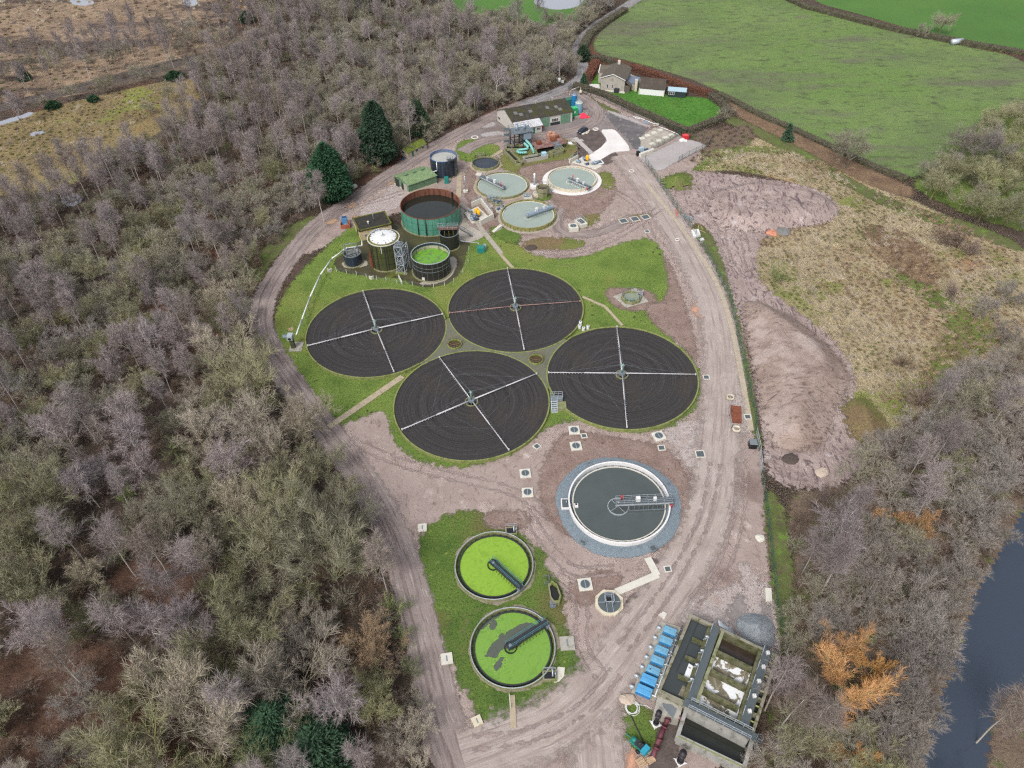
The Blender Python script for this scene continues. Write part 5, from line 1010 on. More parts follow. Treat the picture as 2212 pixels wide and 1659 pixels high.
for P in (((1200,595),(1143,765),(1468,925),(1520,752)),((1143,765),(1078,945),(1400,1112),(1468,925)),((1078,945),(1030,1075),(1390,1228),(1400,1112))):
    m=MB(); m.add([f(x,y,TZ-1.5) for x,y in P],[(0,1,2,3)]); m.build('foaming_liquor',m_foam,AB)
m=MB(); 
for P in (((945,715),(900,835),(948,860),(985,740)),((890,910),(850,1000),(895,1020),(915,930))): m.add([f(x,y,TZ-.66) for x,y in P],[(0,1,2,3)])
m.build('foam',m_foam,AB)
m=MB(); m.add([f(1225,440,TZ-.8),f(985,1060,TZ-.8),f(1012,1070,TZ-.8),f(1248,450,TZ-.8)],[(0,1,2,3)]); m.build('trough_water',m_blackwater,AB)
m=MB(); m.add([f(1660,620,TZ-1.2),f(1450,1290,TZ-1.2),f(1525,1330,TZ-1.2),f(1732,655,TZ-1.2)],[(0,1,2,3)]); m.build('outlet_water',m_blackwater,AB)
for s in (0,.2,.4,.6,.8,1):
    m=MB(); p=f(1660,620).lerp(f(1460,1285),s); q=f(1735,650).lerp(f(1530,1320),s); wallseg(m,p,q,.35,TZ-2,TZ-.25); m.build('cell_wall',m_abw,AB)
m=MB()
for s in (.1,.3,.5,.7,.9): p=f(1660,620).lerp(f(1460,1285),s); q=f(1735,650).lerp(f(1530,1320),s); wallseg(m,p,q,.12,TZ-.4,TZ-.2)
m.build('cross_beam',mat('pale_moss',K(172,176,112),.9,.2),AB)
def walk(p,q,w,name='walkway',side=(1,-1),gap=None,rail_m=m_galv):
    m=MB(); wallseg(m,p,q,w,p.z+.05,p.z+.14); o=m.build(name,m_grating,AB); e=(q-p).normalized(); nn=Vector((-e.y,e.x,0))*w/2
    for sgn in side:
        L=(q-p).length; k=1 if gap is None else gap
        for i in range(k):
            m=MB()
            a=p+e*(L*(i+.08)/k)+nn*sgn+Vector((0,0,.1)); b=p+e*(L*(i+(.55 if k>1 else .92))/k)+nn*sgn+Vector((0,0,.1)); m.rail([a,b],1.1,.05,1.3); m.build('railing',rail_m,o)
    return o
walk(f(1190,385,TZ+.02),f(962,1048,TZ+.02),1.15,gap=5,side=(-1,)); walk(f(1655,592,TZ+.04),f(1440,1275,TZ+.04),1.25,gap=5,side=(-1,))
walk(f(900,1060,TZ+.06),f(1560,1395,TZ+.06),1.2)
m=MB(); wallseg(m,f(1190,385),f(962,1048),1.3,TZ-.3,TZ+.06); wallseg(m,f(1655,592),f(1440,1275),1.4,TZ-.3,TZ+.08); m.build('walkway_beam',m_abm,AB)
s0,s1=f(1215,350,TZ),f(1345,450,0.2); m=MB(); e=(s1-s0); nn=Vector((-e.y,e.x,0)).normalized()*.45
for k in range(14): q=s0.lerp(s1,(k+.5)/14); m.box((q.x,q.y,q.z),(.3,.9,.05),math.atan2(e.y,e.x))
for o in (nn,-nn): m.tube(s0+o,s1+o,.07,4); m.tube(s0+o+Vector((0,0,1)),s1+o+Vector((0,0,1)),.04,4)
m.build('stair',m_galv,AB)
q=f(1575,1410,TZ); m=MB()
for k in range(7): z=TZ+1.2-k*.75; m.path(circ((q.x,q.y),.45,z,10)+[circ((q.x,q.y),.45,z,10)[0]],.035,4)
for p in circ((q.x,q.y),.45,0,5): m.tube((p.x,p.y,-.5 if False else .8),(p.x,p.y,TZ+1.2),.03,4)
m.build('ladder_cage',m_galvd,AB)
m=MB(); e=(f(962,1048)-f(1142,372)).normalized()
for s in (.12,.36,.6,.84):
    m=MB(); p=f(1120,440).lerp(f(930,970),s); m.tube(p+Vector((0,0,-.2)),p+Vector((0,0,1.1)),.07,6); m.tube(p+Vector((-.25,0,1.05)),p+Vector((.25,0,1.05)),.16,8); m.tube(p+Vector((-.5,-.1,.3)),p+Vector((.5,.2,.3)),.06,4); m.build('penstock',m_galv,AB)
for s in (.05,.25,.45,.65,.85):
    p=f(1662,600).lerp(f(1455,1260),s); m=MB(); m.box((p.x,p.y,TZ+.12),(.5,.5,.5)); m.tube(p+Vector((0,0,.1)),p+Vector((0,0,1.0)),.1,6); m.build('valve',m_white,AB)
# lower chamber
TL=TZ-.9; E1,E2,E3,E4=[G('F',x,y,TL) for x,y in ((935,1085),(846,1366),(1446,1652),(1520,1385))]
LC=thing('outlet_chamber','lower open concrete chamber of dark water at the foot of the aeration block','chamber',(E2.x,E2.y,0))
m=MB(); m.prism([E1,E2,E3,E4],0,TL-1.7)
for p,q in ((E2,E3),(E3,E4),(E1,E2)): wallseg(m,p,q,.55,TL-1.7,TL,.2)
m.prism([G('F',x,y,TL) for x,y in ((940,1080),(925,1160),(1465,1440),(1505,1375))],TL-1.7,TL+.012)
m.build('wall',mat('streaky_concrete',K(158,156,150),.9,.22,.7,stain=K(108,108,98),sth=(.5,.66),stretch=(1,1,.4)),LC)
m=MB(); m.add([v+Vector((0,0,-1.6)) for v in (E1,E2,E3,E4)],[(0,1,2,3)]); m.build('water',m_blackwater,LC)
m=MB(); e=(E3-E2).normalized(); 
for k in range(5): p=E2.lerp(E3,.1+.18*k)+Vector((0,0,.02)); q=p+(E1-E2)*.0
m.prism([E2+Vector((-.1,-.15,0)),E3+Vector((-.1,-.15,0)),E3,E2],TL,TL+.06); m.build('coping',m_mossrim,LC)
# plate and pipes at the left foot
SLB=[f(672,965,2.6),f(900,1060,2.6),f(860,1215,2.6),f(628,1160,2.6)]
m=MB(); m.prism([v for v in SLB][::-1],0,2.6); tag(m.build('concrete_plinth',m_conc),'grey concrete plinth below the left corner of the aeration block','plinth')
m=MB(); m.prism([f(705,1075,2.7),f(720,1110,2.7),f(800,1215,2.7),f(835,1130,2.7),f(790,1090,2.7)],2.62,2.72); tag(m.build('steel_plate',mat('grey_plate',K(112,118,122),.5,.12)),'flat grey steel plate lying on the concrete plinth','plate')
def pipe(name,label,pts,r,mt,cat='pipe',flanges=()):
    m=MB(); m.path([Vector(p) for p in pts],r,10)
    for a in flanges: p=Vector(pts[0]).lerp(Vector(pts[-1]),a); d=(Vector(pts[-1])-Vector(pts[0])).normalized()*.08; m.tube(p-d,p+d,r*1.5,10)
    return tag(m.build(name,mt),label,cat)
m_drk=mat('dark_pipe',K(50,46,50),.5,.25,1.5); m_redp=mat('maroon_pipe',K(104,58,66),.6,.25,1.5)
pipe('vent_pipe','black upright pipe on a white bracket below the concrete plinth',[G('F',645,1262,.3),G('F',645,1262,.3)+Vector((0,0,4.3))],.3,m_drk,flanges=(.1,.7,.97))
pipe('vent_pipe','black upright pipe against the front wall of the outlet chamber',[G('F',865,1600,.3),G('F',865,1600,.3)+Vector((0,0,3.4))],.36,m_drk,flanges=(.1,.7,.97))
pipe('inlet_pipe','long maroon and black pipe running down from the concrete plinth',[G('F',772,1185,2.2),G('F',730,1270,1.2),G('F',655,1450,.7),G('F',620,1560,.5)],.36,m_redp,flanges=(.12,.3,.6,.8))
pipe('elbow_pipe','short maroon elbow pipe entering the outlet chamber side',[G('F',870,1190,2.4),G('F',870,1230,2.3),G('F',905,1262,2.2)],.33,m_redp)
for (x,y),l in (((645,1262),'white square bracket at the foot of the upright pipe below the plinth'),((865,1602),'white square bracket at the foot of the pipe by the outlet chamber')):
    p=G('F',x,y,0); m=MB(); m.prism(rect(p,1.2,1.2,.4),0,.2); 
    for q in rect(p,1.4,1.4,.4): m.tube(p+Vector((0,0,.3)),q+Vector((0,0,.3)),.07,4)
    m.cyl(p,.5,.25,.4,12); tag(m.build('pipe_bracket',m_white),l,'bracket')
# blue enclosures
pl=[G('F',x,y,0) for x,y in ((700,345),(870,395),(640,1060),(425,985))]
m=MB(); m.prism(pl[::-1],0,.3); tag(m.build('blower_plinth',m_conco if False else m_conc),'long concrete plinth carrying the row of blue enclosures','plinth')
m_bl=mat('blue_grp',K(70,148,200),.5,.12,1.2,stain=K(150,190,210),sth=(.58,.72)); m_bl2=mat('darker_blue',K(52,122,178),.5,.12,1.2,stain=K(120,150,160),sth=(.62,.74))
m_bll=mat('blue_lid',K(112,166,196),.5,.1,1.4,stain=K(176,206,218),sth=(.52,.68)); m_bll2=mat('blue_lid_stained',K(88,160,208),.55,.1,1.2,stain=K(178,176,160),sth=(.55,.66))
kp=[(772,430),(737,517),(698,605),(662,695),(622,785),(582,872),(540,968)]; ev=(G('F',835,450,1)-G('F',712,400,1)); ka=math.atan2(ev.y,ev.x)
nm_=['first','second','third','fourth','fifth','sixth','last']; fol='row of blue blower enclosures'
kw=['topmost in the row, cleanest lid','second from the top of the row','third from the top of the row','fourth in the row, at its middle','fifth from the top, with a black hole in its lid','sixth from the top, large with rusty lid marks','lowest and largest of the row']
for i,(x,y) in enumerate(kp):
    p=G('F',x,y,.8); L,W=(2.1,1.12) if i<5 else (2.4,1.4); t=thing('blower_enclosure','blue blower enclosure '+kw[i],'enclosure',(p.x,p.y,.3),0,fol)
    m=MB(); m.prism(rect(p,L,W,ka),.3,1.25,rect(p,L*.97,W*.96,ka)); m.build('body',m_bl if i<5 else m_bl2,t)
    m=MB(); m.prism(rect(p,L*1.03,W*1.04,ka),1.25,1.38,rect(p,L*.96,W*.9,ka)); 
    e_=Vector((math.cos(ka),math.sin(ka),0)); m.tube(p+e_*(-L*.45)+Vector((0,0,.6)),p+e_*(L*.45)+Vector((0,0,.6)),.06,4)
    m.build('lid',m_bll if i<5 else m_bll2,t)
    if i==4: m=MB(); m.cyl((p.x-.5,p.y+.1),.12,1.385,1.40,12); m.build('lid_hole',m_black,t)
    q=p-e_*(L*.5+.75); m=MB(); m.tube(Vector((q.x,q.y,.75))-e_*.35,Vector((q.x,q.y,.75))+e_*.35,.24,12); m.box((q.x,q.y,.3),(.5,.5,.2),ka); mo=m.build('motor',m_galv,t)
    m=MB(); q=p+e_*(L*.5+.5); m.tube(Vector((q.x,q.y,.8))-e_*.5,Vector((q.x,q.y,.8))+e_*.5,.12,8); m.build('outlet_pipe',m_white,t)
pipe('air_main','long grey pipe running beside the row of blue enclosures',[G('F',845,455,.9),G('F',640,1010,.9)],.16,m_galv,flanges=(.1,.3,.5,.7,.9))
pipe('air_main','second grey pipe along the wall above the blue enclosures',[G('F',885,375,1.3),G('F',640,1140,1.3)],.1,m_galvd,flanges=(.05,.95))
# odds by the block
m=MB(); p=G('F',430,1118,.05)
for k in range(5): m.path([Vector((q.x+.15*math.sin(k*2),q.y+.1*math.cos(k*3),.06+.05*k)) for q in circ(p,.95+.12*math.sin(k*1.7),0,22)+[circ(p,.95+.12*math.sin(k*1.7),0,22)[0]]],.045,4)
m.path([G('F',470,1085,.08),G('F',560,1095,.08),G('F',610,1130,.08)],.045,4); tag(m.build('hose',m_white),'coil of white hose on the grass by the blue enclosures','hose')
m=MB(); m.path([G('F',418,1175,.08),G('F',470,1290,.08),G('F',520,1390,.08),G('F',570,1480,.08)],.09,6); tag(m.build('suction_hose',m_drk),'dark suction hose lying across the grass to the towed pump','hose')
p=G('F',495,1475,0); dv=(G('F',560,1540,0)-G('F',415,1400,0)); a=math.atan2(dv.y,dv.x); e_=dv.normalized()
t=thing('towed_pump','teal trailer mounted pump with drawbar and black wheels on the grass','trailer pump',(p.x,p.y,0))
m=MB(); m.box((p.x,p.y,.55),(3.0,1.1,.12),a); m.tube(p-e_*1.4+Vector((0,0,.6)),p-e_*2.6+Vector((0,0,.5)),.07,6); m.build('chassis',m_teal,t)
m=MB(); q=p+e_*1.0; m.box((q.x,q.y,.67),(.8,1.3,.8),a); m.build('radiator_cowl',mat('bright_teal',K(52,150,176),.45,.12),t)
m=MB(); q=p-e_*.1; m.box((q.x,q.y,.67),(1.2,.7,.7),a); m.tube((q.x-.2,q.y,1.3),(q.x+.3,q.y,1.5),.2,8); m.build('engine',m_dark,t)
m=MB(); q=p-e_*1.0; m.tube(q+Vector((0,0,.7)),q+Vector((0,0,1.3)),.35,12); m.build('pump_body',m_teal,t)
for s in (-1,1): q=p+e_*.3+Vector((-e_.y,e_.x,0))*s*.75; nn=Vector((-e_.y,e_.x,0))*.12; m=MB(); m.tube(q-nn+Vector((0,0,.36)),q+nn+Vector((0,0,.36)),.36,16); m.build('wheel',m_black,t)
def pallet(label,x,y,z,rz,reg='F',n=1,tilt=0,group=None):
    p=G(reg,x,y,z); t=thing('pallet',label,'pallet',(p.x,p.y,z),rz,group); t.rotation_euler=(tilt,0,rz)
    m=MB(); 
    for o in (-.5,0,.5): m.box((0,o*1.0,.02),(1.2,.1,.1))
    for k in range(7): m.box((-.54+k*.18,0,.121),(.1,1.1,.025))
    ob=m.build('deck',m_timber,None); ob.parent=t; return t
pallet('flat wooden pallet on top at the left of the pallet heap',510,1605,.35,.5); pallet('wooden pallet at the bottom of the heap under the flat one',530,1612,.02,.3); pallet('wooden pallet leaning up on its edge in the heap',600,1580,.25,.2,tilt=1.1); pallet('wooden pallet leaning behind the upright one in the heap',608,1592,.2,.5,tilt=.9)
m=MB(); rr=random.Random(3)
p0=G('F',1555,425,.0)
tag(sheet('gravel_heap',[(p0.x+3.0*math.cos(a)*(1+.12*math.sin(3*a)),p0.y+3.6*math.sin(a)*(1+.1*math.cos(2*a))) for a in [k*.35 for k in range(18)]],.05,gmat('blue_gravel_heap',(1.5,rampn(K(112,118,124),K(142,148,152),K(160,164,166))),[(6,.56,.7,K(92,98,106))],bump=(4,1,.2),amp=.2,soft=.1),.25,.4,1,lambda X,Y,Sd:np.clip(-Sd,0,3)**.9*.55*(1+.3*fbm(X,Y,.8,3)),kind='thing'),'heap of blue grey gravel beside the aeration block','gravel heap')
def slab(label,P,h,mt,cat='slab',name='concrete_slab',z0=0.03):
    m=MB(); ctr=sum(P,Vector())/len(P); m.prism(P,z0,z0+h-.05); m.prism(P,z0+h-.05,z0+h,[ctr+(p-ctr)*.97 for p in P]); return tag(m.build(name,mt),label,cat)
slab('pale concrete slab lying by the fence above the gravel heap',[G('F',x,y,.3) for x,y in ((1632,30),(1690,35),(1698,155),(1638,148))][::-1],.3,m_concl)
slab('square weathered slab above the blue enclosures by the haul road',[G('F',x,y,.3) for x,y in ((670,275),(715,245),(750,265),(725,315))][::-1],.3,m_concl)
# ============================================================ CHAMBERS, COVERS
def cover(reg,x,y,s,label,h=.3,rz=0,round_=True,mt=m_concl,frame=False,group=None):
    p=G(reg,x,y,h); t=thing('chamber_cover',label,'cover',(p.x,p.y,0.02),rz,group); t['w']=1; del t['w']
    def L(m,name,mat_,par=t): 
        o=m.build(name,mat_,None); o.parent=par; return o
    m=MB()
    if frame:
        w=.2
        for c,sz in (((0,s/2-w/2,0),(s,w,h)),((0,-s/2+w/2,0),(s,w,h)),((s/2-w/2,0,0),(w,s-2*w,h)),((-s/2+w/2,0,0),(w,s-2*w,h))): m.box(c,sz)
        L(m,'frame',m_galvd if 'gravel ring at' in label else m_concl); m=MB(); m.box((0,0,0),(s-2*w-.01,s-2*w-.01,h*.7)); L(m,'lid',m_grating)
    else:
        m.box((0,0,0),(s,s,h-.05)); m.prism([(-s/2,-s/2),(s/2,-s/2),(s/2,s/2),(-s/2,s/2)],h-.05,h,[(-s*.485,-s*.485),(s*.485,-s*.485),(s*.485,s*.485),(-s*.485,s*.485)]); L(m,'slab',mt)
        if round_:
            m=MB(); m.cyl((0,0),s*.36,h-.02,h+.03,28); L(m,'grating',m_grating); m=MB(); m.box((0,0,h+.031),(.08,s*.72,.03)); m.ring((0,0),s*.37,s*.34,h,h+.05,28); L(m,'rim',m_galv)
        else:
            m=MB(); m.box((0,0,h),(s*.1,s*.5,.06)); L(m,'handle',m_galvd)
    return t
GC='square chamber covers with round gratings'
cover('I',481,170,2.3,'square pale cover with round grating nearest the steps between the beds',rz=.05,group=GC); cover('I',494,285,2.3,'square pale cover with round grating midway between bottom bed and gravel ring',rz=.12,group=GC)
cover('I',1096,212,2.4,'square pale cover with round grating below the right filter bed wall',h=.55,rz=.3,group=GC); cover('I',126,484,2.2,'square pale cover with round grating, upper of the two left of the gravel ring',rz=.08,group=GC)
cover('I',142,622,2.2,'square pale cover with round grating, lower of the two left of the gravel ring',rz=.03,group=GC); cover('I',561,1290,2.4,'square pale cover with round grating left of the octagonal chamber',rz=.1,group=GC)
cover('H',104,292,1.7,'small pale blank cover on dark soil at the top corner of the tank lawn',round_=False,rz=.1); cover('H',264,1148,1.9,'small pale blank cover on dark soil by the lower perimeter track',round_=False,rz=.15); cover('H',1051,1047,2.4,'grey blank cover slab right of the lower duckweed tank',round_=False,mt=m_conc,rz=.05)
cover('H',462,1555,1.5,'small brown weathered cover at the bottom of the tank lawn',round_=False,mt=m_yelc,rz=.4)
GF='flush hatches with white frames'
for reg,x,y,s,l,r in (('I',552,213,1.3,'white framed hatch just below the cover by the bed steps',.15),('I',210,289,1.4,'white framed hatch turned diagonally near the bottom filter bed',.7),('I',1115,300,1.5,'white framed hatch beside the puddle below the right bed',.05),('I',1396,345,1.9,'white framed hatch on the haul road above the gravel ring',.0),
  ('J',2187,650,1.5,'white framed hatch right of the right filter bed',.0),('A',1270,1510,2.4,'left of three white framed hatches above the lawn',.3),('A',1364,1494,2.4,'middle of three white framed hatches above the lawn',.3),('A',1453,1478,2.4,'right of three white framed hatches above the lawn',.3),
  ('I',1160,1180,1.3,'grey framed hatch at the elbow of the concrete path',.1),('O',405,565,1.5,'white framed hatch beside the rusty plate and fence',.0),('A',1465,1597,1.5,'small white framed hatch by the muddy corner of the lawn',.2),
  ('I',595,417,1.2,'small dark hatch in the gravel ring at upper left',.3),('I',550,977,1.3,'small dark hatch in the gravel ring at lower left',-.6),('I',1055,1028,1.3,'small dark hatch in the gravel ring at lower right',.4),('I',1145,555,1.2,'small dark hatch in the gravel ring at upper right',.5)):
    o=cover(reg,x,y,s,l,h=.12 if 'gravel ring' not in l or 'haul' in l else .36,rz=r,frame=True,group=GF)
cover('A',855,1552,2.6,'tall pale cubic chamber with round lid below the settlement tanks',h=1.3,rz=.15)
p=G('A',918,1545,0); t=thing('stepped_chamber','pale chamber with handrail steps beside the cubic chamber','chamber',(p.x,p.y,0)); m=MB(); m.prism(rect(p,2.2,3.6,.5),0,1.2); m.build('body',m_concl,t)
m=MB(); m.prism(rect(p,1.4,2.2,.5),1.2,1.28); m.build('lid',m_grating,t); m=MB(); P=[Vector((q.x,q.y,1.2)) for q in rect(p,2,3.2,.5)]; m.rail([P[1],P[2],P[3],P[0]],1.1,.045,1.4); m.build('railing',m_galv,t)
p=G('I',735,1425,.3); t=thing('octagon_chamber','pale octagonal chamber with round grating and square railed opening','chamber',(p.x,p.y,0)); m=MB(); m.prism([(p.x+2.55*math.cos(k*math.pi/4+.3),p.y+2.55*math.sin(k*math.pi/4+.3)) for k in range(8)],0,.45); m.build('slab',m_yelc,t)
m=MB(); m.cyl(p,1.95,.4,.49,32); m.build('grating',m_grating,t); m=MB(); m.box((p.x,p.y+.3,.49),(1.0,1.2,.02)); m.build('opening',m_black,t)
m=MB(); m.rail([Vector((p.x-.75,p.y-.5,.49)),Vector((p.x+.75,p.y-.5,.49)),Vector((p.x+.75,p.y+1.1,.455)),Vector((p.x-.75,p.y+1.1,.455))],1.1,.045,1,True); m.tube((p.x-1.9,p.y,.52),(p.x+1.9,p.y,.52),.05,4); m.tube((p.x-.5,p.y-1.9,.52),(p.x-.5,p.y+1.9,.52),.05,4); m.tube((p.x+.5,p.y-1.9,.52),(p.x+.5,p.y+1.9,.52),.05,4); m.build('railing',m_galv,t)
p=G('J',1790,232,.5); P=[G('J',x,y,.0) for x,y in ((1695,225),(1765,285),(1882,252),(1815,180))]
slab('square concrete pad under the railed octagonal chamber on the lawn',P[::-1] if False else P,.15,m_conco if False else m_conc)
t=thing('octagon_chamber','grey octagonal chamber with railings standing on the lawn','chamber',(p.x,p.y,0)); m=MB(); n=8
for k in range(n):
    a0,a1=2*math.pi*k/n,2*math.pi*(k+1)/n; m.lathe(p,[(2.6,.1),(2.6,1.0),(2.2,1.0),(2.2,.1)],1,a0,a1)
m.build('wall',m_mossc,t); m=MB(); m.disc(p,2.25,.6,8); m.build('water',mat('grey_green_water',K(138,146,128),.3,.1),t)
m=MB(); m.rail(circ(p,2.4,1.0,8),1.1,.04,9,True); m.build('railing',m_galvd,t)
for k,(x,y) in enumerate(((1770,245),(1788,250),(1806,248))): m=MB(); q=G('J',x,y,1); m.box((q.x,q.y,.6),(.3,.4,.7)); m.build('green_valve',m_greenp,t)
m=MB(); q=G('J',1835,210,1); m.rail([q+Vector((-.8,-.6,0)),q+Vector((.8,-.6,0)),q+Vector((.8,.6,0))],1.1,.05,.8); m.box((q.x,q.y,.1),(1.4,.8,.9)); m.build('platform',m_galv,t)
def boxthing(name,label,cat,reg,x,y,sx,sy,sz,mt,rz=0,topm=None,z0=0,top=1.0):
    p=G(reg,x,y,z0); t=thing(name,label,cat,(p.x,p.y,z0),rz); m=MB(); m.prism([(-sx/2,-sy/2),(sx/2,-sy/2),(sx/2,sy/2),(-sx/2,sy/2)],0,sz*.93); o=m.build('body',mt,None); o.parent=t
    m=MB(); k=1.04; m.prism([(-sx/2*k,-sy/2*k),(sx/2*k,-sy/2*k),(sx/2*k,sy/2*k),(-sx/2*k,sy/2*k)],sz*.93,sz,[(-sx/2*.94,-sy/2*.94),(sx/2*.94,-sy/2*.94),(sx/2*.94,sy/2*.94),(-sx/2*.94,sy/2*.94)]); o=m.build('lid',topm or mt,None); o.parent=t; return t
boxthing('kiosk','green equipment kiosk with grey side box on the lawn','kiosk','C',1898,712,2.0,1.4,1.7,m_teal,.05); boxthing('cabinet','grey cabinet behind the green kiosk on the lawn','cabinet','C',1945,690,.7,.6,1.8,m_bluem,.05)
pipe('overhead_pipe','thin grey pipe on posts running from the small dark tank to the green kiosk',[G('C',1640,578,1.8),G('C',1700,592,1.8),G('C',1868,608,1.8),G('C',1868,640,1.0)],.09,m_galv)
boxthing('kiosk','teal kiosk at the foot of the tall blue black tank','kiosk','B',1620,420,1.3,1.0,2.1,m_teal,0)
for k,(x,y,l) in enumerate(((1522,368,'tallest white drum at the end of the gravel infill'),(1518,384,'white drum on the left of the group on the gravel infill'),(1538,396,'white drum at the front of the group on the gravel infill'),(1562,388,'white drum on the right standing apart from the others'))):
    p=G('J',x,y,.5); t=thing('drum',l,'drum',(p.x,p.y,.05),0,'white drums by the top filter bed'); m=MB(); m.cyl(p,.38,.05,1.0+.15*(k==0),14); m.build('body',m_white,t); m=MB(); m.cyl(p,.2,1.0+.15*(k==0),1.1+.15*(k==0),10); m.build('cap',m_galvd,t)
# left kiosk pillar with raised pipe
p=G('L',1706,545,0); t=thing('pipe_box','grey steel box on a dark mossy pillar at the end of the white pipe','pipe box',(p.x,p.y,0)); m=MB(); m.box((p.x,p.y,0),(.9,.9,2.9)); m.build('pillar',mat('dark_mossy_pillar',K(82,84,60),.9,.3,1),t)
m=MB(); m.box((p.x-.1,p.y,2.9),(1.2,1.7,1.1)); m.build('box',m_galv,t); m=MB(); m.tube((p.x-.1,p.y-.86,3.4),(p.x-.1,p.y-.9,3.4),.35,14); m.build('outlet',m_black,t); m=MB(); m.box((p.x+.6,p.y+.3,.02),(3.0,3.4,.14)); m.build('pad',m_path if False else m_conc,t)
pl_=[G('L',1720,468,3.3),G('L',1752,380,2.2),G('L',1800,250,2),G('L',1860,120,2),G('B',505,1152,2.0),G('B',615,1072,2.6),G('B',640,1050,3.6),G('B',800,1025,4.2),G('B',798,970,4.2)]
t=thing('raised_pipe','long white lagged pipe raised on short trestles across the lawn','pipe',(pl_[0].x,pl_[0].y,0)); m=MB(); m.path(pl_,.16,8); m.build('pipe',m_white,t)
m=MB()
for a_,b_ in zip(pl_[1:4],pl_[2:5]):
    for s in (0,.33,.66): q=a_.lerp(b_,s); m.tube((q.x,q.y,0),q,.07,5); m.tube((q.x-.3,q.y,q.z-.15),(q.x+.3,q.y,q.z-.15),.06,4)
m.build('trestle',m_galvd,t)
pallet('small pale pallet lying on the grass by the grey pipe box',1690,438,.03,.2,'L'); m=MB(); q=G('L',1660,478,.0); m.prism(rect(q,1.6,1.0,.2),.03,.12); m.tube(q,q+Vector((0,0,1.6)),.05,4); tag(m.build('ground_hatch',m_bluem),'grey blue hatch with thin post left of the grey pipe box','hatch')
# steps between beds C and D
p=G('J',1385,835,.0); t=thing('access_steps','galvanised access steps and platform between the bottom and right filter beds','steps',(p.x,p.y,0)); q=G('J',1382,800,1.2); m=MB()
for k in range(6): z=.2*k; m.box((p.x,p.y+.45*k,z),(1.3,.4,.06))
for o in (-.65,.65): m.tube((p.x+o,p.y,0),(p.x+o,p.y+2.4,1.1),.06,4); m.tube((p.x+o,p.y,1.0),(p.x+o,p.y+2.4,2.1),.04,4)
m.build('tread',m_galv,t); m=MB(); m.box((p.x+.6,p.y+3.2,1.0),(2.6,1.7,.1)); m.build('platform',m_galvd,t); m=MB(); m.rail([Vector((p.x+.7,p.y+2.4,1.1)),Vector((p.x+1.9,p.y+2.4,1.1)),Vector((p.x+1.9,p.y+4,1.1)),Vector((p.x-.7,p.y+4,1.1))],1.1,.045,1); m.build('railing',m_galv,t)
m=MB(); q=G('J',1425,805,.3); m.box((q.x,q.y,0),(1.8,2.2,.8)); tag(m.build('valve_chamber',m_mossc),'mossy valve chamber beside the galvanised access steps','chamber')
# concrete strips
def strip(name,label,pts,w,h=.12,mt=mo_path):
    m=MB()
    for a_,b_ in zip(pts,pts[1:]): wallseg(m,a_,b_,w,.0,h+.05,.1)
    return tag(m.build(name,mt),kind='structure')
strip('path','',GL('J',[(582,650),(195,915)]),1.5); strip('path','',GL('J',[(1085,-20),(1115,20),(1165,75)]),.9,.1); strip('path','',GL('J',[(1535,228),(1652,280),(1742,378)]),.7)
strip('path','',GL('D',[(40,640),(170,745),(300,955),(550,1264)]),1.4,mt=mo_conc); strip('path','',GL('I',[(1015,1105),(1080,1225)]),1.3,mt=m_concl); strip('path','',GL('I',[(1085,1225),(790,1350)]),1.3,.125,mt=m_concl); strip('path','',GL('E',[(190,865),(380,1045)]),1.6,mt=mo_grav)
strip('path','',GL('B',[(1745,300),(1735,560)]),1.6,mt=mo_path); strip('path','',GL('H',[(690,1395),(700,1600)]),.9,mt=mo_path); strip('path','',GL('A',[(270,930),(180,985),(235,1040),(255,1060)]),1.4,mt=mo_path)
m=MB(); m.rail(GL('H',[(672,1395),(680,1475)],.1),1.0,.04,1.5); tag(m.build('handrail',m_white),'white handrail beside the stepped path below the lower duckweed tank','handrail')
# small oval channel
P=[G('H',x,y,.9) for x,y in ((925,665),(950,640),(985,665),(1013,740),(1000,785),(965,790),(940,755))]; c=sum(P,Vector())/len(P)
t=thing('overflow_chamber','mossy elongated octagonal chamber of dark water beside the upper duckweed tank','chamber',(c.x,c.y,0)); m=MB(); inn=[c+(p-c)*.76 for p in P]; n=len(P)
m.add([(p.x,p.y,0) for p in P]+[(p.x,p.y,1.0) for p in P]+[(p.x,p.y,1.0) for p in inn]+[(p.x,p.y,0) for p in inn],[(i,(i+1)%n,n+(i+1)%n,n+i) for i in range(n)]+[(n+i,n+(i+1)%n,2*n+(i+1)%n,2*n+i) for i in range(n)]+[(2*n+i,2*n+(i+1)%n,3*n+(i+1)%n,3*n+i) for i in range(n)]); m.build('wall',m_mossc,t)
m=MB(); m.prism([c+(p-c)*.78 for p in P][::-1],.2,.4); m.build('water',m_blackwater,t); m=MB(); q=G('H',918,655,0); m.rail([q+Vector((-.5,-.6,0)),q+Vector((.4,-.6,0)),q+Vector((.4,.7,0)),q+Vector((-.5,.7,0))],1.3,.05,.5); m.build('railing',m_galvd,t)
m=MB(); q=G('H',955,800,0); m.box((q.x,q.y,0),(1.0,1.2,.5)); m.rail([Vector((q.x-.5,q.y-.6,.5)),Vector((q.x+.5,q.y-.6,.5))],1,.05,.5); m.build('step',m_galvd,t)
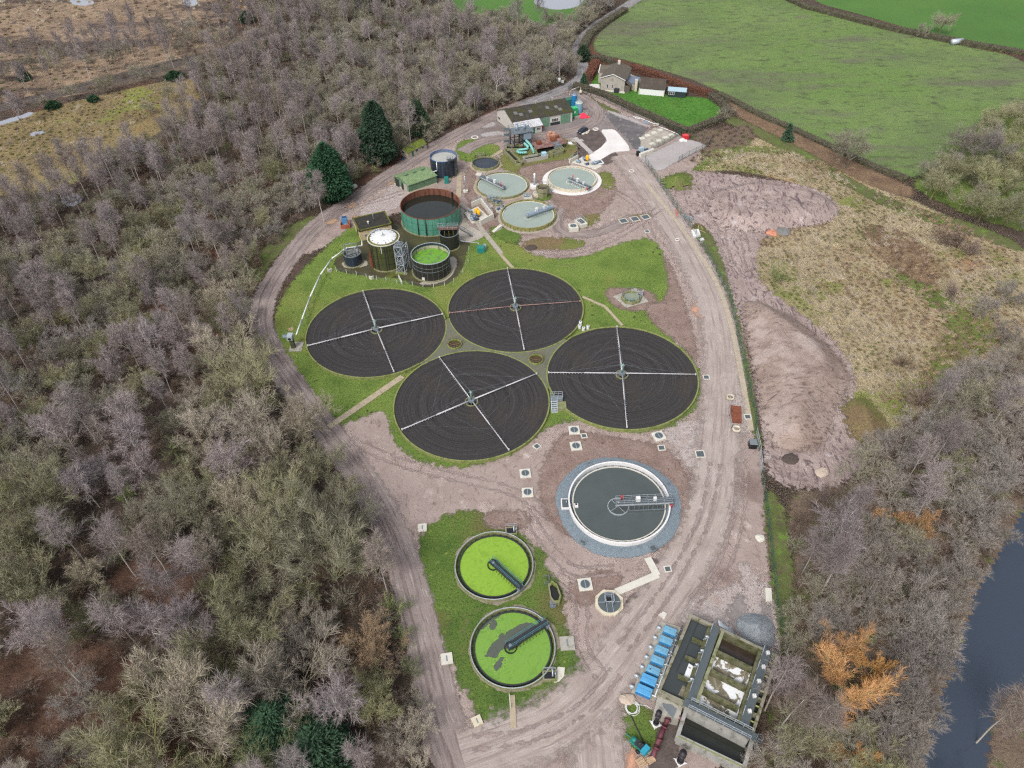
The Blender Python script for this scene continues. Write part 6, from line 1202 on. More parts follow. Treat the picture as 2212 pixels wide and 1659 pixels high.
for (x,y),l,T in (((685,318),'dark valve pit with pipework on the rim of the upper duckweed tank',0),((935,1262),'dark valve pit with pipework on the rim of the lower duckweed tank',1)):
    q=G('H',x,y,.5); t=thing('valve_pit',l,'valve pit',(q.x,q.y,0)); m=MB(); m.box((q.x,q.y,0),(2.2,1.6,.7)); m.build('wall',m_mossc,t); m=MB(); m.box((q.x,q.y,.7),(1.7,1.1,.02)); m.build('opening',m_black,t); m=MB(); m.tube((q.x+.5,q.y-.3,.5),(q.x+.5,q.y+.6,1.4),.12,8); m.tube((q.x+.9,q.y,.7),(q.x+.9,q.y,1.5),.1,8); m.rail([Vector((q.x-1,q.y+.8,.7)),Vector((q.x+1,q.y+.8,.7))],1,.04,.7); m.build('pipework',m_galv,t)
m=MB(); q=G('H',1000,1255,0); m.prism([G('H',x,y,0) for x,y in ((960,1260),(965,1310),(1000,1300),(1030,1265),(1035,1210),(990,1205))],.02,.14); tag(m.build('concrete_slab',m_concl),'broken pale slab right of the lower duckweed tank','slab')
q=G('I',416,705,.7); t=thing('scum_pit','white framed pit with grating on the left of the gravel ring','pit',(q.x,q.y,0)); m=MB(); m.box((q.x,q.y,0),(1.6,2.3,.75)); m.build('frame',m_newc,t); m=MB(); m.box((q.x,q.y,.74),(1.2,1.9,.03)); m.build('grating',m_grating,t); m=MB(); m.tube((q.x+.2,q.y,.77),(q.x+.2,q.y,1.5),.12,8); m.build('valve',m_bluem,t)
q=G('I',496,720,.7); t=thing('scum_box','small white scum box at the left edge inside the dark final tank','scum box',(q.x,q.y,.3)); m=MB(); m.box((q.x,q.y,.2),(.7,.8,.7)); m.build('body',m_newc,t); m=MB(); m.box((q.x,q.y+.15,.901),(.4,.4,.02)); m.build('opening',m_black,t)
# ============================================================ PUMP SKIDS, POSTS, CHAMBERS ROUND THE SETTLEMENT TANKS
def skid(label,wl,reg,walls,wh,c,items,yel,rz,seed):
    p=G(reg,*c); t=thing('pump_skid',label,'pump skid',(p.x,p.y,0)); m=MB(); pts=[G(reg,x,y,0) for x,y in walls]
    for a_,b_ in zip(pts,pts[1:]): wallseg(m,a_,b_,.4,0,wh,.19)
    m.prism([G(reg,x,y,0) for x,y in items],.02,.16); m.build('enclosure',m_concl,t); R=random.Random(seed); P=[G(reg,x,y,.2) for x,y in items]
    for k in range(9):
        a_,b_=R.random(),R.random(); q=P[0].lerp(P[1],.12+.76*a_).lerp(P[3].lerp(P[2],.12+.76*a_),.12+.76*b_); m=MB(); dx=Vector((math.cos(rz),math.sin(rz),0)) if k%2 else Vector((-math.sin(rz),math.cos(rz),0))
        z=.5+.4*R.random(); m.tube(q-dx*.7+Vector((0,0,z)),q+dx*.7+Vector((0,0,z)),.2,8); m.tube(q+dx*.7+Vector((0,0,0)),q+dx*.7+Vector((0,0,z+.3)),.17,8); m.cyl(q,.32,z-.2,z+.25,10); m.build('pump',m_bluem if k%3 else m_blued,t)
    for x,y in yel:
        q=G(reg,x,y,.2); m=MB(); m.lathe(q,[(.55,.9),(.6,1.6),(.5,2.1),(.25,2.35),(.001,2.4)],14,smooth=True); m.tube((q.x,q.y,.15),(q.x,q.y,1),.25,8); m.build('yellow_guard',m_yellow,t)
    m=MB(); m.rail([Vector((a_.x,a_.y,wh)) for a_ in pts[:3]],1.0,.045,1.4); m.build('railing',m_galv,t); return t
skid('pump skid with two yellow guards in a concrete enclosure beside the large green tank','C','C',[(1740,385),(1690,268)][:0]+[(1800,190),(1900,150),(2040,330),(1895,405)],1.7,(1860,290),[(1700,265),(1860,190),(1990,310),(1800,390)],[(1848,280),(1875,300)],.5,3)
skid('pump skid with one yellow guard in a concrete enclosure behind the pale rimmed tank','A','A',[(825,1032),(890,995)],1.2,(960,1035),[(840,1030),(930,985),(1095,1060),(1040,1088)],[(970,1018)],.3,4)
q=G('A',1065,1025,.3); m=MB(); m.prism(rect(q,2.8,2.6,.3),.0,.35); o=tag(m.build('hatch_slab',m_white),'white framed hatch slab beside the yellow topped pump skid','hatch'); m=MB(); m.prism(rect(q,2.0,1.8,.3),.35,.4); b_=m.build('lid',m_grating,o)
p=G('D',962,408,.5); hh=zat(p,'D',962,275); t=thing('vent_post','thick grey vent post with domed cap on a white plinth','post',(p.x,p.y,0)); m=MB(); m.tube((p.x,p.y,.5),(p.x,p.y,hh),.3,12); m.build('post',m_galv,t); m=MB(); m.lathe(p,[(.38,hh),(.3,hh+.3),(.001,hh+.45)],12); m.build('cap',m_white,t); m=MB(); m.box((p.x,p.y-.5,0),(2.6,2.4,.7)); m.build('plinth',m_newc,t)
p=G('B',1802,500,.2); hh=zat(p,'B',1797,360); t=thing('lamp_post','slim grey lamp post on a concrete base left of the settlement tanks','lamp post',(p.x,p.y,0)); m=MB(); m.tube((p.x,p.y,.4),(p.x,p.y,hh),.13,8,.08); m.build('post',m_galv,t); m=MB(); m.cyl(p,.8,0,.6,12); m.build('base',m_concl,t); m=MB(); m.lathe(p,[(.2,hh),(.14,hh+.25),(.001,hh+.3)],10); m.build('lamp',m_white,t)
p=G('D',1062,540,0); t=thing('octagon_chamber','tall mossy octagonal chamber between the two rear settlement tanks','chamber',(p.x,p.y,0)); m=MB(); m.lathe(p,[(1.75,0),(1.75,1.9),(2.0,1.9),(2.0,3.0),(1.7,3.0),(1.7,1.5)],8); m.build('wall',m_mossc,t); m=MB(); m.disc(p,1.72,2.2,8); m.build('water',mat('sludge',K(92,82,70),.5,.2),t); m=MB(); m.rail(circ(p,1.85,3.0,8),1.0,.045,9,True); m.tube((p.x-1.7,p.y,2.9),(p.x+1.7,p.y,2.9),.08,4); m.build('railing',mat('brown_railing',K(112,96,90),.7,.2),t)
m=MB(); q=G('D',985,548,0); m.cyl(q,1.0,0,1.3,20); o=tag(m.build('round_chamber',m_yelc),'small round chamber beside the mossy octagonal one','chamber'); m=MB(); m.cyl(q,.7,1.3,1.36,16); m.build('lid',m_conc,o)
m=MB(); q=G('D',1135,490,0); m.box((q.x,q.y,0),(1.4,1.4,2.0)); m.rail([Vector((q.x-.7,q.y-.7,2)),Vector((q.x+.7,q.y-.7,2)),Vector((q.x+.7,q.y+.7,2))],1,.05,.7); tag(m.build('valve_house',m_concl),'white railed block right of the mossy octagonal chamber','chamber')
for (x,y),l,sd_ in (((430,590),'railed valve platform on the near rim of the left settlement tank',1),((495,640),'blue valve pipework between the two left settlement tanks',2),((880,570),'galvanised platform with steps between two settlement tanks',3),((540,720),'blue pump on pale slab at the left rim of the panelled tank',4)):
    q=G('D',x,y,.2); t=thing('valve_platform',l,'valve platform',(q.x,q.y,0)); R=random.Random(sd_); m=MB(); m.box((q.x,q.y,.05),(2.8,2.0,.5),.2); m.build('base',m_mossc if sd_<3 else m_concl,t); m=MB(); m.rail([Vector((q.x+dx,q.y+dy,.55)) for dx,dy in ((-1.3,-.9),(1.3,-.9),(1.3,.9),(-1.3,.9))],1.1,.045,1.2,True); m.build('railing',m_galv,t)
    m=MB()
    for k in range(4): a_=Vector((q.x+R.uniform(-1,1),q.y+R.uniform(-.7,.7),.55)); m.tube(a_,a_+Vector((0,0,.5+R.random()*.7)),.18,8); m.tube(a_+Vector((-.5,0,.4)),a_+Vector((.5,.2,.4)),.14,8)
    m.build('pipework',m_blued if sd_%2==0 else m_bluem,t)
m=MB(); s0,s1=G('D',448,990,.05),G('D',545,905,1.1)
for k in range(9): q=s0.lerp(s1,(k+.5)/9); m.box((q.x,q.y,0),(.5,1.0,q.z+.1),math.atan2((s1-s0).y,(s1-s0).x))
tag(m.build('concrete_steps',m_concl),'short flight of pale steps up to the panelled settlement tank','steps')
m=MB(); q=G('A',88,985,0); m.rail([q+Vector((dx,dy,0)) for dx,dy in ((-1.6,-.8),(1.6,-.8),(1.6,.8),(-1.6,.8))],1.3,.06,1,True); m.box((q.x,q.y,0),(2.6,1.2,.9)); tag(m.build('valve_cage',m_mossc),'mossy railed valve frame behind the small dark blue tank','valve frame')
def rock(name,label,reg,x,y,s,mt,seed,cat='boulder',flat=.5):
    p=G(reg,x,y,0); R=random.Random(seed); m=MB(); n=10; pr=[(1,.0),(1.02,.35),(.8,.8),(.4,1.0),(.001,1.02)]; ph=[R.uniform(.8,1.2) for _ in range(n)]; vs=[]
    for k in range(n): vs+= [(p.x+s*ph[k]*r*math.cos(2*math.pi*k/n),p.y+s*ph[k]*r*math.sin(2*math.pi*k/n)*.85,z*s*flat*(.85+.3*R.random())) for r,z in pr]
    m.add(vs,[(k*5+j,((k+1)%n)*5+j,((k+1)%n)*5+j+1,k*5+j+1) for k in range(n) for j in range(4)]); return tag(m.build(name,mt),label,cat)
# ============================================================ YARD THINGS
def tyre(label,reg,x,y,r,mt,name='tyre',h=.3):
    p=G(reg,x,y,0.1); t=MB(); t.lathe(p,[(r*.55+.16*r*2.2*.5*(1+math.cos(a)) ,.05+h*.5*(1+math.sin(a))) for a in [2*math.pi*k/8 for k in range(9)]],22,smooth=True); return tag(t.build(name,mt),label,'tyre')
m_tyrew=mat('white_painted_tyre',K(206,200,192),.8,.15)
tyre('white painted tyre on the grass at the corner of the yard','A',42,823,1.5,m_tyrew); tyre('white painted tyre at the corner of the concrete apron','A',1040,760,1.2,m_tyrew,h=.6); tyre('white ring on bare mud below the concrete apron','A',1338,1102,1.1,m_tyrew); tyre('pale concrete ring in the haul road near the lawn corner','N',102,690,.8,m_tyrew,h=.5)
tyre('pale concrete ring at the head of the rusty plate','O',290,445,1.0,m_yelc,h=.7); tyre('pale concrete ring at the foot of the rusty plate','O',330,652,1.0,m_yelc,h=.7); rock('soil_pile','dark mound standing in for a soil hole in the rutted mud beside the mesh gates','O',683,845,1.7,mat('hole_soil',K(84,73,68),.95,.3,2),61,'soil heap',.3)  # last item: dark mound put in place of a hole in the soil
m=MB(); m.prism([G('O',x,y,.4) for x,y in ((287,490),(362,500),(366,605),(297,598))][::-1],.1,.5); o=tag(m.build('steel_plate',m_rust),'rusty brown steel plate between two concrete rings beside the fence','plate'); m=MB(); m.rail(GL('O',[(287,430),(284,560),(300,640),(330,690)],.1),1.0,.04,2); tag(m.build('barrier_rail',m_galv),'thin galvanised barrier rail around the rusty plate','barrier')
t=boxthing('bin','black lidded cabinet against the green fence by the gate','cabinet','O',433,760,1.5,1.5,1.5,m_black,-.1,mat('grey_lid',K(120,128,132),.4,.1))
sheet('lime_patch',GL('O',[(285,415),(380,420),(385,620),(370,690),(300,640),(290,590)]),.056,m_stone,.4,.6)
t=thing('mesh_gate','pair of galvanised mesh gates in the green fence','gate',tuple(G('O',475,800,0)))
for s0,s1 in (((455,680),(478,790)),((478,790),(492,940))):
    m=MB(); a_,b_=G('O',*s0,0),G('O',*s1,0); m.rail([a_,b_],2.0,.05,6); L=(b_-a_).length
    for k in range(int(L/.25)): q=a_.lerp(b_,k/(L/.25)); m.tube(q,q+Vector((0,0,2)),.012,3,caps=False)
    m.build('gate_leaf',m_galv,t)
rock('boulder','flat pale boulder on the spoil beyond the gate','O',890,932,1.5,mat('clay_boulder',K(186,170,154),.95,.2,2),1,flat=.3); rock('boulder','rounded buff boulder at the foot of the blue enclosures','F',388,1040,1.15,bpy.data.materials['clay_boulder'],2); rock('boulder','small pale boulder with red cap by the fence','O',485,1362,1.0,m_concl,3)
rock('gravel_pile','grey and orange stone pile at the edge of the spoil heap','N',745,640,2.4,mat('grey_stone_pile',K(122,122,120),.9,.25,3),4,'stone pile',.35); rock('sand_pile','orange sand pile beside the grey stone pile','N',682,648,1.7,mat('orange_sand_pile',K(196,134,108),.9,.2,2),5,'sand pile',.35)
rock('soil_pile','dark clod of soil beside the muddy lane','D',915,1190,1.6,mat('dark_clod',K(80,70,64),.95,.3,2),6,'soil heap',.35)
# long blocks
def lblock(label,reg,p,q,w,h,mt,group=None,name='concrete_block'):
    m=MB(); wallseg(m,G(reg,*p,0),G(reg,*q,0),w,.02,h-.06); a_,b_=G(reg,*p,0),G(reg,*q,0); wallseg(m,a_,b_,w*.93,h-.06,h,-.04); return tag(m.build(name,mt),label,'block',group)
lblock('long mossy white block beside the track below the big evergreen','B',(642,500),(748,455),1.0,.9,m_mossc if False else m_concl)
bp=[(940,1088),(978,1072),(1015,1058),(1055,1045),(1100,1025)]
for k,l in enumerate(('leftmost block of the white block wall on the gravel pad','second block from the left in the white block wall','third block from the left in the white block wall','rightmost block of the white block wall on the gravel pad')): lblock(l,'E',(bp[k][0]+3,bp[k][1]),(bp[k+1][0]-3,bp[k+1][1]),1.0,1.2,m_concl,'white concrete block wall')
t=boxthing('bin','black bin at the left end of the white block wall','bin','E',920,1068,1.0,1.0,1.5,m_black,.3); boxthing('cabinet','pale blue cabinet behind the white block wall','cabinet','E',955,1035,1.6,.9,1.9,mat('pale_blue_cabinet',K(170,192,204),.5,.1),.4)
m=MB(); q=G('E',1005,1030,0)
for k in range(5): p=q+Vector((k*.5-1,k*.25,0)); m.box((p.x,p.y,0),(.4,1.6,.5+.15*(k%3)),.4)
tag(m.build('stillage',m_blued),'blue and grey stacked stillage behind the white block wall','stillage')
pads=[(1178,772,'old slab pad nearest the hedge, left side'),(1108,803,'old slab pad second from the hedge, left side'),(1033,836,'old slab pad third from the hedge, left side'),(968,868,'old slab pad nearest the black silt'),(1310,828,'old slab pad in the far right corner'),(1243,860,'old slab pad second along the fence side'),(1163,896,'old slab pad third along the fence side'),(1088,932,'old slab pad nearest the block wall')]
for x,y,l in pads:
    p=G('E',x,y,.2); m=MB(); m.prism(rect(p,1.7,1.6,.35),.03,.3); m.prism(rect(p,1.5,1.4,.35),.3,.36,rect(p,1.4,1.3,.35)); tag(m.build('concrete_pad',m_concl),'square pale '+l,'pad','square pads on the old slab')
boxthing('bin','bright red bin in the corner of the gravel pad','bin','E',1466,882,1.9,1.5,1.7,m_red,.2,mat('red_lid',K(214,70,76),.5,.1))
for k,(x,y,l) in enumerate(((1432,898,'larger white sack left of the red bin'),(1476,903,'smaller pale sack in front of the red bin'))): rock('sack',l,'E',x,y,.95-.35*k,m_white,20+k,'sack',.9)
q=G('E',1130,725,0); t=thing('picnic_table','white weathered picnic table beside the garden hedge','picnic table',(q.x,q.y,0)); m=MB(); m.box((q.x,q.y,.72),(2.0,.8,.06),-.4); m.build('tabletop',m_timber if False else m_concl,t)
for o in (-.7,.7): m=MB(); m.box((q.x+o*.4,q.y+o,.42),(2.0,.3,.06),-.4); m.build('seat',m_concl,t)
m=MB()
for o in (-.7,.7): m.tube((q.x+o*.9,q.y-.3*o-.7,0),(q.x+o*.9,q.y-.3*o,.72),.05,4); m.tube((q.x+o*.9,q.y-.3*o+.7,0),(q.x+o*.9,q.y-.3*o,.72),.05,4)
m.build('leg',m_concl,t)
pipe('white_pipe','upper white pipe lying along the garden hedge',[G('E',860,612,.3),G('E',900,632,.3),G('E',948,645,.3)],.14,m_white); pipe('white_pipe','long white pipe lying along the hedge to the picnic table',[G('E',895,612,.3),G('E',1000,655,.3),G('E',1105,698,.3)],.12,m_white); pipe('white_pipe','white pipe running from the picnic table to the gravel pad corner',[G('E',1160,732,.3),G('E',1270,772,.3),G('E',1395,825,.3)],.12,m_white)
slab('grey flat slab beside the white pipes by the hedge',[G('E',x,y,.1) for x,y in ((975,672),(1015,700),(1050,690),(1010,665))][::-1] if False else [G('E',x,y,.1) for x,y in ((975,672),(1015,700),(1050,690),(1010,665))],.12,m_bluem)
slab('white sheet on the grass beside the inlet works',[G('A',x,y,.1) for x,y in ((808,862),(815,878),(850,878),(838,858))],.2,m_white,'sheet','white_sheet'); slab('grey paving slab at the top of the pale path',[G('A',x,y,.1) for x,y in ((840,840),(850,858),(942,850),(930,835))],.15,m_conc)
slab('pale slab at the left rim of the left settlement tank',[G('D',x,y,.1) for x,y in ((225,285),(300,290),(310,258),(245,252))],.2,m_concl)
# inflatable red cover, dustpile of blue
rock('red_cover','crumpled bright red cover on the ground below the silos','A',938,652,1.9,mat('bright_red_sheet',K(232,54,84),.6,.15,1.5,stain=K(240,140,150),sth=(.62,.7)),31,'cover',.55); rock('red_cover','small orange red bundle beside the larger red cover','A',976,655,.85,mat('orange_red',K(232,84,70),.6,.15),32,'cover',.5)
boxthing('drum_store','red drum by the lean to wall','drum','A',590,742,.9,.9,1.1,m_red,.2)
# skip with blue box
q=G('B',643,845,0); t=thing('skip','rusty orange open skip on the grass beside the track','skip',(q.x,q.y,0)); m=MB(); P0=rect(q,2.6,1.9,.15)
for i in range(4): wallseg(m,P0[i],P0[(i+1)%4],.12,.05,1.3,.05)
m.prism(P0,.03,.15); m.build('body',mat('rusty_orange',K(166,98,74),.8,.2,1.5,stain=K(128,72,54)),t)
q=G('B',636,815,.1); t=thing('blue_tank','worn blue tank sitting in the rusty skip','tank',(q.x,q.y,.1)); m=MB(); m.prism(rect(q,1.7,1.5,.15),.2,2.3,rect(q,1.6,1.4,.15)); m.build('body',mat('worn_blue',K(84,136,180),.6,.15,1.5,stain=K(146,176,196)),t); m=MB(); m.prism(rect(q,1.2,1.0,.15),2.3,2.4); m.build('lid',m_blued,t)
boxthing('electric_box','small dark box beside the mossy hut','box','B',1200,186,1.2,.8,.4,m_blued,.2)
# panels, timber near fence
t=thing('barrier_stack','stack of galvanised barrier panels beside the green fence','panels',tuple(G('N',160,555,0)))
for k in range(4): 
    m=MB(); p=G('N',150+k*12,545+k*8,0); z=.15*k+.1; e_=Vector((.75,-.66,0)); n2=Vector((.66,.75,0))
    for o in (-1.2,1.2): m.tube(p+e_*o-n2*.9+Vector((0,0,z)),p+e_*o+n2*.9+Vector((0,0,z)),.05,4)
    for o in (-.9,-.3,.3,.9): m.tube(p-e_*1.2+n2*o+Vector((0,0,z)),p+e_*1.2+n2*o+Vector((0,0,z)),.04,4)
    m.build('panel',m_galv,t)
slab('white square slab stack beside the green fence',[G('N',x,y,.4) for x,y in ((188,630),(200,668),(245,662),(232,625))],.7,m_newc,'slab','slab_stack'); slab('small white slab below the white slab stack',[G('N',x,y,.2) for x,y in ((236,680),(246,692),(268,686),(258,675))],.3,m_newc)
R=random.Random(4)
for k in range(8):
    p=G('N',200+R.uniform(-8,70),605+R.uniform(0,40),.1); a_=R.uniform(0,3); m=MB(); m.box((p.x,p.y,.06+.03*k),(R.uniform(1.6,3),.14,.08),a_); tag(m.build('timber_plank',m_timber if k%3 else m_rust),'loose plank scattered on the grass beside the white slab stack','plank','loose planks by the white slabs')
m=MB(); m.rail(GL('N',[(92,515),(100,552)],.05),1.0,.07,.8); tag(m.build('orange_barrier',mat('orange',K(226,110,84),.5,.1)),'orange plastic barrier on the haul road by the fence','barrier')
# ============================================================ CAR
p=G('E',276,800,0); hd_=(G('E',238,812,0)-G('E',312,778,0)); a_=math.atan2(hd_.y,hd_.x)
CAR=thing('parked_car','black hatchback parked at the edge of the yard facing the inlet works','car',(p.x,p.y,.05),a_)
def loft(secs):
    m=MB(); vs=[]; n=len(secs[0])
    for s in secs: vs+=s
    fs=[(i*n+j,i*n+(j+1)%n,(i+1)*n+(j+1)%n,(i+1)*n+j) for i in range(len(secs)-1) for j in range(n)]+[tuple(range(n-1,-1,-1)),tuple(range((len(secs)-1)*n,len(secs)*n))]
    return m.add(vs,fs,False)
def sec(x,w,z0,z1,t): return [(x,-w,z0),(x,w,z0),(x,w,z0+(z1-z0)*.6),(x,w*t,z1),(x,-w*t,z1),(x,-w,z0+(z1-z0)*.6)]
o=loft([sec(2.1,.62,.35,.62,.8),sec(1.95,.82,.25,.78,.85),sec(1.2,.9,.22,.95,.9),sec(.6,.9,.22,1.02,.92),sec(-1.6,.9,.22,1.02,.92),sec(-2.0,.84,.3,.95,.9),sec(-2.1,.75,.35,.7,.9)]).build('body',mat('black_car_paint',K(34,38,50),.25,.1,1,spec=.6),None); o.parent=CAR
o=loft([sec(1.0,.8,.98,1.0,.95),sec(.35,.8,1.0,1.46,.78),sec(-.3,.8,1.0,1.55,.78),sec(-1.4,.8,1.0,1.5,.76),sec(-1.95,.78,.98,1.05,.9)]).build('cabin',m_glass,None); o.parent=CAR
m=MB(); m.prism([(.2,-.58),(.2,.58),(-1.35,.58),(-1.35,-.58)][::-1],1.53,1.575); o=m.build('roof',bpy.data.materials['black_car_paint'],None); o.parent=CAR
for x in (1.3,-1.3):
    for y in (-.85,.85):
        m=MB(); m.tube((x,y-.1,.32),(x,y+.1,.32),.32,16); o=m.build('wheel',m_black,None); o.parent=CAR; m=MB(); s=1 if y>0 else -1; m.tube((x,y+s*.1,.32),(x,y+s*.115,.32),.19,10); o2=m.build('rim',m_galv,None); o2.parent=o
for y in (-.6,.6): m=MB(); m.box((1.98,y,.62),(.16,.3,.14)); o=m.build('headlight',m_white,None); o.parent=CAR; m=MB(); m.box((-2.06,y*1.1,.72),(.08,.22,.18)); o=m.build('tail_light',m_red,None); o.parent=CAR
for k in range(9):
    x,y=[(300,803),(315,797),(330,790),(345,787),(352,780),(295,812),(322,812),(338,802),(280,822)][k]; rock('stone','white boundary stone in the line beside the black hatchback','E',x,y,.42,m_concl,40+k,'stone',.8)['group']='white stones beside the parked car'
# ============================================================ FENCES AND HEDGES
def meshfence(label,pts,h,mt,wire=.3,post=3.0,name='mesh_fence',wr=.016,group=None):
    pts=[Vector((p.x,p.y,0)) for p in pts]; t=thing(name,label,'fence',tuple(pts[0]),0,group); m=MB()
    for a_,b_ in zip(pts,pts[1:]):
        L=(b_-a_).length; k=max(1,int(L/wire)); zz=.0
        for i in range(k): q=a_.lerp(b_,i/k); m.tube(q+Vector((0,0,.05)),q+Vector((0,0,h)),wr,3,caps=False)
        for i in range(4): z=h*(i+.4)/3.7; m.tube(a_+Vector((0,0,z)),b_+Vector((0,0,z)),wr*1.3,3,caps=False)
    m.build('mesh_panel',mt,t); pp=[]; tot=sum((b_-a_).length for a_,b_ in zip(pts,pts[1:])); sp=max(post,tot/98)
    for a_,b_ in zip(pts,pts[1:]):
        k=max(1,round((b_-a_).length/sp)); pp+=[a_.lerp(b_,i/k) for i in range(k)]
    pp.append(pts[-1])
    for q in pp[:100]: m=MB(); m.box((q.x,q.y,0),(.09,.09,h+.1)); m.build('post',mt,t)
    return t
m_fgr=mat('green_mesh',K(58,100,86),.6,.15); m_fdk=mat('dark_green_mesh',K(50,66,62),.6,.15)
meshfence('green mesh boundary fence along the haul road above the gates',GL('A',[(1447,1022),(1500,1105)])+GL('N',[(75,470),(170,600),(280,770),(420,1040),(490,1380),(530,1540)])+GL('O',[(420,440),(455,560),(455,680)]),2.2,m_fgr,.36,3,wr=.014)
meshfence('green mesh boundary fence along the haul road below the gates',GL('O',[(492,945),(502,1010),(530,1200),(560,1480),(580,1660)])+GL('Q',[(305,640),(350,830),(370,1010)]),2.2,m_fgr,.36,3,wr=.014)
meshfence('dark mesh fence along the edge of the wood behind the works building',GL('A',[(-160,720),(0,640),(200,572),(420,485),(560,420),(700,380),(765,400)]),2.2,m_fdk,.25,3,wr=.02)
meshfence('dark mesh fence in front of the garden hedge',GL('A',[(845,430),(940,462),(1110,520),(1400,660),(1620,745),(1790,800)]),1.9,m_fdk,.25,3,wr=.018)
meshfence('mesh fence around the gravel pad far side',GL('E',[(1480,830),(1590,862),(1762,925),(1735,965),(1590,1040),(1430,1120),(1390,1150)]),2.0,m_fdk,.25,3,wr=.015); meshfence('mesh fence between the old slab and gravel pad',GL('E',[(1075,1000),(1150,975),(1290,905),(1400,830)]),2.0,m_fgr,.25,3,wr=.018)
t=thing('wire_fence','low wire fence with pale posts around the digester bund','fence',tuple(G('C',220,920))); pts=GL('C',[(222,945),(340,965),(455,985),(570,1015),(690,1040),(800,1055),(925,1085),(985,1095),(1105,1105),(1228,1125),(1350,1130),(1478,1110),(1585,1070),(1690,960),(1750,840),(1760,700)])
for q in pts: m=MB(); m.box((q.x,q.y,0),(.12,.12,1.35)); m.build('post',m_concl,t)
m=MB()
for a_,b_ in zip(pts,pts[1:]):
    for z in (.5,.9,1.25): m.tube(a_+Vector((0,0,z)),b_+Vector((0,0,z)),.015,3,caps=False)
m.build('wire',m_galvd,t)
m=MB(); m.rail(GL('C',[(945,1020),(985,1095)],.1),1.2,.06,.5); tag(m.build('wicket_gate',m_white),'small white gate in the wire fence below the stair tower','gate')
for (x,y),l in (((627,1030),'pale folded concrete block on the lawn inside the wire fence'),((143,945),'pale folded concrete block under the raised white pipe')): q=G('C',x,y,0); m=MB(); wallseg(m,q+Vector((-.5,.3,0)),q+Vector((0,-.3,0)),.3,0,.9); wallseg(m,q+Vector((.05,-.3,0)),q+Vector((.6,.3,0)),.3,0,.9); tag(m.build('corner_block',m_concl),l,'block')
def leafmass(pts,w,h,n,seed,ls=.25,closed=False,bump=.25):
    "bumpy hedge body with a skin of small leaves"
    R=random.Random(seed); m=MB(); pts=[Vector((p.x,p.y,0)) for p in pts]; q=[pts[0]]
    for a_,b_ in zip(pts,pts[1:]):
        k=max(1,int((b_-a_).length/.8)); q+=[a_.lerp(b_,(i+1)/k) for i in range(k)]
    vs=[];pr=[(-.5,0),(-.5,.75),(-.32,1),(.32,1),(.5,.75),(.5,0)]
    for i,c in enumerate(q):
        d=(q[min(i+1,len(q)-1)]-q[max(0,i-1)]).normalized(); nn=Vector((-d.y,d.x,0))
        for u,z in pr: vs.append(c+nn*(u*w*.85*R.uniform(1-bump,1+bump))+Vector((0,0,z*h*.92*R.uniform(1-bump*.6,1+bump*.4))))
    k=6; fs=[(i*k+j,(i+1)*k+j,(i+1)*k+j+1,i*k+j+1) for i in range(len(q)-1) for j in range(k-1)]+[tuple(range(k)),tuple(range((len(q)-1)*k,len(q)*k))[::-1]]
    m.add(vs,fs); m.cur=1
    for _ in range(n):
        i=R.randrange(len(q)-1); c=q[i].lerp(q[i+1],R.random()); d=(q[i+1]-q[i]).normalized(); nn=Vector((-d.y,d.x,0)); t_=R.uniform(-1,1)
        u,z=(t_*.5,1.0-.12*abs(t_)) if R.random()<.6 else (R.choice((-.5,.5)),R.random())
        c=c+nn*(u*w*R.uniform(.85,1.15))+Vector((0,0,z*h*R.uniform(.88,1.08))); v=Vector((R.gauss(0,1),R.gauss(0,1),R.gauss(0,1))).normalized()*ls; x=Vector((R.gauss(0,1),R.gauss(0,1),R.gauss(0,.7))).normalized()*ls
        m.add([c-v*.5,c+v*.5,c+x],[(0,1,2)])
    return m
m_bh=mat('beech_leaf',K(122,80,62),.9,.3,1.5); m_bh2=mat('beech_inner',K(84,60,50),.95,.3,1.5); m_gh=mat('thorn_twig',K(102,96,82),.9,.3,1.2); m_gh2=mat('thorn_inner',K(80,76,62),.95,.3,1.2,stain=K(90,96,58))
for l,pts,w,h,n,mm,sd_ in (('brown beech hedge at the left of the garden lawn',GL('A',[(1045,222),(1010,285),(975,355)]),3.2,2.4,2500,(m_bh2,m_bh),1),('long brown beech hedge behind the garage and shed',GL('A',[(1330,262),(1400,285),(1500,318),(1620,362),(1720,400),(1800,430),(1900,460),(1985,490)]),2.6,2.2,5200,(m_bh2,m_bh),2),
  ('bare grey hedge between the garden end and the farm field',GL('A',[(1985,492),(2040,530),(2110,585)]),2.6,2.0,2200,(m_gh2,m_gh),3),('long clipped grey hedge along the front of the garden',GL('A',[(860,405),(930,425),(1100,478),(1260,555),(1400,620),(1600,705),(1800,790)]),2.2,1.9,6500,(m_gh2,m_gh),4),
  ('clipped grey hedge at the far right end of the garden',GL('A',[(1800,790),(1900,752),(2000,715),(2085,680),(2115,600)]),2.4,2.0,2800,(m_gh2,m_gh),5),('bare field hedge curving behind the house',GL('A',[(930,170),(990,185),(1060,185),(1150,200),(1180,225)]),2.6,2.0,2600,(m_gh2,m_gh),6),
  ('overgrown hedge along the right of the access road',GL('P',[(1268,128),(1258,108),(1272,80),(1310,50),(1350,25)]),3.5,2.2,3200,(m_gh2,m_gh),7),('bare hedge dividing the crop field from the far pasture',GL('P',[(1680,-10),(1740,18),(1860,48),(1930,66),(2000,80),(2090,98),(2240,124)]),3,2,5000,(m_gh2,m_gh),8),
  ('ragged hedge along the lower edge of the crop field',GL('P',[(1555,205),(1640,250),(1720,285),(1800,322),(1880,360),(1960,390)]),2.4,1.3,3400,(m_gh2,m_gh),9)):
    tag(leafmass(pts,w,h,n,sd_,.34).build('hedge',list(mm)),l,'hedge')
